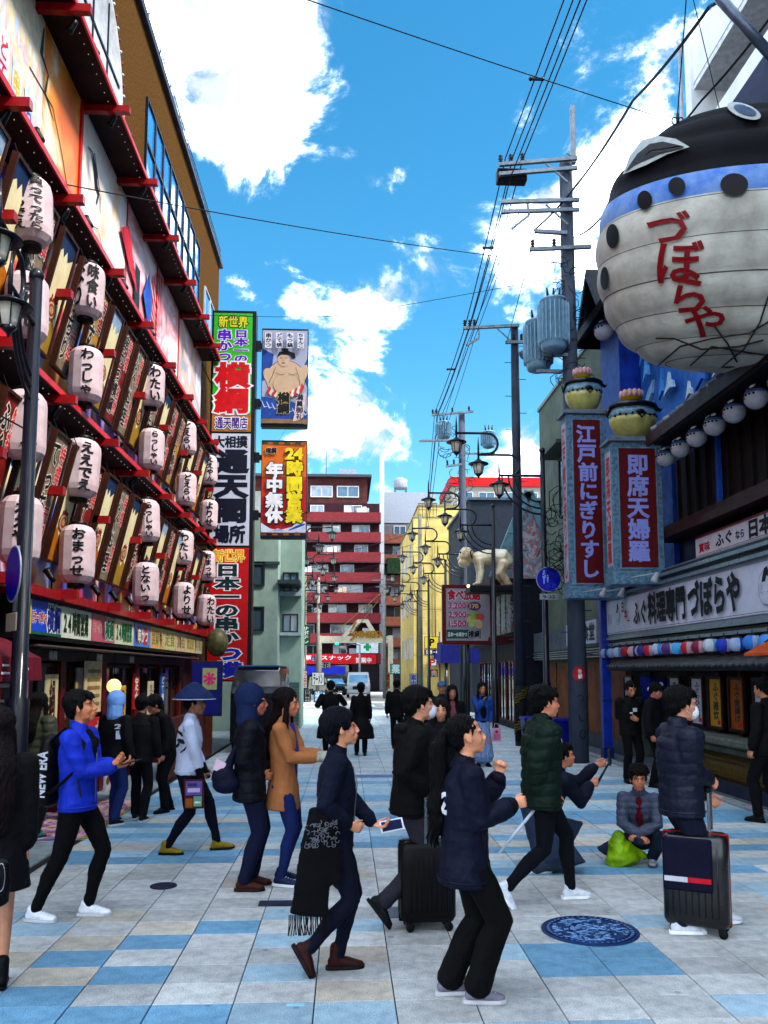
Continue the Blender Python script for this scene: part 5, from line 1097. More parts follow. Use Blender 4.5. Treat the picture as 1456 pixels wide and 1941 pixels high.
cv.text('ふぐ', 1.72, .10, 2.45, .58, bk, .035).text('料理専門', 2.5, .08, 4.2, .66, bk, .04).text('づぼらや', 4.28, .06, 6.1, .68, bk, .045)
cv.text('日本一ふぐ料理', 7.1, .1, 10.5, .6, bk, .04)
cv.line([(.02, .02), (NR-.2, .02)], .008, bk).line([(.02, .69), (NR-.2, .69)], .008, bk); cv.done(sb)
for i, (z, d, mm) in enumerate(((3.38, .66, SIL), (3.45, .62, mt('2c3640', .4)), (3.50, .70, SIL), (3.57, .60, mt('2c3640', .4)), (3.62, .52, SIL), (2.50, .62, SIL), (2.43, .52, mt('2c3640', .4)), (2.38, .58, SIL))):
    m = MB(); FR.box(m, 0, NR, z, z+.055, 0, d); m.build('moulding', mm, RBD)
m = MB(); FR.box(m, 4.0, NR, 3.70, 4.10, 0, .30); m.build('upper_board_box', mt('5a2a24', .5), RBD)
m = MB(); FR.box(m, 4.04, NR, 3.74, 4.06, .30, .32); sb2 = m.build('upper_sign_board', mt('b0aeb8', .45, .08), RBD)
cv = Cv(FR.P(4.04, 3.74, .322), FR.u, (0, 0, 1)); cv.text('賞味', .12, .06, .55, .22, rd, .03).text('ふぐ', .75, .06, 1.35, .28, bk, .03).text('なら', 1.42, .08, 1.72, .22, bk, .03).text('日本一', 1.80, .03, 2.85, .31, bk, .045).text('づぼらや', 3.1, .03, 4.4, .31, bk, .045).line([(.02, .015), (8, .015)], .008, rd).line([(.02, .31), (8, .31)], .008, rd); cv.done(sb2)
m = MB(); FR.box(m, 2.6, NR, 4.22, 4.34, 0, .50); FR.box(m, 2.6, NR, 4.34, 4.50, 0, .35); m.build('timber_ledge', BRN, RBD)
m = MB(); FR.box(m, 2.7, NR, 4.5, 5.75, .0, .04); m.build('timber_wall', TIM, RBD)
for i in range(24): m = MB(); FR.box(m, 2.75+.40*i, 2.80+.40*i, 4.5, 5.75, .04, .08); m.build('batten', TIM, RBD)
for a in (4.55, 6.9, 9.2): m = MB(); FR.box(m, a-.05, a+.05, 4.5, 5.75, .08, .14); m.build('post', mt('1c4c9a', .4, .2), RBD)
# eave with timber fascia, tiles on top
EA = [(.0, 5.75), (.80, 5.80), (.85, 5.86), (.81, 6.02), (.0, 6.45)]
m = MB(); m.prism([FR.P(3.6, z, d) for d, z in EA], FR.u, NR-3.6); m.build('eave', mt('17131a', .6, .2), RBD)
m = MB(); FR.box(m, 3.5, NR, 5.80, 6.0, .85, .91); m.build('fascia', BRN, RBD)
for i in range(32):
    m = MB(); a = 3.7+.28*i; m.tube([FR.P(a, 6.04, .87), FR.P(a, 6.50, .05)], .055, 8); m.build('roof_tile', mt('6c7480' if i % 2 else '8a929c', .45, .25), RBD)
m = MB(); FR.box(m, 1.0, NR, 6.5, 8.6, 0, .10); m.build('parapet', mt('2f6ab0', .5, .2), RBD)
# carved wave relief on the parapet: each crest stands proud
rn = random.Random(11)
for i in range(46):
    a = rn.uniform(1.1, 8.5); z = rn.uniform(6.5, 8.4); w_ = rn.uniform(.22, .55); h = rn.uniform(.25, .7); k = rn.choice((-1, 1)); d = .10+rn.uniform(.02, .20)
    pts = [(a, z), (a+w_*.35, z+h*.55), (a+w_*.55*1, z+h), (a+w_*.62, z+h*.6), (a+w_*.9, z+h*.45), (a+w_, z+h*.1), (a+w_*.6, z+h*.22)]
    m = MB(); m.prism([FR.P(x, y, d) for x, y in pts], FR.n, .05); m.build('wave_crest', mt(rn.choice(('a8c4dc', '5a9ad4', '2c6ac0', 'b4c8d4', '1a4c9c', '3c86cc')), .4, .15), RBD)
m = MB(); FR.box(m, 0, 1.2, 5.5, 9.6, 0, .55); m.build('blue_pier', mt('16409c', .45, .25, 4), RBD)
for i in range(9):
    z = 3.9+.42*i; m = MB(); m.prism([FR.P(1.45+x, z+y, .05) for x, y in ((0, 0), (.25, .22), (.5, .34), (.42, .1), (.2, -.05))], FR.n, .10); m.build('wave_crest', mt('5a92c8' if i % 2 else '88aed0', .4), RBD)
m = MB(); FR.box(m, 1.2, 2.6, 3.7, 5.75, 0, .10); m.build('blue_panel', mt('16408c', .5, .3), RBD)
m = MB(); m.prism([FR.P(-.1, 9.1, 1.1), FR.P(-.1, 9.25, 1.15), FR.P(-.1, 10.3, .0), FR.P(-.1, 10.0, .0)], FR.u, 4.5); m.build('corner_roof', mt('10131c', .5), RBD)
m = MB(); m.prism([FR.P(-.4, 9.15, 1.0), FR.P(.5, 10.4, 1.0), FR.P(1.4, 9.15, 1.0), FR.P(1.4, 9.3, 1.0), FR.P(.5, 10.6, 1.0), FR.P(-.4, 9.3, 1.0)], FR.n, -1.0); m.build('gable', mt('10131c', .5), RBD)
# blowfish balls under the eave
def fishball(r_, name='blowfish_lantern'):
    r = MB(); n = 16; mc, mb_, mk = mt('9a9ca8', .5, .1), mt('3a5a8c', .5, .1), mt('0e1018', .5)
    for (t0, t1, mm, nn) in ((-90, 15, mc, 6), (15, 32, mb_, 2), (32, 90, mk, 4)):
        r.mat(mm); pr = [(max(.002, r_*math.cos(R(t0+(t1-t0)*i/nn))), r_*math.sin(R(t0+(t1-t0)*i/nn))) for i in range(nn+1)]; r.lathe(pr, (0, 0, 0), n)
    r.mat(mt('8c1c24')).tube([(-r_*.93, -.02, -.2*r_), (-r_*.96, .0, -.05*r_), (-r_*.93, .03, -.2*r_)], .012, 5)
    for k in range(7): a = R(180-60+20*k); z = .12*r_; q = math.sqrt(r_*r_-z*z); r.mat(mk).ball((q*math.cos(a), q*math.sin(a), z), .018, 6, 5)
    r.mat(mt('b4b8c4'))
    for s_ in (-1, 1): r.tube([(-r_*.60, s_*r_*.35, r_*.74), (-r_*.40, s_*r_*.5, r_*.79), (-r_*.2, s_*r_*.4, r_*.91), (-r_*.45, s_*r_*.25, r_*.88)], .016, 5)
    r.mat(mk).tube([(0, 0, r_), (0, 0, r_+.14)], .01, 5)
    return r
fb = fishball(.165).mesh('blowfish_lantern')
for i in range(9):
    Y = 13.9-.64*i; o = bpy.data.objects.new('blowfish_lantern', fb); COL.objects.link(o); o.location = (5.60, Y, 5.58); o.rotation_euler = (0, 0, random.uniform(-.2, .5)); tag(o, 'round blowfish lantern under the timber eave, number %s from the far end' % ('one', 'two', 'three', 'four', 'five', 'six', 'seven', 'eight', 'nine')[i], 'lantern', 'blowfish lanterns under the eave')
for i, (px, py) in enumerate(((1145, 627), (1163, 600))): o = bpy.data.objects.new('blowfish_lantern', fb); COL.objects.link(o); o.location = at(px, py, 16.4); o.scale = (1.25,)*3; tag(o, ('lower', 'upper')[i]+' blowfish lantern of the pair under the dark corner roof', 'lantern')
o = bpy.data.objects.new('blowfish_lantern', fb); COL.objects.link(o); o.location = at(1168, 925, 15.6); tag(o, 'dim blowfish lantern in the gap between the two tall red signs', 'lantern')
# row of painted paper balls
cb = [('26509a', '8a9ab8'), ('3c74b8', '8a9ab8'), ('4a86c4', '9aa4b8'), ('a8808c', '8a2838'), ('b09098', '4a3a78'), ('3a3c80', 'a0a4b8'), ('a8283c', 'a898a8'), ('3f86c0', 'a4b0c0'), ('a09ab0', '5a3a70'), ('4c9ac8', '98a8bc'), ('a83038', 'b098a0'), ('b08a98', '7a2844'), ('5ca0b8', 'a8b0bc'), ('b09cac', '2a3fa0')]
bcache = {}
for i in range(22):
    k = i % 14
    if k not in bcache:
        m = MB(); q = .135; m.mat(mt('5c1420')); m.lathe([(.03, -q*.95), (q*.35, -q*.9), (q*.55, -q*.78)], n=14)
        prs = [(q*math.cos(R(t)), q*math.sin(R(t))*.92) for t in (-52, -35, -18, 0, 18, 35, 52)]; c0, c1 = cb[k]
        n = 14; vs = [(r_*math.cos(2*math.pi*j/n), r_*math.sin(2*math.pi*j/n), z) for r_, z in prs for j in range(n)]
        for j in range(n): m.mat(mt(c0 if (j//3) % 2 else c1, .45, .1)).add(vs, [(a*n+j, a*n+(j+1) % n, (a+1)*n+(j+1) % n, (a+1)*n+j) for a in range(6)], True)
        m.mat(mt('20222e')).lathe([(q*.6, q*.72), (q*.5, q*.86), (.02, q*.95)], n=14); m.tube([(0, 0, q*.9), (0, 0, q*1.4)], .008, 5); bcache[k] = m.mesh('paper_ball_lantern')
    o = bpy.data.objects.new('paper_ball_lantern', bcache[k]); COL.objects.link(o); o.location = (5.52, 17.25-.42*i, 2.23+random.uniform(-.008, .008)); s_ = .95; o.scale = (s_, s_, s_); o.rotation_euler = (0, 0, random.uniform(0, 6))
    cn = ('dark blue', 'mid blue', 'light blue', 'pink and maroon', 'pink and violet', 'indigo', 'red', 'sky blue', 'lilac', 'turquoise', 'scarlet', 'rose', 'pale teal', 'lilac and blue')[k]
    tag(o, '%s striped ball lantern in the %s half of the row under the board' % (cn, 'far' if i < 14 else 'near'), 'lantern', 'ball lanterns below the sign board')
# little tiled eave, menu boards, ledge, bamboo
m = MB(); m.prism([FR.P(0.3, z, d) for d, z in ((.05, 1.84), (.66, 1.86), (.70, 1.92), (.05, 2.14))], FR.u, NR-.3); m.build('small_eave', mt('24262c', .6, .2), RBD)
for i in range(64): m = MB(); a = .4+.19*i; m.tube([FR.P(a, 1.94, .72), FR.P(a, 2.15, .10)], .035, 7); m.build('roof_tile', mt('585c60', .45, .25), RBD)
MB_ = ((17.2, 'white', 'ふぐコース'), (14.75, 'white', 'てっちり'), (13.80, 'white', 'ふぐのひれ酒'), (13.10, 'gold', 'ふぐ雑炊'), (12.38, 'amber', 'ふぐ唐揚げ'), (11.60, 'white', 'ふぐ白子焼'), (10.85, 'gold', 'てっさ'), (10.1, 'white', 'ふぐちり鍋'))
FM = Face((5.98, YF, 0), (0, -1, 0), (-1, 0, 0))
for i, (Y, cc, tx) in enumerate(MB_):
    a = YF-Y; r = empty('menu_board', FM.P(a, .93, 0), 0, ('white', 'gold', 'amber')[('white', 'gold', 'amber').index(cc)]+' menu board reading %s on the right restaurant front' % ('a blowfish dish', 'hot pot', 'fin sake', 'rice soup', 'fried blowfish', 'grilled milt', 'raw slices', 'fish stew')[i], 'menu board', 'menu boards on the blowfish restaurant')
    m = MB(); w_ = .26
    for (x0, x1, z0, z1) in ((a-w_, a+w_, .93, .97), (a-w_, a+w_, 1.72, 1.76), (a-w_, a-w_+.04, .97, 1.72), (a+w_-.04, a+w_, .97, 1.72)): FM.box(m, x0, x1, z0, z1, 0, .05)
    m.build('frame', mt('2a120e', .5), r); m = MB(); FM.box(m, a-w_+.04, a+w_-.04, .97, 1.72, .01, .02); p_ = m.build('panel', mt({'white': 'a8acb8', 'gold': 'a8842c', 'amber': '8a4c10'}[cc], .5, .12), r)
    cv = Cv(FM.P(a-w_+.04, .97, .021), FM.u, (0, 0, 1)); cv.text(tx, .12, .10, .32, .70, bk, .03, vert=True); cv.rect(.26, .03, .36, .10, rd); cv.done(p_)
for i in range(13):
    a0 = 2.6+.72*i; m = MB(); FR.b = None; m.bev(6.2-.62, 6.2-.02, YF-a0-.71, YF-a0, .74, .86, .03); m.build('ledge_stone', mt('5f6660', .7, .25, 8, .5, 40), RBD)
for i in range(13):
    a0 = 2.45+.72*i; m = MB(); m.bev(6.2-.56, 6.2-.02, YF-a0-.71, YF-a0, .62, .735, .03); m.build('ledge_stone', mt('4c5450', .7, .25, 8, .5, 40), RBD)
m = MB(); FR.box(m, 2.5, NR, .02, .62, 0, .40); m.build('skirt_wall', mt('1a1712', .7), RBD)
bam = MB(); bam.tube([(0, 0, 0), (0, 0, .20), (0, 0, .40)], .022, 6); bam = bam.mesh('bamboo_stave'); bam.materials.append(mt('5a4a20', .5, .3, 12, tint='3c3014'))
for i in range(220): o = bpy.data.objects.new('bamboo_stave', bam); COL.objects.link(o); o.parent = RBD; o.location = FR.P(2.52+.0455*i, .20, .425)-wloc(RBD)
m = MB(); FR.box(m, 2.5, NR, .50, .54, .44, .47); FR.box(m, 2.5, NR, .26, .29, .44, .47); m.build('bamboo_rail', mt('4a3a18', .5), RBD)
m = MB(); FR.box(m, 2.5, NR, .02, .20, .0, .50); m.build('plinth', mt('2c3348', .7, .2), RBD)
for a in (3.0, 4.25, 5.0, 5.75, 6.5): m = MB(); FR.box(m, a-.05, a+.05, .86, 1.84, 0, .14); m.build('post', BRN, RBD)
m = MB(); m.b(5.48, 5.66, 17.42, 17.60, 0, 3.9); o = m.build('corner_post', mt('143a9c', .4, .25, 4, coat=.3), None); tag(o, 'bright blue steel post at the far corner of the blowfish restaurant', 'post')
m = MB(); m.b(5.46, 5.68, 17.40, 17.62, 0, .25).b(5.47, 5.67, 17.41, 17.61, 1.2, 1.26); m.build('collar', mt('102c70', .4), o)
# curtain and small things
m = MB(); c = at(1255, 1308, 15.2); w_ = .42; q = []
for i in range(13): x = -w_+2*w_*i/12; q.append((x, .03*math.sin(i*1.7)))
vs = [(x, y, .22+.04*math.sin(i)) for i, (x, y) in enumerate(q)]+[(x*.95+.05, y*1.8, -.28-.05*math.sin(i*1.3)) for i, (x, y) in enumerate(q)]; m.add(vs, [(i, i+1, 14+i, 13+i) for i in range(12)], True); o = m.build('door_curtain', cloth('0a1a66'), None, local=True, loc=c); o.modifiers.new('t', 'SOLIDIFY').thickness = .008; tag(o, 'dark blue cloth door curtain with a white mark at the blowfish restaurant', 'curtain')
cv = Cv(c+Vector((-.3, -.06, -.1)), (1, 0, .3), (-.3, 0, 1)); cv.ell(.12, .10, .09, .06, mt('b8c0d0')); cv.ell(.30, .12, .05, .05, mt('b8c0d0')); cv.done(o)
m = MB(); m.prism([(5.0, 8.6, 2.04), (5.0, 10.15, 2.04), (5.35, 10.15, 2.22), (5.35, 8.6, 2.22)], (0, 0, 1), .03); o = m.build('small_awning', mt('b05418', .6), None); tag(o, 'orange awning tip at the right edge beneath the ball lanterns', 'awning')
m = MB(); m.tube([(5.2, 10.0, 2.21), (5.6, 10.0, 2.5)], .01, 5); m.build('stay', SPB, o)
# two tall signs
GRN = mt('5f7c90', .5, .45, 14, .3, 60, tint='1f3a50')
def tall_sign(label, text, x0, x1, Y, z0, z1, dep=.42):
    r = empty('vertical_sign', ((x0+x1)/2, Y, z0), 0, label, 'sign'); fw = .12
    m = MB(); m.bev(x0, x1, Y, Y+dep, z0, z1, .01); m.build('casing', GRN, r)
    m = MB(); m.bev(x0-.07, x1+.05, Y-.06, Y+dep+.05, z1, z1+.06, .01).bev(x0-.03, x1+.02, Y-.03, Y+dep, z1+.06, z1+.10, .01); m.build('cornice', mt('6a7480', .5, .2), r)
    m = MB(); m.bev(x0-.04, x1+.30, Y-.03, Y+dep, z0-.24, z0-.0, .01); m.build('foot_beam', GRN, r)
    m = MB(); m.b(x0+fw, x1-fw, Y-.012, Y, z0+.06, z1-.12); p_ = m.build('panel', mt('5a0a18', .55, .12), r)
    m = MB()
    for (a, b_) in ((x0+fw-.02, x0+fw), (x1-fw, x1-fw+.02)): m.b(a, b_, Y-.02, Y, z0+.04, z1-.10)
    m.b(x0+fw, x1-fw, Y-.02, Y, z1-.12, z1-.10).b(x0+fw, x1-fw, Y-.02, Y, z0+.04, z0+.06); m.build('trim', mt('6a8498', .4, .3), r)
    w_ = x1-x0-2*fw; cv = Cv((x0+fw, Y-.0125, z0+.06), (1, 0, 0), (0, 0, 1)); lv = mt('8088c0', .45, .08)
    cv.text(text, w_*.5-.20, .10, w_*.5+.20, z1-z0-.28, lv, .035, vert=True, jit=.03); cv.done(p_)
    # red and white painted side
    m = MB(); m.b(x0-.006, x0, Y+.08, Y+dep-.06, z0+.1, z1-.15); sp = m.build('side_panel', mt('a09aa8', .5), r); cv = Cv((x0-.0065, Y+dep-.06, z0+.1), (0, -1, 0), (0, 0, 1)); cv.text(text, .02, .05, dep-.17, z1-z0-.32, mt('a01828'), .04, vert=True); cv.done(sp)
    for k in (.3, .75):
        a = Vector((x0+(x1-x0)*k, Y-.02, z0-.12)); m = MB(); m.tube([a, a+Vector((.30, -.5, .03))], .010, 5); m.tube([a+Vector((.3, -.5, .03)), a+Vector((.26, -.46, -.07)), a+Vector((.25, -.44, -.12))], [.03, .055, .07], 9); m.build('spotlight', mt('9a9ca4', .4), r)
    # blowfish on top
    c = Vector(((x0+x1)/2+.02, Y+.2, z1+.10)); fr = empty('blowfish_ornament', c, 0, 'puffed blowfish ornament wearing a yellow lotus on top of the %s tall sign' % ('farther' if Y > 15.3 else 'nearer'), 'ornament'); s_ = (x1-x0)/.9
    m = MB(); m.lathe([(.16*s_, .0), (.26*s_, .04), (.36*s_, .16), (.42*s_, .30), (.43*s_, .38)], (0, 0, 0), 20, True, sx=1, sy=.75); m.build('belly', mt('a8a468', .4, .2, 6, coat=.3), fr, local=True)
    m = MB(); m.lathe([(.43*s_, .38), (.43*s_, .46), (.40*s_, .55)], (0, 0, 0), 20, True, sx=1, sy=.75); m.build('flank', mt('7a98a8', .4, .4, 14, coat=.3, tint='3a5468'), fr, local=True)
    m = MB(); m.lathe([(.40*s_, .55), (.46*s_, .58), (.44*s_, .63), (.25*s_, .68), (.02, .70)], (0, 0, 0), 20, True, sx=1, sy=.8); m.tube([(.38*s_, 0, .6), (.52*s_, 0, .55), (.56*s_, 0, .60)], [.09, .07, .02], 8, ry=[.03, .02, .01]); m.tube([(-.38*s_, 0, .6), (-.47*s_, 0, .50), (-.46*s_, 0, .40)], [.05, .05, .02], 8); m.build('back', mt('0c0d14', .4, .2, coat=.4), fr, local=True)
    m = MB()
    for k in range(9): a = R(-150+15*k); m.ball((.435*s_*math.cos(a), .435*.75*s_*math.sin(a), .385+.02*(k % 2)), (.026, .02, .022), 8, 6)
    m.ball((.03, -.325*s_, .43), (.085, .03, .045), 10, 6); m.tube([(.0, -.33*s_, .40), (.05, -.33*s_, .32), (.10, -.32*s_, .38)], .014, 6); m.build('marking', mt('0c0d14', .4), fr, local=True)
    m = MB(); m.lathe([(.10*s_, .69), (.17*s_, .72), (.21*s_, .82), (.20*s_, .88), (.12*s_, .91), (.01, .92)], (-.02, 0, 0), 16, True); m.build('lotus_cup', mt('b0981a', .4, .2), fr, local=True)
    m = MB()
    for k in range(7): a = R(-170+27*k); m.ball((-.02+.20*s_*math.cos(a), .20*s_*math.sin(a), .83), (.045, .03, .075), 8, 6, Matrix.Rotation(a+R(90), 3, 'Z'))
    m.build('petal', mt('b8949c', .5, .2), fr, local=True)
    return r
tall_sign('farther tall dark red sign with lavender writing before the utility pole', '江戸前にぎりすし', 4.43, 5.23, 16.0, 3.52, 7.02)
tall_sign('nearer tall dark red sign with lavender writing on the right', '即席天婦羅', 4.77, 5.68, 14.3, 3.62, 5.97)
# ================================================================ giant blowfish lantern
FC = Vector((5.14, 10.2, 7.43)); FRX, FRY, FRZ = 1.80, 1.62, 1.55; TILT = R(13)
gf = empty('giant_blowfish_lantern', FC, 0, 'huge grey white blowfish lantern with a black back hanging over the street', 'lantern')
FM3 = Matrix.Rotation(TILT, 3, 'X')
def rib(t): return 1
def fishpt(lon, lat, off=0):
    # scalloped hoops: nine bands bulge between the rings
    b = (lat+90)/180*11; s_ = .985+.022*abs(math.sin(math.pi*b))
    v = Vector((max(0, math.cos(R(lat)))**.62*math.cos(R(lon))*FRX, max(0, math.cos(R(lat)))**.62*math.sin(R(lon))*FRY, math.sin(R(lat))*FRZ))*s_
    return FM3 @ (v+v.normalized()*off)
def band(name, la0, la1, mm, wav=0, nlon=64):
    m = MB(); nl = max(2, int((la1-la0)/2.2)); vs = []
    for i in range(nl+1):
        for k in range(nlon):
            lo = 360*k/nlon; f_ = i/nl; w0 = wav*math.sin(R(lo*2+30)); l = la0+(la1-la0)*f_; l += (w0 if (i == 0) else 0)
            vs.append(fishpt(lo, min(89.5, max(-89.5, l))))
    m.add(vs, [(i*nlon+k, i*nlon+(k+1) % nlon, (i+1)*nlon+(k+1) % nlon, (i+1)*nlon+k) for i in range(nl) for k in range(nlon)], True); return m.build(name, mm, gf, local=True)
FG = mt('b0afa8', .6, .22, 1.6, .5, 9, tint='85827a'); band('belly', -89.5, 9, FG); band('blue_band', 9, 19, mt('4f78b8', .5, .25, 3, .3, 12, tint='8aa4c4')); band('back', 19, 89.5, mt('0c0d18', .7, .2, 3, .4, 9, spec=.08))
m = MB()
for i in range(1, 11):
    la = -90+180*i/11; 
    if la > 20: continue
    m.tube([fishpt(360*k/64, la, .004) for k in range(65)], .007, 4, cap=False)
m.build('hoop', mt('5a5850', .7), gf, local=True)
def fsurf(px, py, off=.015):
    d = FM3.transposed() @ ray(px, py); o = FM3.transposed() @ (cam.location-FC); F = lambda t: ((abs((o.x+d.x*t)/FRX)**2+abs((o.y+d.y*t)/FRY)**2)**(1/.62)+((o.z+d.z*t)/FRZ)**2)-1.0
    t = 6.0
    while F(t) > 0 and t < 14: t += .12
    if t >= 14: t = min((6+.05*k for k in range(160)), key=F)
    else:
        a, b = t-.12, t
        for _ in range(12): m_ = (a+b)/2; a, b = (m_, b) if F(m_) > 0 else (a, m_)
        t = b
    p = o+d*t; return FM3 @ (p+p.normalized()*off)
def fdecal(name, pts, mm, off=.012, sub=3):
    m = MB(); q = []
    for i in range(len(pts)):
        a, b = pts[i], pts[(i+1) % len(pts)]
        for k in range(sub): q.append((a[0]+(b[0]-a[0])*k/sub, a[1]+(b[1]-a[1])*k/sub))
    cx = sum(p[0] for p in q)/len(q); cy = sum(p[1] for p in q)/len(q); n = len(q); rings = 4; vs = [fsurf(cx, cy, off)]
    for r_ in range(1, rings+1): vs += [fsurf(cx+(x-cx)*r_/rings, cy+(y-cy)*r_/rings, off) for x, y in q]
    fs = [(0, 1+(k+1) % n, 1+k) for k in range(n)]+[(1+r_*n+k, 1+r_*n+(k+1) % n, 1+(r_+1)*n+(k+1) % n, 1+(r_+1)*n+k) for r_ in range(rings-1) for k in range(n)]
    m.add(vs, fs, True); return m.build(name, mm, gf, local=True)
el = lambda cx, cy, rx, ry, rot=0, n=20: [(cx+rx*math.cos(t)*math.cos(rot)-ry*math.sin(t)*math.sin(rot), cy+rx*math.cos(t)*math.sin(rot)+ry*math.sin(t)*math.cos(rot)) for t in [2*math.pi*i/n for i in range(n)]]
BKM = mt('0c0d16', .5); WHM = mt('9aa0a0', .5, .15)
for (cx, cy, rx, ry) in ((1225, 381, 14, 18), (1285, 355, 16, 17), (1392, 352, 26, 21), (1165, 448, 12, 23), (1150, 527, 8, 22)): fdecal('spot', el(cx, cy, rx, ry), BKM, .030, 1)
fdecal('fin', [(1187, 335), (1200, 300), (1222, 272), (1250, 264), (1285, 270), (1310, 285), (1270, 298), (1230, 318)], WHM, .055)
fdecal('fin_line', [(1192, 332), (1215, 298), (1238, 280), (1262, 276), (1300, 285), (1258, 281), (1238, 287), (1215, 306)], BKM, .066)
fdecal('fin_line', [(1205, 320), (1240, 295), (1300, 285), (1300, 288), (1240, 302)], BKM, .068)
fdecal('eye', el(1410, 216, 33, 13, .35), WHM, .035, 1); fdecal('pupil', el(1412, 216, 22, 8, .35), mt('2c4660', .3), .045, 1); 
# red brushed name: づぼらや
lt = MB(); lt.mat(mt('7c0e1a', .5, .15))
for ch, (x0, y0, x1, y1, sh) in (('づ', (1226, 398, 1312, 468, 0)), ('ぼ', (1243, 452, 1335, 540, 4)), ('ら', (1268, 520, 1350, 596, 8)), ('や', (1296, 574, 1380, 640, 10))):
    vs, fs = glyph(ch, .022); lt.add([fsurf(x0+(x1-x0)*x+sh*(y-.4), y1-(y1-y0)*(y+.12), .034) for x, y, z in vs], fs, False)
lt.build('lettering', None, gf, local=True)
m = MB()
for pts in (([1245, 640], [1280, 640], [1330, 660], [1400, 655], [1456, 640]), ([1250, 690], [1290, 655], [1350, 640], [1420, 630], [1470, 600]), ([1350, 610], [1380, 650], [1400, 690]), ([1456, 560], [1440, 610], [1410, 660], [1360, 700]), ([1310, 690], [1350, 655], [1410, 665], [1460, 672])):
    q = []
    for a, b in zip(pts, pts[1:]): q += [(a[0]+(b[0]-a[0])*k/6, a[1]+(b[1]-a[1])*k/6) for k in range(6)]
    m.tube([fsurf(x, y, .020) for x, y in q], .011, 5)
m.build('seam', mt('35332e', .7), gf, local=True)
m = MB(); tp = fishpt(0, 89); a = fishpt(205, 62)-Vector((0, 0, .03)); m.tube([a, a+Vector((0, 0, .15))], .02, 6)
for k in (-.04, .04): m.tube([a+Vector((k+.035*math.cos(t), 0, .05+.05*math.sin(t))) for t in [2*math.pi*i/10 for i in range(11)]], .008, 5, cap=False)
m.build('shackle', mt('14161c', .4), gf, local=True)
def wire(name, label, pts, r=.008, sag=0, col='15161c', group=None, cat='wire'):
    pts = [Vector(p) for p in pts]; q = []
    for a, b in zip(pts, pts[1:]):
        for k in range(12): t = k/12; q.append(a.lerp(b, t)-Vector((0, 0, 4*sag*t*(1-t))))
    q.append(pts[-1]); m = MB(); m.tube(q, r, 5); o = m.build(name, mt(col, .5), None); tag(o, label, cat, group); return o
wire('stay_cable', 'thin cable rising from the shackle of the giant blowfish, left one', [FC+fishpt(205, 62)+Vector((0, 0, .10)), at(1303, -30, 9.0)], .008)
wire('stay_cable', 'thin cable rising over the giant blowfish towards the white apartments, right one', [FC+fishpt(230, 70), at(1312, -10, 9.0)], .006)
a, b = at(1340, -30, 8.0), at(1480, 125, 8.0); m = MB(); m.tube([a, b], .055, 14); o = m.build('steel_tube', mt('5f6a78', .35, .2, metal=.6), None); tag(o, 'grey steel tube crossing the top right corner', 'tube')
# ================================================================ white apartments behind
wa = empty('white_apartments', (9.0, 12, 0), 0, 'tall white apartment block with long balconies at the upper right', 'building'); WT = mt('c4c8cc', .7, .12, 1, .1, 30)
FA = Face((9.35, 21.2, 0), (0, -1, 0), (-1, 0, 0))
m = MB(); FA.box(m, .9, 40, 0, 19.6, -8, -1.0); m.build('wall', mt('7c8086', .7, .2), wa)
for i in range(7):
    z = 1.2+2.75*i; m = MB(); FA.box(m, .4, 40, z, z+1.15, -.15, 0); m.build('balcony', WT, wa); m = MB(); FA.box(m, .4, 40, z-.16, z, -1.0, -.02); m.build('floor_slab', mt('c0c4c8', .7), wa)
    for k in range(4): FA.window(wa, 1.6+4.2*k, 3.6+4.2*k, z+.2, z+2.1, SILL, GL, -1.0, 1)
    m = MB(); FA.box(m, .9, 1.5, z+.2, z+1.5, -.9, -.5); m.build('water_heater', mt('8f949c'), wa)
for a in (.4, 6.2, 12.0): m = MB(); FA.box(m, a, a+.35, 0, 19.6, -1.0, .06); m.build('column', WT, wa)
m = MB(); m.tube([FA.P(.2, 0, .1), FA.P(.2, 19.4, .1)], .05, 6); m.build('downpipe', mt('8b9098'), wa)
# neighbours along the right side
bb = empty('grey_green_building', (6.3, 22, 0), 0, 'plain grey green building with a hooded window beyond the blowfish restaurant', 'building'); f = Face((6.15, 25.4, 0), (0, -1, 0), (-1, 0, 0)); GGR = mt('5c655c', .8, .2, 1.5, .2, 30, tint='4a544e')
m = MB(); f.box(m, 0, 7.7, 0, 10.1, -5, 0); m.build('wall', GGR, bb); m = MB(); f.box(m, -.05, 7.7, 10.1, 10.2, -5, .05); m.build('coping', mt('7c8684'), bb)
f.window(bb, 2.4, 3.9, 6.2, 7.9, mt('2c3230', .5), glass('323c40', .2, name='dull_glass'), 0, 1); m = MB(); f.box(m, 2.2, 4.1, 7.95, 8.05, 0, .55); m.build('window_hood', mt('4c5450'), bb)
f.window(bb, 3.8, 5.2, 3.9, 5.4, mt('2c3230', .5), glass('242c34', .1, name='dark_window_glass'), 0, 1)
m = MB(); f.box(m, 0, 7.7, 2.42, 3.0, 0, .3); m.build('shop_fascia', mt('4a5260', .5, .2), bb); m = MB(); f.box(m, 4.0, 6.6, 2.5, 3.05, .30, .36); o = m.build('shop_sign', mt('9aa4b4', .5, .1), None); tag(o, 'white shop sign with brushed black writing beside the big utility pole', 'sign'); cv = f.cv(4.0, 2.5, .361); cv.text('あづま食堂', .1, .06, 2.5, .50, bk, .035); cv.done(o)
for i in range(4): m = MB(); f.box(m, 0, 7.7, 2.18+.06*i, 2.21+.06*i, 0, .30+.03*(i % 2)); m.build('shutter_rail', SIL, bb)
for i in range(5): m = MB(); f.box(m, .3+1.5*i, 1.65+1.5*i, .1, 2.1, 0, .05); m.build('boarding', mt('6a3c18', .6, .25, 3, .2, 20), bb)
m = MB(); f.box(m, 0, 7.7, .0, .35, .05, .12); m.build('plinth', mt('3c4250'), bb)
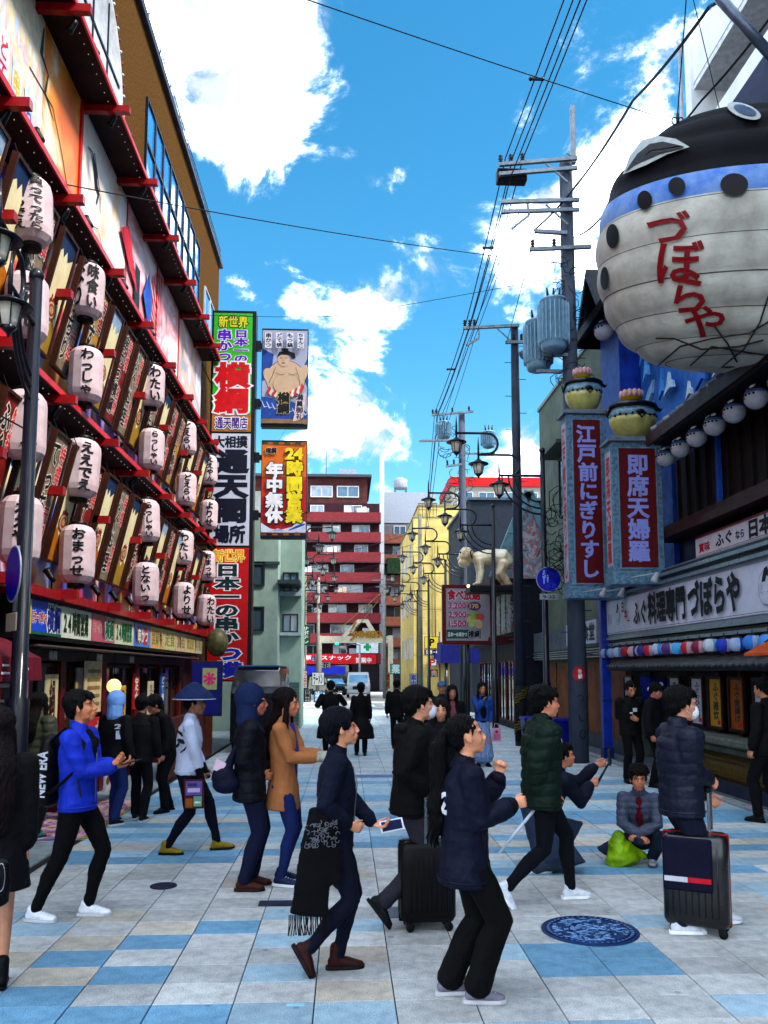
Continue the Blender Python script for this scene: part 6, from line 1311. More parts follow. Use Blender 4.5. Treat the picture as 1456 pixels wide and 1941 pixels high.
ds = empty('ornate_shop', (5.6, 29, 0), 0, 'small ornate skewer shop with dark red eaves and a peaked painted gable', 'building'); f = Face((5.4, 33, 0), (0, -1, 0), (-1, 0, 0)); DR = mt('4a1018', .5, .3)
m = MB(); f.box(m, 0, 7.0, 0, 5.2, -5, 0); m.build('wall', mt('1d2230', .6, .3), ds)
m = MB(); f.box(m, -.1, 7.1, 2.75, 2.95, 0, .7); f.box(m, -.1, 7.1, 4.55, 4.8, 0, .8); m.build('eave', DR, ds)
for i in range(7): m = MB(); f.box(m, .3+.95*i, 1.0+.95*i, 3.1, 4.45, 0, .08); p_ = m.build('painted_panel', palette_mat('shop_panel', ('3a1a18', '6a4a2c', '98a0a8', '2c6a78', '7a2028'), 4, 1), ds)
# gable end facing the street
A = [(4.2, 28.5, 4.8), (5.35, 28.5, 7.6), (6.5, 28.5, 4.8)]; m = MB(); m.prism([Vector(p)+Vector((.5, -2.6, 0)) for p in A], (0, 1, 0), .3); m.build('gable', palette_mat('gable_print', ('8a98a0', 'a0a4ac', '98485a', '5a9098', 'a89aa4'), 3, 1), ds)
m = MB()
for a, b in ((A[0], A[1]), (A[1], A[2])): m.bar(Vector(a)+Vector((.5, -2.65, 0)), Vector(b)+Vector((.5, -2.65, 0)), .16, .30)
m.build('gable_trim', mt('6a8c98', .5, .2), ds)
for i in range(5): f.window(ds, .3+1.35*i, 1.5+1.35*i, .2, 2.2, DR, glass('2a2018', .1, name='warm_dark_glass'), 0, 1, trans=.7)
m = MB(); q = at(971, 1230, 27.5); m.ball((0, 0, 0), .13, 12, 8); o = m.build('globe_lamp', mt('ff9a58', .4, .05, emit=.3), None, local=True, loc=q); tag(o, 'glowing orange lamp on the ornate shop', 'lamp')
q = at(888, 1111, 24.6); m = MB(); m.ball((0, 0, 0), .05, 10, 8); o = m.build('globe_lamp', mt('ffd8a0', .4, .05, emit=.3), None, local=True, loc=q); tag(o, 'small bright bulb at the feet of the golden crawling statue', 'lamp')
cu = empty('corner_shop', (5.6, 38, 0), 0, 'dark slate building behind the lamp posts on the right', 'building'); f = Face((at(893, 1100, 37).x, 37, 0), (1, 0, 0), (0, -1, 0)); m = MB(); z = at(900, 948, 37).z; f.box(m, 0, 8, 0, z, -8, 0); m.build('wall', mt('28323e', .7, .2), cu); m = MB(); f.box(m, -.1, 8, z, z+.12, -8, .1); m.build('coping', mt('4c5864'), cu)
for i in range(12): m = MB(); f.box(m, 1.9, 2.9, 5.2+.12*i, 5.26+.12*i, 0, .08); m.build('louvre', mt('5c6874', .4), cu)
m = MB(); m.ball((0, 0, 0), 1, 4, 3) if False else None
m = MB(); f.box(m, -1.6, .2, 2.2, 3.1, .2, 1.6); o = m.build('awning', mt('14206a', .6, .2), None); tag(o, 'navy awning under the price board on the right side', 'awning')
rt = empty('red_topped_building', (10, 70, 0), 0, 'long cream building with a bright red roof band far off on the right', 'building'); x0 = at(855, 900, 70).x; x1 = at(1032, 900, 70).x; f = Face((x0, 70, 0), (1, 0, 0), (0, -1, 0)); w_ = x1-x0; z0, z1, z2 = at(900, 1000, 70).z, at(900, 922, 70).z, at(900, 905, 70).z
m = MB(); f.box(m, 0, w_+8, 0, z1, -8, 0); m.build('wall', mt('8c8a84', .7, .1), rt); m = MB(); f.box(m, -.1, w_+8, z1, z2, -8, .2); m.build('roof_band', mt('b0141c', .5, .1), rt)
for i in range(7): f.window(rt, .5+1.9*i, 1.9+1.9*i, z1-1.7, z1-.5, SILL, GLB, 0, 1)
# ================================================================ poles, lamps, wires, signs
IRON = mt('141826', .45, .25, 6, coat=.2); CONC = mt('4a5260', .75, .25, 3, .3, 40, stretch=(1, 1, .3), tint='363e4a'); LGL = mt('c8c2b4', .3, .15, 4)
def lamp_post(label, x, Y, s=1.0, dirv=(-1, 0, 0), n=3, h=6.64):
    r = empty('lamp_post', (x, Y, 0), 0, label, 'street lamp', 'ornate lamp posts'); u = Vector(dirv).normalized(); Z = Vector((0, 0, 1)); P = lambda a, z: u*(a*s)+Z*(z*s)
    m = MB(); m.tube([(0, 0, 0), (0, 0, .5), (0, 0, 1.6), (0, 0, 1.62), (0, 0, h*s)], [.10, .10, .095, .072, .055], 12); m.ball((0, 0, h*s+.03), .07, 8, 6); m.build('pole', IRON, r, local=True)
    lamps = [(.96, 6.10), (1.41, 6.56), (1.89, 7.04)][:n]; dz = h-6.64
    for i, (dx, z) in enumerate(lamps):
        z += dz; m = MB(); st = 0 if i == 0 else (.50, .98)[i-1]
        if i == 0: m.tube([P(0, z), P(dx, z)], .030*s, 7)
        else:
            R_ = .23; pts = [P(dx, z), P(st+R_, z)]+[P(st+R_-R_*math.sin(t), z-R_+R_*math.cos(t)) for t in [math.pi*k/10 for k in range(1, 11)]]; m.tube(pts, .028*s, 7); m.tube([P(st+R_, z-2*R_), P(lamps[i-1][0]-.05, z-2*R_)], .024*s, 7)
        a = m.build('arm', IRON, r, local=True)
        m = MB(); c = P(dx, z); q = s
        m.tube([c-Z*.12*q, c+Z*.12*q, c+Z*.20*q, c+Z*.40*q], [.024*q, .024*q, .020*q, .004*q], 7)
        L = [(.015, -.10), (.06, -.115), (.10, -.15), (.22, -.20), (.225, -.215), (.15, -.205)]; m.lathe([(r_*q, zz*q) for r_, zz in L], c, 14, True); m.lathe([(.085*q, -.43*q), (.05*q, -.47*q), (.02*q, -.50*q), (.004, -.54*q)], c, 10)
        for k in range(6): t = 2*math.pi*k/6; m.bar(c+Vector((math.cos(t)*.13*q, math.sin(t)*.13*q, -.205*q)), c+Vector((math.cos(t)*.085*q, math.sin(t)*.085*q, -.43*q)), .012*q)
        lh = m.build('lantern_frame', IRON, r, local=True); m = MB(); m.lathe([(.08*q, -.43*q), (.125*q, -.21*q), (.1*q, -.205*q)], c, 12); m.build('lamp_glass', LGL, lh, local=True)
    for k, rr in enumerate((.62, .76, .90)):
        m = MB(); zc = 6.10+dz; m.tube([P(rr-rr*math.sin(t), zc-rr+rr*math.cos(t)) if False else P(rr*math.cos(t)*1.0, zc-rr*.95*math.sin(t)*1.0) for t in [math.pi/2*j/8 for j in range(9)]], .020*s, 6); m.build('scroll', IRON, r, local=True)
    return r
for i, (x, Y) in enumerate(((4.29, 17.5), (4.29, 23.6), (4.30, 29.6), (4.35, 35.6), (4.4, 43.5), (4.4, 50.0))): lamp_post('ornate three lantern lamp post on the right side, %s from the camera' % ('nearest', 'second', 'third', 'fourth', 'fifth', 'farthest')[i], x, Y)
for i, (x, Y) in enumerate(((-2.4, 29.6), (-2.45, 36.5), (-2.5, 43.5), (-2.5, 50))): lamp_post('ornate three lantern lamp post on the left side beyond the flag signs, %s one' % ('nearest', 'second', 'third', 'farthest')[i], x, Y, 1.0, (1, 0, 0))
lp = lamp_post('ornate lamp post at the left edge in front of the restaurant ledges', -2.86, 7.4, .82, (.12, -1, 0), 2, 6.64)
# sign discs
def disc_sign(label, c, r_, heading, text=None, plate=None, name='road_sign', col='101c9a'):
    o = empty(name, c, heading, label, 'road sign'); m = MB(); m.lathe([(r_, 0), (r_, -.012), (r_*.3, -.014), (.01, -.014)], (0, 0, 0), 32, False, 'y'); m.build('back', mt('8b9098', .4, .1), o, local=True)
    m = MB(); m.lathe([(.01, -.003), (r_*.94, -.003), (r_*.94, -.0135), (.01, -.0135)], (0, -.003, 0), 32, False, 'y'); m.build('face', mt(col, .35, .08), o, local=True)
    m = MB(); m.tube([(0, .02, -r_*1.3), (0, .02, r_)], .02, 6); m.build('bracket', mt('6a707a', .4), o, local=True)
    return o
px_ = at(1040, 1098, 17.2); ds_ = disc_sign('round blue pedestrian zone sign with a plate reading 9-22', px_, .27, 0); cv = Cv(px_+Vector((-.27, -.0185, -.27)), (1, 0, 0), (0, 0, 1)); pw = mt('7f94d4', .4)
cv.ell(.17, .44, .022, .025, pw, 10); cv.poly([(.14, .41), (.20, .41), (.205, .30), (.185, .30), (.18, .17), (.155, .17), (.15, .30), (.135, .30)], pw); cv.ell(.245, .345, .016, .018, pw, 10); cv.poly([(.225, .32), (.265, .32), (.26, .20), (.23, .20)], pw)
for k in (0, .14): cv.ell(.24+k, .12, .045, .045, mt('3a50b8')); cv.ell(.24+k, .12, .034, .034, mt('101c9a', .35, .08))
cv.line([(.24, .12), (.30, .19), (.36, .19), (.38, .12)], .012, mt('3a50b8')); cv.mb.build('print', None, ds_)
m = MB(); m.bev(-.20, .20, -.012, 0, -.44, -.31, .01); p_ = m.build('plate', mt('7f8890', .5, .1), ds_, local=True); cv = Cv(px_+Vector((-.20, -.0135, -.44)), (1, 0, 0), (0, 0, 1)); cv.text('9-22', .07, .03, .33, .10, mt('0c0d14'), .02); cv.mb.build('print', None, ds_)
c = at(27, 1088, 7.25); d2 = disc_sign('round blue sign seen nearly edge on, on the left lamp post', c, .25, R(-55), col='101c8a')
m = MB(); m.bev(-.17, .17, -.012, 0, -.50, -.34, .01); m.build('plate', mt('8b8478', .5, .1), d2, local=True)
# blue pole box on lamp posts
def pole_sticker(): pass
# utility poles
def utility_pole(label, x, Y, h, r0, r1, mat_=CONC):
    r = empty('utility_pole', (x, Y, 0), 0, label, 'utility pole'); m = MB(); m.tube([(0, 0, 0), (0, 0, h*.5), (0, 0, h)], [r0, (r0+r1)/2, r1], 20); m.build('shaft', mat_, r, local=True)
    m = MB(); z = 2.2; k = 1
    while z < h-.5: m.tube([(k*r1*.8, -.02, z), (k*(r0+.13), -.02, z)], .010, 5); z += .45; k = -k
    m.build('climbing_step', mt('3c434e', .4, metal=.5), r, local=True)
    return r
STL = mt('77808a', .4, .2, metal=.4); INS = mt('141620', .3, .1)
def crossarm(r, Y, a, b, z2=.09, dbl=False, ins=()):
    """a, b: world points of its two ends"""
    o = wloc(r); a, b = Vector(a)-o, Vector(b)-o; m = MB(); m.bar(a, b, .075, .075)
    if dbl: m.bar(a-Vector((0, 0, .22)), b-Vector((0, 0, .22)), .075, .075)
    m.build('crossarm', STL, r, local=True)
    for t in ins:
        p = a.lerp(b, t); m = MB(); m.lathe([(.015, 0), (.05, .03), (.025, .06), (.055, .09), (.025, .12), (.05, .15), (.02, .19), (.01, .20)], p+Vector((0, 0, .03)), 8); m.build('insulator', INS, r, local=True)
up = utility_pole('tall concrete utility pole carrying crossarms and transformers behind the red signs', 4.76, 16.8, 12.9, .20, .135); YP = 16.6
xs = lambda px, py: at(px, py, YP)
crossarm(up, YP, xs(946, 312), xs(1094, 300), dbl=True, ins=(.02, .15, .30)); crossarm(up, YP, xs(950, 383), xs(1098, 379), dbl=True); crossarm(up, YP, xs(1013, 438), xs(1075, 442)); crossarm(up, YP, xs(1004, 473), xs(1120, 468), ins=(.05, .4))
o0 = wloc(up)
m = MB()
for a, b in (((1035, 310), (1076, 345)), ((1035, 388), (1076, 425)), ((1075, 290), (1090, 300))): m.bar(xs(*a)-o0, xs(*b)-o0, .035)
m.bar(xs(1000, 387)-o0, xs(1003, 408)-o0, .05); m.bar(xs(1003, 408)-o0, xs(970, 434)-o0, .05); m.build('brace', STL, up, local=True)
m = MB(); m.bev(*(lambda a: (a.x-.05, a.x+.05, -.05, .05, a.z, a.z+1.35))(xs(1092, 300)-o0), .01); m.build('mast_extension', STL, up, local=True)
m = MB(); q = xs(975, 322)-o0; m.bev(q.x-.35, q.x+.30, -.12, .12, q.z-.18, q.z+.10, .02); m.build('switch_box', mt('181c2c', .5), up, local=True)
def transformer(r, label, c, rad, hgt):
    m = MB(); m.lathe([(rad*.5, -.08), (rad*.85, -.05), (rad, 0), (rad, hgt), (rad*1.06, hgt+.01), (rad*1.04, hgt+.05), (rad*.5, hgt+.10), (.02, hgt+.12)], c, 28, True); t = m.build('transformer', mt('7c9cb0', .4, .2, 5, metal=.2), r, local=True, label=label)
    m = MB()
    for k in range(22): a = 2*math.pi*k/22; m.obox(Vector(c)+Vector((math.cos(a)*(rad+.03), math.sin(a)*(rad+.03), hgt*.52)), Vector((math.cos(a), math.sin(a), 0))*.035, Vector((-math.sin(a), math.cos(a), 0))*.008, Vector((0, 0, hgt*.42)))
    m.build('cooling_fin', mt('86a6b8', .4, .2, metal=.2), t, local=True)
    m = MB()
    for k in range(3): m.tube([Vector(c)+Vector((-.12+.12*k, -.05, hgt+.08)), Vector(c)+Vector((-.14+.14*k, -.05, hgt+.30))], [.035, .018], 7)
    m.build('bushing', INS, t, local=True)
q = xs(1049, 662)-o0; transformer(up, None, (q.x, -.25, q.z), .27, 1.0); q = xs(1036, 668)-o0; transformer(up, None, (q.x-.02, .45, q.z-.10), .26, 1.0)
m = MB(); m.bar((-.62, -.1, xs(0, 650).z), (0, -.1, xs(0, 650).z), .07); m.bar((-.7, .1, xs(0, 676).z), (.0, .1, xs(0, 676).z), .07); m.build('hanger_arm', STL, up, local=True)
# tangle of jumper leads at the pole
m = MB(); rn = random.Random(9)
for i in range(60):
    z = rn.uniform(xs(0, 700).z, xs(0, 470).z); c = Vector((rn.uniform(-.35, .30), rn.uniform(-.25, .1), z)); a = rn.uniform(0, 6.28); w_ = rn.uniform(.08, .25); m.tube([c+Vector((math.cos(a+t)*w_, rn.uniform(-.03, .03), math.sin(a+t)*w_*.8)) for t in (0, .7, 1.4, 2.1, 2.9)], .009, 4)
for i in range(34):
    z = xs(0, 1000+rn.uniform(-70, 110)).z; c = Vector((rn.uniform(-.55, -.1), -.15, z)); a = rn.uniform(0, 6.28); w_ = rn.uniform(.10, .30); m.tube([c+Vector((math.cos(a+t)*w_, 0, math.sin(a+t)*w_)) for t in (0, .9, 1.8, 2.7, 3.6, 4.6)], .009, 4)
m.build('jumper_lead', mt('101218', .5), up, local=True, kind='stuff')
# graffiti and red sticker on the big pole
rr = .20; S_ = lambda px, py: None
def wrap(cpx, cpy, pts, w_, mm, name):
    m = MB()
    base = at(cpx, cpy, 16.6); 
    q = [(base.x+x, base.z+z) for x, z in pts]; vs = []
    R__ = .195
    P3 = [Vector((max(-.97, min(.97, (x-4.76)/R__))*R__, -math.sqrt(max(.002, R__**2-(max(-.97, min(.97, (x-4.76)/R__))*R__)**2))-.004, z)) for x, z in q]
    m.tube(P3, w_, 5); m.build(name, mm, up, local=True)
ink2 = mt('0b0c12', .5)
wrap(1100, 1330, [(-.06, .10), (.02, .14), (.08, .06), (.0, .02), (.09, .0)], .008, ink2, 'graffiti'); wrap(1102, 1362, [(-.05, .08), (-.02, -.06), (.08, -.03)], .008, ink2, 'graffiti'); wrap(1105, 1392, [(.06*math.cos(t), .09*math.sin(t)) for t in [.6*i for i in range(11)]], .008, ink2, 'graffiti')
m = MB(); n = 20; cx, cz, rad = at(1098, 1277, 16.6).x-4.76, at(1098, 1277, 16.6).z, .15
def onp(x, z, off): x = max(-.19, min(.19, x)); return Vector((x, -math.sqrt(.2**2-x*x)-off, z))
m.add([onp(cx, cz, .006)]+[onp(cx+rad*math.cos(t)*.8, cz+rad*math.sin(t), .006) for t in [2*math.pi*i/n for i in range(n)]], [(0, 1+i, 1+(i+1) % n) for i in range(n)], False); o = m.build('sticker', mt('9a1620', .5, .1), up, local=True)
cv = Cv(o0+onp(cx, cz, .016)+Vector((-.06, 0, -.10)), (1, 0, 0), (0, 0, 1)); cv.text('佐', .03, .10, .11, .20, WH, .02).text('駅', .03, .0, .12, .09, WH, .04); cv.mb.build('print', None, up)
sp = utility_pole('dark steel utility pole with a street-side arm, in front of the golden statue', 4.38, 20.6, 10.85, .145, .10, mt('2c3444', .5, .25, 4)); o1 = wloc(sp); y2 = lambda px, py: at(px, py, 20.5)
crossarm(sp, 20.5, y2(878, 622), y2(984, 617), ins=(.03, .12, .2)); crossarm(sp, 20.5, y2(958, 649), y2(1035, 647), ins=(.2, .4))
m = MB(); m.bar(y2(940, 620)-o1, y2(968, 646)-o1, .03); m.bar(y2(908, 622)-o1, y2(908, 640)-o1, .04); m.bar(y2(908, 641)-o1, y2(884, 655)-o1, .05); m.build('brace', STL, sp, local=True)
m = MB(); q = y2(996, 670)-o1; m.ball((q.x, 0, q.z), (.16, .14, .12), 12, 8, Matrix.Rotation(.6, 3, 'Y')); m.tube([(q.x, -.05, q.z), (q.x-.1, -.1, q.z-.12)], .03, 6); m.build('floodlight', mt('5f7078', .4, .2, metal=.4), sp, local=True)
m = MB()
for i in range(12): z0 = .15+.11*i; m.tube([(.152*math.cos(t+i), .152*math.sin(t+i), z0+.05*t) for t in [.4*k for k in range(10)]], .018, 5)
m.build('striped_guard', mt('5f5a1c', .6, .3, 20), sp, local=True)
m = MB(); m.lathe([(.150, .1), (.150, 1.5)], (0, 0, 0), 16); m.build('pole_sleeve', mt('14161c', .7), sp, local=True)
p3 = utility_pole('third utility pole down the right side with drum transformers', 4.35, 30.2, 11.6, .17, .12); o2 = wloc(p3); y3 = lambda px, py: at(px, py, 30.0)
crossarm(p3, 30, y3(818, 787), y3(897, 780), ins=(.03, .12, .5, .9)); crossarm(p3, 30, y3(795, 836), y3(880, 834)); crossarm(p3, 30, y3(845, 884), y3(876, 880), ins=(.1, .5, .9))
q = y3(842, 820)-o2; transformer(p3, None, (q.x, 0, q.z-.1), .26, .50); q = y3(928, 843)-o2; transformer(p3, None, (q.x, 0, q.z), .24, .50)
m = MB(); m.bar((0, 0, y3(0, 846).z), (y3(940, 846).x-o2.x, 0, y3(0, 846).z), .06); m.build('hanger_arm', STL, p3, local=True)
m = MB()
for i in range(40):
    z = rn.uniform(y3(0, 960).z, y3(0, 800).z); c = Vector((rn.uniform(-.7, .4), rn.uniform(-.1, .1), z)); a = rn.uniform(0, 6.28); w_ = rn.uniform(.1, .35); m.tube([c+Vector((math.cos(a+t)*w_, 0, math.sin(a+t)*w_*.8)) for t in (0, .8, 1.6, 2.4, 3.2)], .012, 4)
m.build('jumper_lead', mt('101218', .5), p3, local=True, kind='stuff')
p4 = utility_pole('slim grey utility pole before the yellow building', at(797, 1200, 47).x, 47, at(797, 975, 47).z, .15, .11, mt('6e6c60', .7, .2)); o4 = wloc(p4); crossarm(p4, 47, at(775, 1004, 47), at(815, 998, 47))
p5 = utility_pole('pale concrete pole standing in the crossing before the far red block', at(729, 1200, 56).x, 56, at(729, 1090, 56).z, .13, .1, mt('8a8c8c', .7, .2)); crossarm(p5, 56, at(706, 1100, 56), at(745, 1098, 56)); crossarm(p5, 56, at(712, 1112, 56), at(742, 1112, 56))
p6 = utility_pole('thin pole at the left of the crossing by the small shops', at(603, 1200, 50).x, 50, at(603, 1095, 50).z, .12, .09, mt('8a8880', .7, .2))
# trunk wires along the right poles
zs1 = xs(0, 300).z
trunks = []
for i, (dx, dz) in enumerate(((0, .0), (.16, .02), (.38, .0), (.10, -.45))):
    a = xs(958+0, 300)+Vector((dx, 0, dz)); b = y2(882, 618)+Vector((dx*.7, 0, dz*.4)); c = y3(824, 782)+Vector((dx*.8, 0, dz*.4)); d = at(806, 1004, 47)+Vector((dx*.4, 0, dz*.3)); e = Vector((a.x+.9, -6, a.z+.6))
    wire('power_line', 'power line strung down the right side poles, %s of the bundle' % ('outer strand', 'second strand', 'inner strand', 'lowest strand')[i], [e, a, b, c, d], .014, .10, group='power lines along the street')
m = MB()
for i, (pt_, w_) in enumerate(((at(1017, 150, 14.0), .22), (at(925, 470, 18.6), .2), (at(855, 700, 24), .2))):
    m.obox(pt_, (w_*.5, 0, 0), (0, .02, 0), (0, 0, .02)); m.ball(pt_+Vector((-w_*.5, 0, 0)), .04, 6, 5); m.ball(pt_+Vector((w_*.5, 0, 0)), .04, 6, 5)
o = m.build('line_spacer', INS, None, kind='stuff')
tag(o, 'dark spacers clamped on the power lines', None)
for i, (a, b) in enumerate(((xs(970, 433), y2(884, 655)), (xs(985, 400), y2(900, 640)), (xs(1015, 440), y2(960, 650)), (y2(884, 655), y3(828, 836)), (y2(900, 640), y3(838, 836)))): wire('drop_line', 'thin service line between the poles, %s' % ('outer upper span', 'inner upper span', 'span to the steel pole', 'outer lower span', 'inner lower span')[i], [a, b], .009, .05)
wire('thick_cable', 'thick twisted cable rising from the big pole to the upper right', [xs(1012, 437), xs(1095, 348), at(1200, 190, 12.5), at(1345, 12, 9.5), at(1380, -30, 9)], .024, .06)
wire('thick_cable', 'second thick cable rising behind the giant blowfish', [xs(1100, 445), at(1145, 405, 14), at(1330, 190, 13), at(1470, 20, 11)], .02, .05)
wire('thin_wire', 'thin wire crossing the sky from top centre to the giant blowfish', [at(570, -5, 9.5), at(1236, 217, 12)], .008, .02)
wire('thin_wire', 'thin wire from the left ledges to the big pole', [at(100, 345, 9.5), xs(1070, 500)], .008, .10)
wire('thin_wire', 'thin wire from the tower sign to the big pole', [at(392, 598, 21), at(640, 600, 19), xs(1075, 522)], .007, .02)
wire('thin_wire', 'short sloping wire in front of the left lamp post', [at(-10, 782, 7.6), at(60, 820, 8.1)], .009, 0)
for i in range(7): wire('span_wire', 'fine span wire over the far street, number %s from the camera side' % ('one', 'two', 'three', 'four', 'five', 'six', 'seven')[i], [at(575, 1060+18*i, 32+4*i), at(780+8*i, 1010+20*i, 34+4*i)], .010, .12)
wire('arch_stay', 'gold stay of the street arch, upper', [at(640, 1195, 59), at(728, 1120, 56)], .03, 0, 'a08a50'); wire('arch_stay', 'gold stay of the street arch, lower', [at(672, 1195, 59), at(716, 1140, 56)], .03, 0, 'a08a50')
# ---- golden crawling figure on its platform
YS = 24.9; gs = empty('golden_statue', at(915, 1112, YS), 0, 'large golden crawling child statue on a dark platform above the street', 'statue'); b = Bl(); U = YS/FPX; Q = lambda px, py, y=0: Vector(((px-915)*U, y, (1112-py)*U))
b.tube([Q(905, 1058), Q(930, 1056), Q(955, 1058), Q(962, 1066)], [.20, .26, .30, .24], [.22, .28, .32, .26]); b.ell(Q(884, 1052), (.235, .23, .27)); b.ell(Q(880, 1066), (.20, .19, .16))
for y in (-.17, .17):
    b.tube([Q(908, 1062, y), Q(911, 1085, y*1.1), Q(908, 1104, y*1.1)], [.13, .10, .075]); b.ell(Q(904, 1107, y*1.1), (.12, .08, .045)); b.tube([Q(955, 1068, y), Q(948, 1088, y*1.2), Q(962, 1106, y*1.2)], [.19, .15, .10]); b.ell(Q(962, 1108, y*1.2), (.14, .09, .05)); b.ell(Q(889, 1050, y*1.32), (.05, .04, .09))
b.ell(Q(868, 1058), (.04, .05, .05)); gb_ = b.build('figure', mt('d8d0b8', .28, .25, 3, metal=.1, tint='a07830', coat=.5), gs, .025, 3)
m = MB(); m.ball(Q(872, 1047, -.10), (.03, .03, .035), 8, 6).ball(Q(872, 1047, .10), (.03, .03, .035), 8, 6); m.tube([Q(896, 1040, -.22), Q(889, 1047, -.265), Q(893, 1060, -.25)], .018, 5); m.build('carved_line', mt('2a1a10', .4), gs, local=True)
m = MB(); m.bev(*(lambda a, c: (a.x, c.x, -.45, .45, -.20, 0.0))(Q(886, 0), Q(985, 0)), .03); m.build('platform', mt('10131e', .5, .2), gs, local=True)
settle()
# ---- price board
BRD = .13; a, b_ = at(838, 1108, 27), at(937, 1222, 27); c = (a+b_)/2; o, cv = sign('price_board', 'framed price board with pink figures and a food photograph', (c.x, 27, c.z), b_.x-a.x, a.z-b_.z, .16, mt('8c8890', .45, .08), mt('5c1214', .4, .15)); w_, h = b_.x-a.x, a.z-b_.z; rp = mt('a01830'); pk = mt('a0306a'); wo_ = (mt('b4b0b8'), .05)
cv.rect(.08*w_, .10*h, .74*w_, .25*h, mt('1c5048')); cv.text('日本一の串かつ', .10*w_, .13*h, .48*w_, .21*h, wt, .03); cv.text('横綱', .50*w_, .11*h, .72*w_, .24*h, DG, .04, outline=wo_); cv.text('食べ放題', .10*w_, .74*h, .74*w_, .92*h, rp, .05, outline=wo_)
for i, t in enumerate(('3,200円', '2,900円', '1,500円')): cv.text(t[:-1], .12*w_, (.58-.15*i)*h, .46*w_, (.70-.15*i)*h, pk, .04, outline=wo_); cv.text('円', .47*w_, (.58-.15*i)*h, .55*w_, (.66-.15*i)*h, pk, .03)
cv.ell(.62*w_, .64*h, .13*w_, .07*h, mt('5a2a6a')); cv.text('170', .53*w_, .60*h, .70*w_, .68*h, mt('b8a040'), .04)
for i, (x, y, cc) in enumerate(((.55, .42, 'a8a060'), (.66, .40, 'b08858'), (.62, .48, '7a9a4a'), (.72, .46, 'a84c4c'), (.58, .35, '98a468'), (.70, .34, 'b09a78'))): cv.ell(x*w_, y*h, .09*w_, .06*h, mt(cc), 16, i)
cv.done(o); m = MB(); m.tube([(c.x, 27.1, 0), (c.x, 27.1, b_.z)], .05, 8); m.build('post', IRON, o)
# ---- bins, shutters, small street things
bn = empty('rubbish_bin', (at(1016, 1400, 18.6).x, 18.6, 0), 0, 'tall blue lidded bin standing behind the man in the green jacket', 'bin'); BB = mt('101c7c', .45, .2)
m = MB(); vs = []
for z, w_, d in ((.02, .24, .22), (.75, .30, .26)): vs += [(-w_, -d, z), (w_, -d, z), (w_, d, z), (-w_, d, z)]
m.add(vs, [(0, 3, 2, 1), (0, 1, 5, 4), (1, 2, 6, 5), (2, 3, 7, 6), (3, 0, 4, 7), (4, 5, 6, 7)], False); m.build('tub', BB, bn, local=True); m = MB(); m.bev(-.33, .33, -.29, .29, .75, .83, .03); m.build('lid', BB, bn, local=True)
for k in (-1, 1): m = MB(); m.lathe([(.02, -.03), (.07, -.03), (.07, .03), (.02, .03)], (k*.26, .16, .07), 12, axis='x'); m.build('wheel', mt('101014'), bn, local=True)
copy_tree(bn, None, (at(1068, 1400, 17.9).x, 17.9, 0), R(6), 'tall blue lidded bin against the foot of the big utility pole')
# small shops at the far left, seen between the flag signs and the arch
fs_ = empty('far_shops', (-4, 44, 0), 0, 'row of small cream shopfronts on the left before the crossing', 'building'); f = Face((-2.75, 46, 0), (0, 1, 0), (1, 0, 0)); m = MB(); f.box(m, 0, 12, 0, 8.5, -5, 0); m.build('wall', mt('8a8474', .7, .2), fs_)
for i in range(5): f.window(fs_, .5+1.9*i, 1.9+1.9*i, 3.8, 5.2, SILL, GL, 0, 1); f.window(fs_, .3+1.9*i, 2.0+1.9*i, .2, 2.3, SILL, glass('30302c', .1, name='shop_glass'), 0, 1)
def vsign(label, px, py, w_, h_, Y, col, txt, tc_, vert=True): c = at(px, py, Y); W_, H_ = w_*Y/FPX, h_*Y/FPX; o, cv = sign('shop_sign', label, (c.x, Y, c.z), W_, H_, .15, mt(col, .5, .08)); cv.text(txt, .12*W_, .06*H_, .88*W_, .94*H_, mt(tc_), .03, vert=vert); cv.done(o); return o
vsign('tall green sign with white writing on the left side', 579, 1204, 17, 38, 34, '0f5a34', 'サボテン', 'c4c8c4'); vsign('small black framed sign beside the tall green sign', 572, 1214, 10, 30, 33, '14161c', '酒場', 'b8b8b0')
vsign('white standing sign with black brush writing on the left', 603, 1287, 24, 26, 36, 'a8a8a8', 'ラーメン', '14141c', False); vsign('narrow white banner with red writing at the left shops', 578, 1288, 10, 34, 32, 'b0aaa8', 'つなぐ', 'a01828'); vsign('low white sandwich board before the left shops', 583, 1318, 12, 24, 29, 'a4a8a8', '営業中', '14141c')
vsign('blue and white cold drinks case front before the left shops', 604, 1320, 18, 22, 30.5, '5a90b4', '氷', 'c4ccd0', False); vsign('small white sign with a black clover mark at the far left corner', 618, 1261, 18, 12, 62, 'a8acb0', '花', '14141c', False)
vsign('round edged violet no-entry style board on the far left', 594, 1249, 9, 10, 50, '4a2a8a', '止', 'a8a0c0', False)
vsign('orange banner at the right side of the crossing', 736, 1290, 6, 30, 52, 'a87018', '焼肉', '4a1410'); vsign('white poster frame on the right side of the far street', 784, 1290, 14, 26, 44, 'a4a8b0', '案内', '3a3a8a'); vsign('teal shop board on the right side of the far street', 750, 1268, 20, 20, 46, '2a8a7c', '薬', 'b8c8c4', False); vsign('round red lantern sign under the navy awning', 823, 1276, 14, 14, 34, 'a81c18', '肉', 'c0b8b0', False); vsign('white map board beneath the parking signs', 820, 1256, 16, 13, 48.5, 'b0b0b8', 'P', 'a81c28', False)
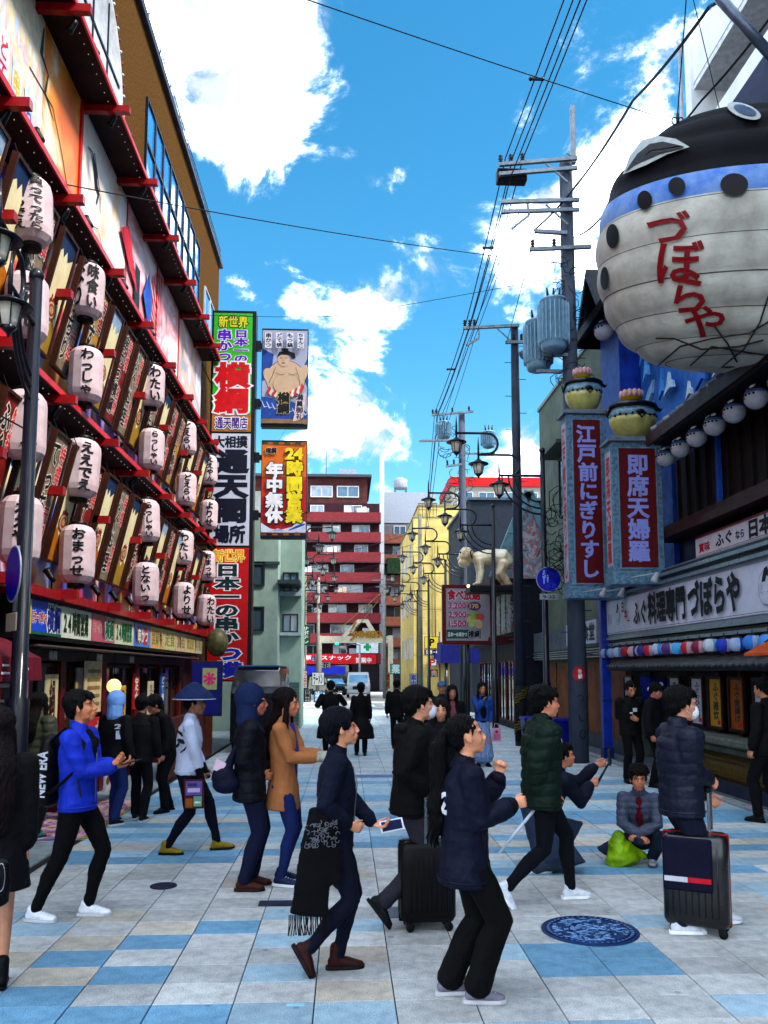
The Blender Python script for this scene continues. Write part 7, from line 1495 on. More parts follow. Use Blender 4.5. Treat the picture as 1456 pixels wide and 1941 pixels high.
# dark van-top at the left, behind the hooded man
kb_ = empty('parked_van', (-1.95, 19.0, 0), 0, 'dark delivery van with a blue tinted roof parked below the tower sign', 'van'); a, b_ = at(438, 1266, 19), at(530, 1400, 19)
m = MB(); pr = [(0, .25), (0, 1.35), (.10, 1.50), (.35, 1.86), (.55, 1.93), (3.6, 1.93), (3.6, .25)]; w2 = (b_.x-a.x)/2; cx = (a.x+b_.x)/2+1.95; n = len(pr)
m.add([(cx-w2*(.9 if z > 1.5 else 1), y, z) for y, z in pr]+[(cx+w2*(.9 if z > 1.5 else 1), y, z) for y, z in pr], [tuple(range(n)), tuple(range(2*n-1, n-1, -1))]+[(i, n+i, n+(i+1) % n, (i+1) % n) for i in range(n)], False); m.build('body', mt('0c1420', .3, .2, coat=.4), kb_, local=True)
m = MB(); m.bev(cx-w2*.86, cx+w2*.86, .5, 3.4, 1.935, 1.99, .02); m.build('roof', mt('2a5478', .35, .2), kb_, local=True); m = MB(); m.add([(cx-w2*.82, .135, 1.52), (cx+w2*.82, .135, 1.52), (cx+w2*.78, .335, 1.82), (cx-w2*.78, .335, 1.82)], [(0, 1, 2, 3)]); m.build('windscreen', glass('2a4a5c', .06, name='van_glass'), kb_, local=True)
for y in (.7, 2.9):
    for k in (-1, 1): m = MB(); m.lathe([(.1, -.08), (.28, -.08), (.28, .08), (.1, .08)], (cx+k*(w2-.06), y, .28), 14, axis='x'); m.build('wheel', mt('101014', .7), kb_, local=True)
# ---------------------------------------------------------------- the crowd
def ht(py, Y): return CH+(1272-py)/FPX*Y
# woman in the black bomber jacket, nearest the camera
p = gd(884, 1893)
w1, J1 = person('woman with a long wavy ponytail, black bomber jacket and wide trousers, both fists raised', (p.x, p.y, 0), 4, h=1.60, fem=True, stance=.075,
    feet=((-.10, 0), (.045, 0)), hip=.865, toe=(0, 0), headr=(0, 14), lean=1, hands=((.235, .03, 1.335), (.285, .10, 1.17)), hdir=((.25, 0, 1), (1, 0, .22)), hn=((-.3, -1, .3), (-.1, 1, -.2)), curl=(1.0, .95), elbow=((-.6, .4, -1), (-.9, -.25, -.5)),
    top=dict(kind='bomber_jacket', col='0b0d18', hem=-.20, fat=1.22, sleeve=1.18, flare=1.12, collar='stand', rough=.5, mat=mt('10142c', .7, .06, 6, .6, 18, spec=.12), band='07080f', fold=('cloth', .022, 20, 5)),
    bottom=('wide', '050506'), shoe=('75727f', 'b9b7bd', 0), hair=('pony', '07060a', .44), skin='cd9272', vox=.0095, bodyvox=.0055)
J = J1
cv = Cv(J['W'](J['T'](-.150, -.05, .33)), J['W'](Vector((-.75, .66, 0)))-J['W'](Vector()), (0, 0, 1)); 
cv.text('KS', -.10, -.11, .02, .02, mt('b9bcc6'), .03)
cv.mb.build('print', None, w1, local=False)
# short blue-black hair, navy jacket, scarf
p = gd(632, 1843)
w2, J2 = person('woman with a blue black bob, navy jacket and maroon ankle boots, holding a phone', (p.x, p.y, 0), 2, h=1.585, fem=True, feet=((.03, 0), (-.17, .01)), lift=(0, .09), toe=(0, 58), hip=.90, headr=(0, 10), lean=3, stance=.055,
    hands=((.27, .03, .96), (.10, .12, .98)), hdir=((1, -.2, -.12), (.8, .2, -.3)), hn=((0, -.4, 1), (0, 1, .2)), curl=(.55, .6), elbow=((-.9, .3, -.4), (-.9, -.5, -.4)), knees=((1, 0, 0), (1, 0, 0)),
    top=dict(kind='jacket', col='0c1022', hem=-.13, fat=1.10, sleeve=1.05, collar='stand', mat=mt('12182e', .85, .12, 6, .45, 45, spec=.12), zip='9a9aa0', fold=('cloth', .018, 22, 8)),
    bottom=('slim', '111528', cloth('10142a', .85, 200, .3)), shoe=('3a1512', '1c1210', .05), hair=('bob', '0a0d1e'), skin='cc9070', vox=.0095, bodyvox=.0055)
# her scarf hanging from the arm
sc = Bl(); T = J2['T']
sc.tube([(-.06, -.17, 1.00), (-.10, -.19, .80), (-.13, -.19, .60), (-.15, -.18, .40)], [.10, .11, .11, .12], [.035, .030, .022, .018], side=(1, 0, 0))
sc.tube([(-.03, -.17, .92), (-.01, -.19, .74), (-.02, -.19, .58)], [.05, .055, .06], [.03, .02, .015], side=(1, 0, 0))
sco = sc.build('scarf', cloth('0a0a10', .95, 120, .4), w2, .009, 2, ('cloth', .012, 30, 14), label='long black scarf with a fringe')
fr = MB(); rn = random.Random(3)
for i in range(26):
    x = -.27+.24*i/25; y = -.18+rn.uniform(-.012, .012); fr.tube([(x, y, .40), (x+rn.uniform(-.006, .006), y, .35), (x+rn.uniform(-.015, .015), y, .28)], .0035, 4)
fr.build('fringe', cloth('15151c'), sco, local=True)
lace = MB(); 
for i in range(60):
    x = rn.uniform(-.17, 0.02); z = rn.uniform(.80, .96); a = rn.uniform(0, 6.3); lace.tube([(x+.012*math.cos(a+q), -.232-.01*math.cos((x+.07)*8), z+.012*math.sin(a+q)) for q in (0, .9, 1.8, 2.7, 3.6)], .0022, 4)
lace.build('lace_pattern', cloth('6c6b72'), sco, local=True)
# masked man with the black hooded coat
p = gd(778, 1755)
m3, J3 = person('man in a white face mask and hooded black sweatshirt with grey trousers, walking', (p.x, p.y, 0), 5, h=1.72, feet=((.06, 0), (-.22, 0)), lift=(0, .12), toe=(0, 52), hip=.89, headr=(4, 6), lean=5, mask='c3c4cd',
    hands=((.10, .06, .86), (.10, .16, .98)), elbow=(None, (-1, -.2, -.3)), curl=(.6, .8),
    top=dict(kind='sweatshirt', col='08080b', hem=-.12, fat=1.20, sleeve=1.2, collar='hood', fold=('cloth', .016, 20, 6)), bottom=('straight', '34313b', cloth('35323c', .9, 80, .4)), shoe=('12121c', '0c0c12', 0), hair=('short', '0a0908'), skin='c88e70', vox=.010)
# suitcase man at the right
p = gd(1300, 1762)
m4, J4 = person('man in a navy quilted jacket, black knit cap and white mask gripping a suitcase handle', (p.x, p.y, 0), 3, h=1.725, feet=((.30, 0), (-.08, 0)), hip=.885, lift=(0, 0), headr=(3, 3), mask='d3d4da',
    hands=((.24, .10, .92), (.215, .0, 1.055)), hdir=((.7, -.2, -.6), (.8, .1, -.5)), hn=((0, -1, 0), (0, 1, -.5)), curl=(.7, 1.15), elbow=((-.8, .3, -.4), (-.9, -.4, -.5)),
    top=dict(kind='padded_jacket', col='0f1626', hem=-.10, fat=1.24, sleeve=1.28, collar='tall', mat=mt('121a30', .6, .06, 6, .6, 18, spec=.2), fold=('puff', .016, .085)), bottom=('straight', '1c2236'), shoe=('c9ccd6', 'dfe0e4', 0), hair=('short', '08080c'), skin='c88e72', vox=.0095)
# green puffer jacket
p = gd(1030, 1712)
m5, J5 = person('young man in a dark green puffer jacket and white trainers, striding to the right', (p.x, p.y, 0), 5, h=1.735, feet=((.26, 0), (-.33, 0)), lift=(0, .07), toe=(0, 48), hip=.865, headr=(2, 4), lean=2,
    hands=((.12, .05, .84), (-.07, .09, .86)), hdir=(None, (.1, 0, -1)), curl=(.6, .9), knees=((1, 0, 0), (1, 0, 0)),
    top=dict(kind='puffer_jacket', col='152b22', hem=-.14, fat=1.30, sleeve=1.34, collar='tall', mat=mt('10281e', .7, .06, 5, .6, 18, spec=.14), fold=('puff', .020, .095), front=('b8c6d2', .05, .25, .50)),
    bottom=('slim', '10131c'), shoe=('ccd2da', 'e2e4e6', 0), hair=('messy', '0b0a0c'), skin='cc8c6c', vox=.0095)
# blue jacket man at the left
p = gd(140, 1742)
m6, J6 = person('man in a bright blue jacket and white trainers holding a phone and looking up', (p.x, p.y, 0), -6, h=1.69, feet=((.07, 0), (-.27, .0)), hip=.885, headr=(6, 14), lean=-1, stance=.085,
    hands=((.27, -.02, 1.175), (.285, .0, 1.145)), hdir=((.9, -.3, .25), (.9, .35, .2)), hn=((0, -.6, .8), (0, .5, .85)), curl=(.5, .45), elbow=((-.7, .5, -.8), (-.7, -.5, -.8)),
    top=dict(kind='jacket', col='1238c8', hem=-.09, fat=1.12, sleeve=1.12, collar='stand', mat=mt('1a3ab0', .7, .18, 5, .6, 16, spec=.15), zip='8a90a0', front=('0a0a12', .045, .26, .50), fold=('cloth', .018, 20, 9)),
    bottom=('slim', '07070a'), shoe=('d2d4da', 'b9bbc2', 0, 0, '9aa0ac'), hair=('short', '0b0a0d'), skin='b87850', vox=.0095, bodyvox=.0055)
# woman at the left edge
p = gd(8, 1882)
w7, J7 = person('woman at the left edge in a long black coat, bare calves and heeled boots', (p.x-.10, p.y, 0), 118, h=1.60, fem=True, feet=((.0, 0), (.06, 0)), hip=.90, expo_legs=True, headr=(0, 0), skin='c08a6c', hands=((.06, .16, .80), (-.02, .20, .78)),
    top=dict(kind='coat', col='0d0c14', hem=-.30, fat=1.2, sleeve=1.2, collar='tall', flare=1.15, fold=('cloth', .02, 18, 3)), bottom=None, shoe=('0b0b10', '0a0a0c', .07), hair=('long', '1c0d14', .42), vox=.011)
# hooded man
p = gd(470, 1684)
m8, J8 = person('man with a blue hood up, dark quilted jacket, jeans and brown suede shoes', (p.x, p.y, 0), 8, h=1.685, feet=((.03, 0), (-.04, 0)), hip=.905, headr=(-4, 0), hands=((.20, .10, 1.0), (.10, .07, .97)), hdir=(None, (1, .3, -.1)), curl=(.5, .6),
    top=dict(kind='quilted_jacket', col='0e1424', hem=-.17, fat=1.20, sleeve=1.18, collar='stand', mat=mt('0a0e1a', .7, .06, 5, .6, 18, spec=.14), hoodup='1e2c50', fold=('puff', .014, .10)), bottom=('straight', '161d38', cloth('151c38', .9, 200, .3)), shoe=('4a2112', '2c1810', .02), hair=('none', '0c0a0a'), skin='a8684c', vox=.010)
# woman with the beige coat
p = gd(535, 1674)
w9, J9 = person('woman with long dark red hair in a beige coat and jeans, pushing a dark pushchair', (p.x, p.y, 0), -12, h=1.66, fem=True, feet=((-.03, 0), (.02, .02)), hip=.905, headr=(4, 2), hands=((.36, .03, 1.15), (.34, .05, 1.13)), hdir=((1, -.1, .0), (1, .1, .1)), hn=((0, 0, -1), (0, 0, -1)), curl=(.8, .8), elbow=((-.5, .3, -1), (-.5, -.3, -1)),
    top=dict(kind='coat', col='a06d47', hem=-.26, fat=1.08, sleeve=1.08, collar='stand', flare=1.1, front=('2a3e7e', .07, .02, .48), fold=('cloth', .014, 20, 2)), bottom=('slim', '1a2a5c', cloth('1a2a5a', .9, 200, .3)), shoe=('1b2448', 'c9cdd4', 0, 0, 'd0d4da'), hair=('long', '1d0d10', .36), skin='b8785a', vox=.010)
gl = Bl()
for i in (0, 1):
    w_ = J9['wr'][i]; gl.tube([w_-Vector((.03, 0, 0)), w_+Vector((.05, 0, 0)), w_+Vector((.10, 0, -.01))], [.045, .052, .035], [.040, .036, .030])
gl.build('glove', mt('9a9c8e', .8, .3, 30), w9, .009, 2)
# white sweatshirt, straw-shaped hat
p = gd(352, 1616)
m10, J10 = person('man in a white printed sweatshirt and wide blue conical hat with gold trainers, walking', (p.x, p.y, 0), 4, h=1.66, feet=((.32, 0), (-.19, 0)), lift=(.0, 0), toe=(-4, 0), hip=.86, headr=(-8, 0), lean=3, hands=((.16, .14, .86), (.14, .10, .84)), curl=(.9, .9),
    top=dict(kind='sweatshirt', col='b9c0d4', hem=-.06, fat=1.10, sleeve=1.10, cuff=.62, collar='stand', fold=('cloth', .018, 20, 11)), bottom=('slim', '0d1122'), shoe=('8a7410', '1a1408', .02), hair=('crop', '0b0a0c'), skin='8f6248', vox=.010)
H = J10['H']; ht_ = MB(); ht_.lathe([(.205, -.015), (.203, -.005), (.15, .055), (.085, .110), (.035, .145), (.004, .155)], (0, 0, 0), 32)
hb = ht_; hb.v = [tuple(H(-.01+x, y, .050+z)) for x, y, z in hb.v]; hat = hb.build('conical_hat', mt('1d3058', .8, .2, 20, .3, 60), m10, local=True)
rm = MB(); rm.tube([H(-.01+.205*math.cos(a), .205*math.sin(a), .038) for a in [2*math.pi*i/32 for i in range(33)]], .005, 6, cap=False); rm.build('hat_rim', mt('a9b2c4'), hat, local=True)
ag = Bl()
for i in (0, 1): ag.tube([J10['elb'][i].lerp(J10['wr'][i], .45), J10['wr'][i]+Vector((0, 0, -.01)), J10['wr'][i]+(J10['wr'][i]-J10['elb'][i]).normalized()*.09], [.050, .042, .046], [.050, .042, .034])
ag.build('arm_cover', cloth('0c0f1c'), m10, .010, 2)
cv = Cv(J10['W'](J10['T'](-.02, -.225, .24)), (1, .05, 0), (0, 0, 1)); kb = mt('0d0f1c')
for (a, b_, c_, d_, w_) in ((-.10, .16, -.04, .10, .03), (-.09, .07, -.02, .03, .045), (-.12, -.02, -.07, .05, .03), (-.06, -.06, .0, .0, .02), (-.03, .17, .02, .12, .025)): cv.line([(a, b_), ((a+c_)/2+.012, (b_+d_)/2), (c_, d_)], [w_*.6, w_, w_*.4], kb)
cv.mb.build('print', None, m10, local=False)
# crouching old woman
p = gd(1205, 1634)
w11, J11 = person('old woman with curly black hair and glasses crouching in a grey padded jacket', (p.x+.06, p.y, 0), -112, h=1.52, fem=True, feet=((.10, .02), (-.05, .03)), hip=.27, lean=24, headr=(10, 6), glasses=True, knees=((1, .5, 1.3), (1, -.5, 1.1)), hands=((.36, -.03, .36), (.36, -.02, .34)), hdir=((.5, -.8, -.4), (.5, .8, -.4)), hn=((0, -.3, -1), (0, .3, -1)), curl=(.9, .9), elbow=((-.2, 1, -.4), (-.2, -1, -.4)),
    top=dict(kind='padded_jacket', col='353a48', hem=-.05, fat=1.12, sleeve=1.05, collar='tall', mat=mt('474d5e', .5, .08, 5, .3, 30), fold=('puff', .014, .06), front=('5a0f1c', .07, .12, .48)), bottom=('straight', '1d2c3c'), shoe=('8b8d94', '4a4a50', 0), hair=('curly', '0a0a0c'), skin='b07458', vox=.010)
# photographer crouching behind the green jacket
p = gd(1060, 1662)
m12, J12 = person('person crouching in a grey cape, both arms stretched out with a selfie stick', (p.x-.1, p.y+.25, 0), 6, h=1.66, feet=((.12, 0), (-.12, 0)), hip=.42, lean=22, headr=(0, 8), knees=((1, .2, .3), (1, -.2, .1)), hands=((.60, .05, .98), (.50, .04, .82)), hdir=((1, 0, .3), (1, 0, 0)), curl=(1.0, 1.0), elbow=((-.2, .4, -1), (-.2, -.4, -1)),
    top=dict(kind='jacket', col='141a2c', hem=-.05, fat=1.12, sleeve=1.15, collar='stand'), bottom=('wide', '3a4458'), shoe=('c4c8d2', 'd8d9de', 0), hair=('short', '0a0a0c'), skin='b87c60', vox=.011)
cp = Bl(); cp.tube([(-.05, -.02, .62), (.02, -.03, .40), (.10, -.04, .16)], [.17, .19, .21], [.16, .18, .20]); cp.build('cape', cloth('3b465c'), m12, .011, 3, ('cloth', .016, 16, 7))
# dark clothed men by the blue post
for (px, py, hd, hh, lab, tp, hr_) in ((1198, 1484, -82, 1.62, 'man in black with a white badge standing with bowed head beside the blue post', '090a10', ('crop', '0a0808')), (1243, 1492, -40, 1.60, 'figure in black half hidden behind the masked man with the suitcase', '0a0b14', ('short', '08080a'))):
    p = gd(px, py); r_, Jx = person(lab, (p.x, p.y, 0), hd, h=hh+.04, headr=(0, -18), hands=((.12, .02, 1.12), (.14, .04, 1.10)) if px < 1210 else None, curl=(.6, .6), top=dict(kind='jacket', col=tp, hem=-.12, fat=1.22, sleeve=1.2), bottom=('straight', '08090e'), shoe=('0a0a0c', '0a0a0a'), hair=hr_, skin='a56c52', vox=.014, q=0)
    if px < 1210:
        b_ = MB(); b_.b(.150, .156, -.02, .05, 1.18, 1.24).b(.152, .158, -.08, -.03, 1.15, 1.17); b_.build('badge', mt('b9bcc8'), r_, local=True)
# denim jacket woman
p = gd(915, 1452)
w13, J13 = person('woman in a denim jacket and long pale striped skirt walking towards the camera', (p.x, p.y, 0), -84, h=1.60, fem=True, feet=((.05, 0), (-.05, 0)), headr=(0, 2), hands=((.04, .16, .92), (.12, .0, 1.38)), curl=(.7, .7), elbow=(None, (0, -1, -1)), top=dict(kind='denim_jacket', col='274a88', hem=.04, fat=1.08, sleeve=1.15, front=('0b0b12', .085, .0, .50), fold=('cloth', .014, 22, 4)), bottom=('skirt', '7b93b4', mt('7f97b8', .9, .1, 10, .3, 30, stretch=(6, 6, .1), tint='43597e'), .20), shoe=('141418', '101010'), hair=('long', '0e0a0c', .10), skin='a86f58', vox=.012, q=0)
# bystanders between and behind
CROWD = [
 (838, 1600, -100, 1.52, 1, 'woman with brown hair looking left between the masked man and the ponytail', '12121a', ('long', '20120e', .1), None, 'c08a6e'),
 (792, 1560, -30, 1.60, 1, 'dark haired woman in black half hidden behind the masked man', '0c0c12', ('long', '0c0a0c', .2), None, 'a87458'),
 (858, 1476, -85, 1.58, 1, 'woman in a pink top under a black jacket in the second row of walkers', '0e0d14', ('long', '0f0c0e', .2), ('7a4450', .08, .1, .5), 'a06a54'),
 (838, 1452, -95, 1.62, 0, 'person wearing a blue grey cap in the back row of walkers', '1a2436', ('cap', '41628a'), None, 'a87458'),
 (684, 1432, 92, 1.56, 1, 'woman in a long flared black coat walking away up the middle of the street', '0a0a10', ('bob', '08080c'), None, 'a87458'),
 (626, 1440, 95, 1.62, 0, 'person in a black coat seen from behind, raising one arm', '08080e', ('short', '07070a'), None, 'a87458'),
 (213, 1563, 62, 1.56, 0, 'youth in a pale blue hood and black jacket with white back print, seen from behind', '0d0f18', ('none', '0d0d12'), None, 'a87458'),
 (262, 1556, 82, 1.52, 0, 'youth in a plain black jacket and black trousers, seen from behind', '0b0c12', ('short', '0a0a0e'), None, 'a87458'),
 (318, 1538, -140, 1.55, 1, 'woman in a dark coat bending over the menu boards behind the conical hat', '0d0e12', ('bob', '0a090c'), None, 'a06a54'),
 (62, 1588, 70, 1.58, 1, 'woman in an olive puffer jacket beside the food counter', '3d4034', ('long', '120c0c', .25), None, 'a87458'),
 (1462, 1560, 120, 1.74, 0, 'person in black cut off by the right edge of the view', '090a10', ('short', '08080a'), None, 'a87458'),
 (752, 1420, 80, 1.62, 0, 'walker in a dark coat far up the street beside the masked man', '0c0c12', ('short', '09080a'), None, 'a87458'),
]
for (px, py, hd, hh, fm, lab, tp, hr_, fro, sk) in CROWD:
    p = gd(px, py); top = dict(kind='jacket', col=tp, hem=-.12, fat=1.15, sleeve=1.12, fold=('cloth', .014, 20, 5)); bot = ('straight', '0c0e16'); kw = {}
    if fro: top['front'] = fro
    if px == 684: top.update(kind='coat', hem=-.52, flare=1.9, fat=1.05)
    if px == 626: top.update(kind='coat', hem=-.45, flare=1.5, fat=1.15); kw['hands'] = ((.1, .25, 1.25), (.30, .20, 1.40))
    if px == 213: top['hoodup'] = '6f93c6'; bot = ('straight', '1a2c5c'); kw['headr'] = (0, -6)
    if px == 318: kw.update(lean=20, headr=(0, -25))
    if px == 62: top.update(kind='puffer_jacket', fat=1.25, sleeve=1.35, fold=('puff', .018, .09), mat=mt('45483a', .5, .2, 5, .2, 30))
    r_, Jx = person(lab, (p.x, p.y, 0), hd, h=hh, fem=bool(fm), feet=((.10, 0), (-.08, 0)), top=top, bottom=bot, shoe=('10131c' if px != 62 else '2a6a5c', 'b4b8c0' if px in (213, 262) else '101014'), hair=hr_, skin=sk, vox=.013, q=0, curl=(.7, .7), **kw)
    if px in (213, 262):
        n_ = Vector((-math.cos(R(hd)), -math.sin(R(hd)), 0)); o_ = Vector((p.x, p.y, hh*.74))+n_*.165; cv = Cv(o_, Vector((0, 0, 1)).cross(n_), (0, 0, 1))
        g_ = mt('9aa6b8' if px == 213 else '3d5a78')
        if px == 213: cv.text('21', -.07, .0, .08, .06, g_, .03); cv.rect(-.05, -.12, .06, -.02, g_)
        else: cv.text('粋道', -.05, -.10, .05, .10, g_, .02, vert=True)
        cv.mb.build('print', None, r_, local=False)
settle()
# ---------------------------------------------------------------- things carried
def suitcase(label, c, rz, w, d, h, shell, band, stripe=None, handle=(0, 0), hz=1.0):
    """c: ground point; w across the wide face, d deep, h shell height above wheels"""
    r = empty('suitcase', c, rz, label, 'suitcase'); z0 = .065; sh = Bl()
    for sx in (-1, 1):
        for sy in (-1, 1):
            for z in (z0+.05, z0+h-.05): sh.ell((sx*(w/2-.05), sy*(d/2-.05), z), (.05, .05, .05))
    b = MB(); rr = .05; prof = []
    def ring(z, ins):
        o = []
        for (cx, cy, a0) in ((w/2-rr, d/2-rr, 0), (-(w/2-rr), d/2-rr, 90), (-(w/2-rr), -(d/2-rr), 180), (w/2-rr, -(d/2-rr), 270)):
            for a in (0, 22, 45, 68, 90): o.append((cx+(rr-ins)*math.cos(R(a0+a)), cy+(rr-ins)*math.sin(R(a0+a)), z))
        return o
    rings = [ring(z0, .045), ring(z0+.012, .018), ring(z0+.045, .0)]+[ring(z0+.045+(h-.09)*t, 0) for t in (.25, .5, .75, 1)]+[ring(z0+h-.012, .018), ring(z0+h, .045)]
    vs = [p for q in rings for p in q]; n = 20; fs = [tuple(range(n-1, -1, -1)), tuple(range((len(rings)-1)*n, len(rings)*n))]
    for i in range(len(rings)-1):
        for k in range(n): fs.append((i*n+k, i*n+(k+1) % n, (i+1)*n+(k+1) % n, (i+1)*n+k))
    b.add(vs, fs, True); b.build('shell', shell, r, local=True)
    g = MB()
    for i in range(8): x = -w/2+.07+(w-.14)*i/7; g.tube([(x, -d/2-.001, z0+.08), (x, -d/2-.003, z0+h/2), (x, -d/2-.001, z0+h-.08)], .0045, 6)
    g.build('rib', shell, r, local=True)
    bd = MB(); e = .004; bd.bev(-w/2-e, w/2+e, -.018, .018, z0-e, z0+.012).bev(-w/2-e, w/2+e, -.018, .018, z0+h-.012, z0+h+e).bev(-w/2-e, -w/2+.008, -.018, .018, z0+.012, z0+h-.012).bev(w/2-.008, w/2+e, -.018, .018, z0+.012, z0+h-.012)
    bd.build('zip_band', band, r, local=True)
    for sx in (-1, 1):
        for sy in (-1, 1):
            m = MB(); x, y = sx*(w/2-.06), sy*(d/2-.05); m.b(x-.022, x+.022, y-.02, y+.02, .045, z0+.01); o = m.build('caster', mt('14141c', .4), r, local=True)
            q = MB(); q.lathe([(.010, -.016), (.028, -.015), (.031, -.008), (.031, .008), (.028, .015), (.010, .016)], (x+.01, y, .032), 14, axis='y'); q.build('wheel', mt('101014', .5), o, local=True)
    hx = handle
    for sy in (-1, 1): tr = MB(); tr.bev(hx[0]-.011, hx[0]+.011, hx[1]+sy*.10-.008, hx[1]+sy*.10+.008, z0+h-.01, hz-.02, .003); tr.build('trolley_rod', mt('8d9299', .25, .1, metal=.9), r, local=True)
    k = MB(); k.bev(hx[0]-.017, hx[0]+.017, hx[1]-.125, hx[1]+.125, hz-.025, hz+.008, .008); k.build('trolley_grip', mt('16161c', .5), r, local=True)
    cg = MB(); cg.tube([(-.09, 0, z0+h), (-.07, 0, z0+h+.022), (.07, 0, z0+h+.022), (.09, 0, z0+h)], .008, 6); cg.build('carry_handle', mt('1a1a20', .5), r, local=True)
    if stripe:
        pk = MB(); pk.bev(-w/2+.01, w/2-.10, -d/2-.030, -d/2-.003, z0+h*.40, z0+h*.98, .012); po = pk.build('front_pocket', stripe, r, local=True, label='navy fabric cover with a white and red flag')
        fl = MB(); y = -d/2-.0325; fl.mat(mt('b9bcc4')).b(-w/2+.02, -w/2+.02+(w-.13)/2, y, y+.002, z0+h*.50, z0+h*.555); fl.mat(mt('b3122a')).b(-w/2+.02+(w-.13)/2, w/2-.11, y, y+.002, z0+h*.50, z0+h*.555); fl.build('flag_print', None, po, local=True)
    return r
wj = J4['W'](J4['wr'][1]); c = gd(1306, 1800)
suitcase('big black hard shell suitcase with red zip and a white and red flag patch', (wj.x-.15, wj.y-.08, 0), R(-28), .44, .29, .63, mt('0e0e14', .3, .2, 8, .05, 90, spec=.4, coat=.15), mt('8a1a12', .4), mt('070a2c', .75, .15), handle=(.095, .12), hz=wj.z-.055)
p = gd(812, 1770); suitcase('plain black suitcase standing behind the woman with the ponytail', (p.x, p.y+.12, 0), R(4), .40, .25, .56, mt('0b0b10', .45, .2), mt('0a0a0e', .5), handle=(-.02, .0), hz=.99)
def slab(name, label, cat, c, ax, ay, az, m, scr=None, sname='screen', group=None):
    """small flat thing with half-axis vectors ax, ay, az and a print or screen on its +az side"""
    c, ax, ay, az = Vector(c), Vector(ax), Vector(ay), Vector(az); r = MB(); r.obox((0, 0, 0), ax, ay, az); o = r.build(name, m, None, local=True, loc=c); tag(o, label, cat, group)
    if scr: s_ = MB(); s_.obox(az*1.04, ax*.86, ay*.80, az*.06); s_.build(sname, scr, o, local=True)
    return o
# phones
q = J2['W'](J2['wr'][0]+Vector((.115, -.02, -.005))); slab('phone', 'white framed phone in the hand of the woman with maroon boots', 'phone', q, Vector((.074, .01, .012)), Vector((-.008, .012, .034)), Vector((.0, -.0042, .0012)), mt('c9ccd6', .3), mt('0d1c4a', .6))
q = J6['W'](J6['wr'][1]+Vector((.115, .02, .035))); slab('phone', 'slim phone between the hands of the man in the blue jacket', 'phone', q, Vector((.07, 0, .018)), Vector((0, .034, .0)), Vector((-.001, 0, .004)), mt('20222c', .3), mt('8a96a8', .15))
# backpack of the blue jacket man
def sack(name, label, cat, blobs, m, vox=.010, fold=('cloth', .010, 22, 4), parent=None):
    b = Bl()
    for k_, *a in blobs: (b.ell if k_ == 'e' else b.tube)(*a)
    o = b.build(name, m, parent, vox, 3, fold); 
    if parent is None: tag(o, label, cat)
    return o
def W6(x, y, z): return J6['W'](J6['T'](x, y, z))
bp_ = empty('backpack', W6(-.2, 0, 0), 0, 'black backpack with white lettering on the back of the man in the blue jacket', 'backpack')
loc6 = wloc(bp_); V6 = lambda x, y, z: W6(x, y, z)-loc6
b = Bl(); b.tube([V6(-.225, 0, -.02), V6(-.235, 0, .12), V6(-.232, 0, .30), V6(-.215, 0, .44)], [.135, .150, .148, .120], [.075, .088, .085, .060], side=(0, 1, 0), n=16); b.ell(V6(-.29, 0, .10), (.05, .11, .10))
b.build('bag_body', mt('0c0c12', .6, .15, 6, .3, 40), bp_, .011, 3, ('cloth', .008, 22, 4))
st = MB()
for k in (1, -1): st.tube([V6(-.17, .10*k, .44), V6(-.04, .125*k, .545), V6(.095, .135*k, .42), V6(.075, .16*k, .24), V6(-.08, .20*k, .10), V6(-.18, .12*k, .04)], .026, 8, ry=.009)
st.build('shoulder_strap', mt('101018', .8), bp_, local=True)
cv = Cv(W6(-.205, -.172, .02), W6(-.185, -.172, .40)-W6(-.205, -.172, .02), Vector((-1, 0, .08))); cv.text('NEW ERA', .0, -.02, .34, .055, mt('b5b8c2'), .03); cv.mb.build('print', None, bp_, local=False)
# belt bag hung at the hooded man's back
q = J8['W'](Vector((-.22, -.12, .96))); o = sack('shoulder_bag', 'navy shoulder bag with a sheaf of pink papers behind the hooded man', 'bag', [('e', (0, 0, 0), (.11, .07, .10)), ('e', (.02, 0, -.06), (.12, .075, .085)), ('t', [(.02, 0, .05), (.10, .0, .25)], [.05, .03], [.05, .02])], mt('0c1230', .7, .2, 6, .2, 50)); o.location = q
pp = MB(); pp.obox((-.03, -.04, .09), (.042, 0, -.02), (.012, .002, .045), (0, .003, 0)); pp.build('papers', mt('c3a9b8'), o, local=True)
# pushchair bar the beige-coat woman holds
q = J9['W'](Vector((.40, 0, 0))); pc = empty('pushchair', q, 0, 'dark folding pushchair in front of the woman in the beige coat', 'pushchair')
m = MB(); 
for k in (-.16, .16): m.tube([(.06, k, 1.08*1), (-.02, k, .62), (.12, k, .14)], .012, 8); m.tube([(-.02, k, .62), (-.16, k, .14)], .012, 8)
m.tube([(.06, -.16, 1.08), (.06, .16, 1.08)], .014, 8); m.build('frame', mt('14161e', .4), pc, local=True)
b = Bl(); b.tube([(.06, 0, .62), (.10, 0, .45), (.14, 0, .30)], [.17, .17, .15], [.10, .12, .09]); b.build('seat', cloth('11142a'), pc, .014, 2, ('cloth', .01, 20, 3))
for (x, y) in ((.12, -.16), (.12, .16), (-.16, -.16), (-.16, .16)): m = MB(); m.lathe([(.02, -.014), (.068, -.013), (.075, -.006), (.075, .006), (.068, .013), (.02, .014)], (x, y, .077), 16, axis='y'); m.build('wheel', mt('101014', .6), pc, local=True)
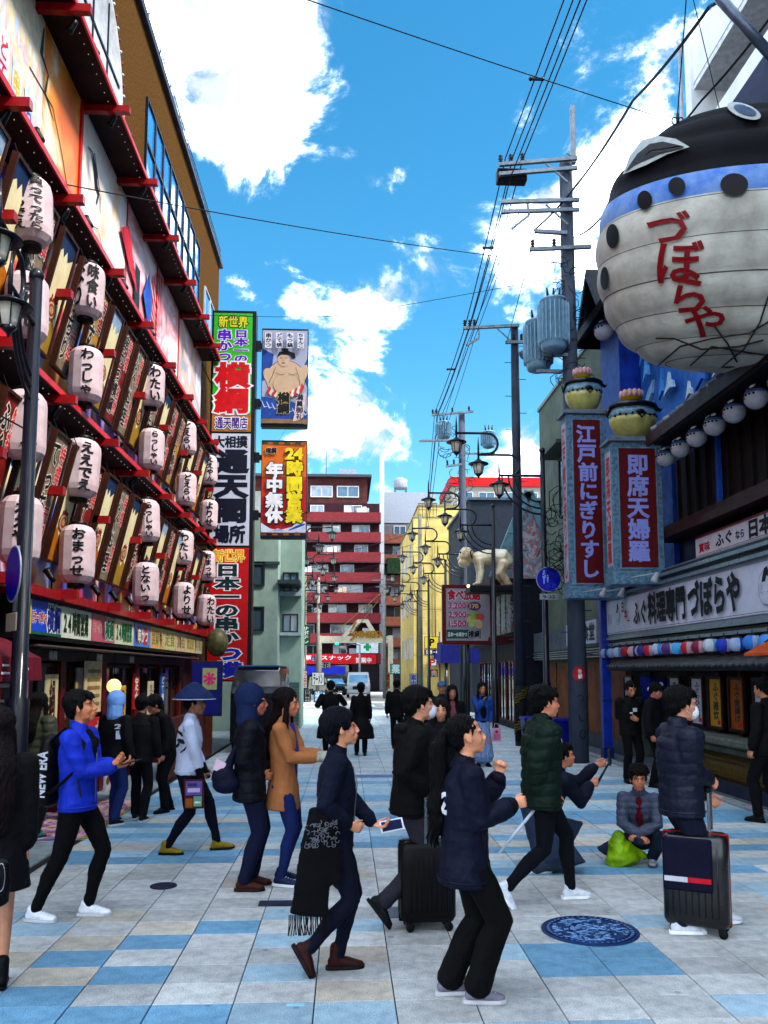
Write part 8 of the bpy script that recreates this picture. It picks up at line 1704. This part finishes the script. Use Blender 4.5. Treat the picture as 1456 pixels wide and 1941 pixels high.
# handbag of the woman at the left edge
q = gd(38, 1690); q = Vector((gd(45, 1890).x, 4.5, .80)); o = sack('handbag', 'black drawstring handbag with a steel ring at the left edge', 'bag', [('t', [(0, 0, .05), (0, 0, -.06), (.0, 0, -.14)], [.08, .095, .08], [.04, .05, .045], (1, 0, 0))], mt('0b0b10', .45, .2, 6, .2, 50)); o.location = q
m = MB(); m.tube([(.07+.02*math.cos(a), -.08, .0+.07*math.sin(a)) for a in [2*math.pi*i/18 for i in range(19)]], .003, 6, cap=False); m.build('ring', mt('9a9ca4', .25, metal=.9), o, local=True)
m = MB(); m.b(-.03, .03, -.078, -.072, .03, .055); m.build('clasp', mt('a8aab2', .3, metal=.5), o, local=True)
# yellow-green bag on the ground
q = gd(1180, 1640); o = sack('cloth_bag', 'slumped yellow green plastic bag on the paving before the crouching woman', 'bag', [('t', [(-.02, 0, .29), (-.04, 0, .20), (-.02, 0, .11), (0, 0, .06)], [.06, .10, .15, .17], [.05, .09, .11, .12], (1, 0, 0)), ('t', [(.02, 0, .20), (.14, .02, .12), (.24, .02, .07)], [.05, .06, .03], [.06, .05, .03]), ('e', (.0, 0, .07), (.17, .13, .07))], mt('86a818', .4, .35, 7, 1.0, 9, tint='566c10'), .011, ('cloth', .045, 16, 12)); o.location = (q.x, q.y, -.005)
# selfie sticks
def rod(name, label, cat, a, b, r, m, extra=None):
    a, b = Vector(a), Vector(b); t = MB(); t.tube([a-a, (b-a)*.5, b-a], [r, r*.9, r*.7], 8); o = t.build(name, m, None, local=True, loc=a); tag(o, label, cat)
    if extra: extra(o, b-a)
    return o
wv = J5['W'](J5['wr'][1]+Vector((.02, 0, -.075))); rod('walking_stick', 'white tapering rod held low by the man in the green puffer jacket', 'stick', wv, wv+Vector((-.34, -.05, -.37)), .014, mt('b9c3d0', .3))
a = J12['W'](J12['wr'][1]+Vector((.07, 0, 0))); b_ = J12['W'](J12['wr'][0]+Vector((.12, -.02, .02)))
def ph(o, v):
    t = MB(); t.obox(v+Vector((.01, 0, .06)), (.006, 0, .012), (0, .035, 0), (-.004, 0, .07)); t.build('clamp', mt('14161e', .4), o, local=True)
rod('selfie_stick', 'thin black selfie stick stretched towards the crouching old woman', 'selfie stick', a, b_, .013, mt('1a1c24', .3), ph)
# paper bag of the denim woman, flyer board of the conical hat man
q = gd(941, 1400); Yq = J13['W'](Vector()).y-.15; q = at(941, 1385, Yq); r = MB(); r.bev(-.085, .085, -.03, .03, -.21, .05, .006); o = r.build('shopping_bag', mt('b08aa4', .5, .2), None, local=True, loc=q); tag(o, 'pink and white shopping bag held by the woman in the striped skirt', 'bag')
m = MB(); m.tube([(-.05, 0, .05), (-.03, 0, .14), (.03, 0, .14), (.05, 0, .05)], .004, 6); m.build('handle', mt('c9b4c0'), o, local=True)
cv = Cv(q+Vector((-.08, -.031, -.21)), (1, 0, 0), (0, 0, 1)); pk = mt('a81c50'); cv.ell(.08, .19, .035, .03, pk)
for i in range(5): cv.rect(.02, .04+.022*i, .14, .052+.022*i, pk)
cv.done(o)
q = at(368, 1505, J10['W'](J10['wr'][1]).y-.10); r = MB(); r.obox((0, 0, 0), (.095, .01, 0), (.0, .008, 0), (-.008, 0, .145)); o = r.build('flyer_board', mt('5c1a20', .6), None, local=True, loc=q); tag(o, 'small board of bright flyers carried by the man in the conical hat', 'board')
cv = Cv(q+Vector((-.09, -.026, -.14)), (1, .1, 0), (0, 0, 1)); 
for (x0, y0, x1, y1, c_) in ((.01, .13, .17, .27, '6a5a9a'), (.01, .01, .08, .10, '9a5a18'), (.09, .02, .17, .12, '6aa08c'), (.03, .16, .15, .20, 'b9a8c8'), (.03, .22, .12, .25, '3a3a6a'), (.10, .05, .16, .07, 'c9d0c8')): cv.rect(x0, y0, x1, y1, mt(c_))
cv.done(o)
settle()
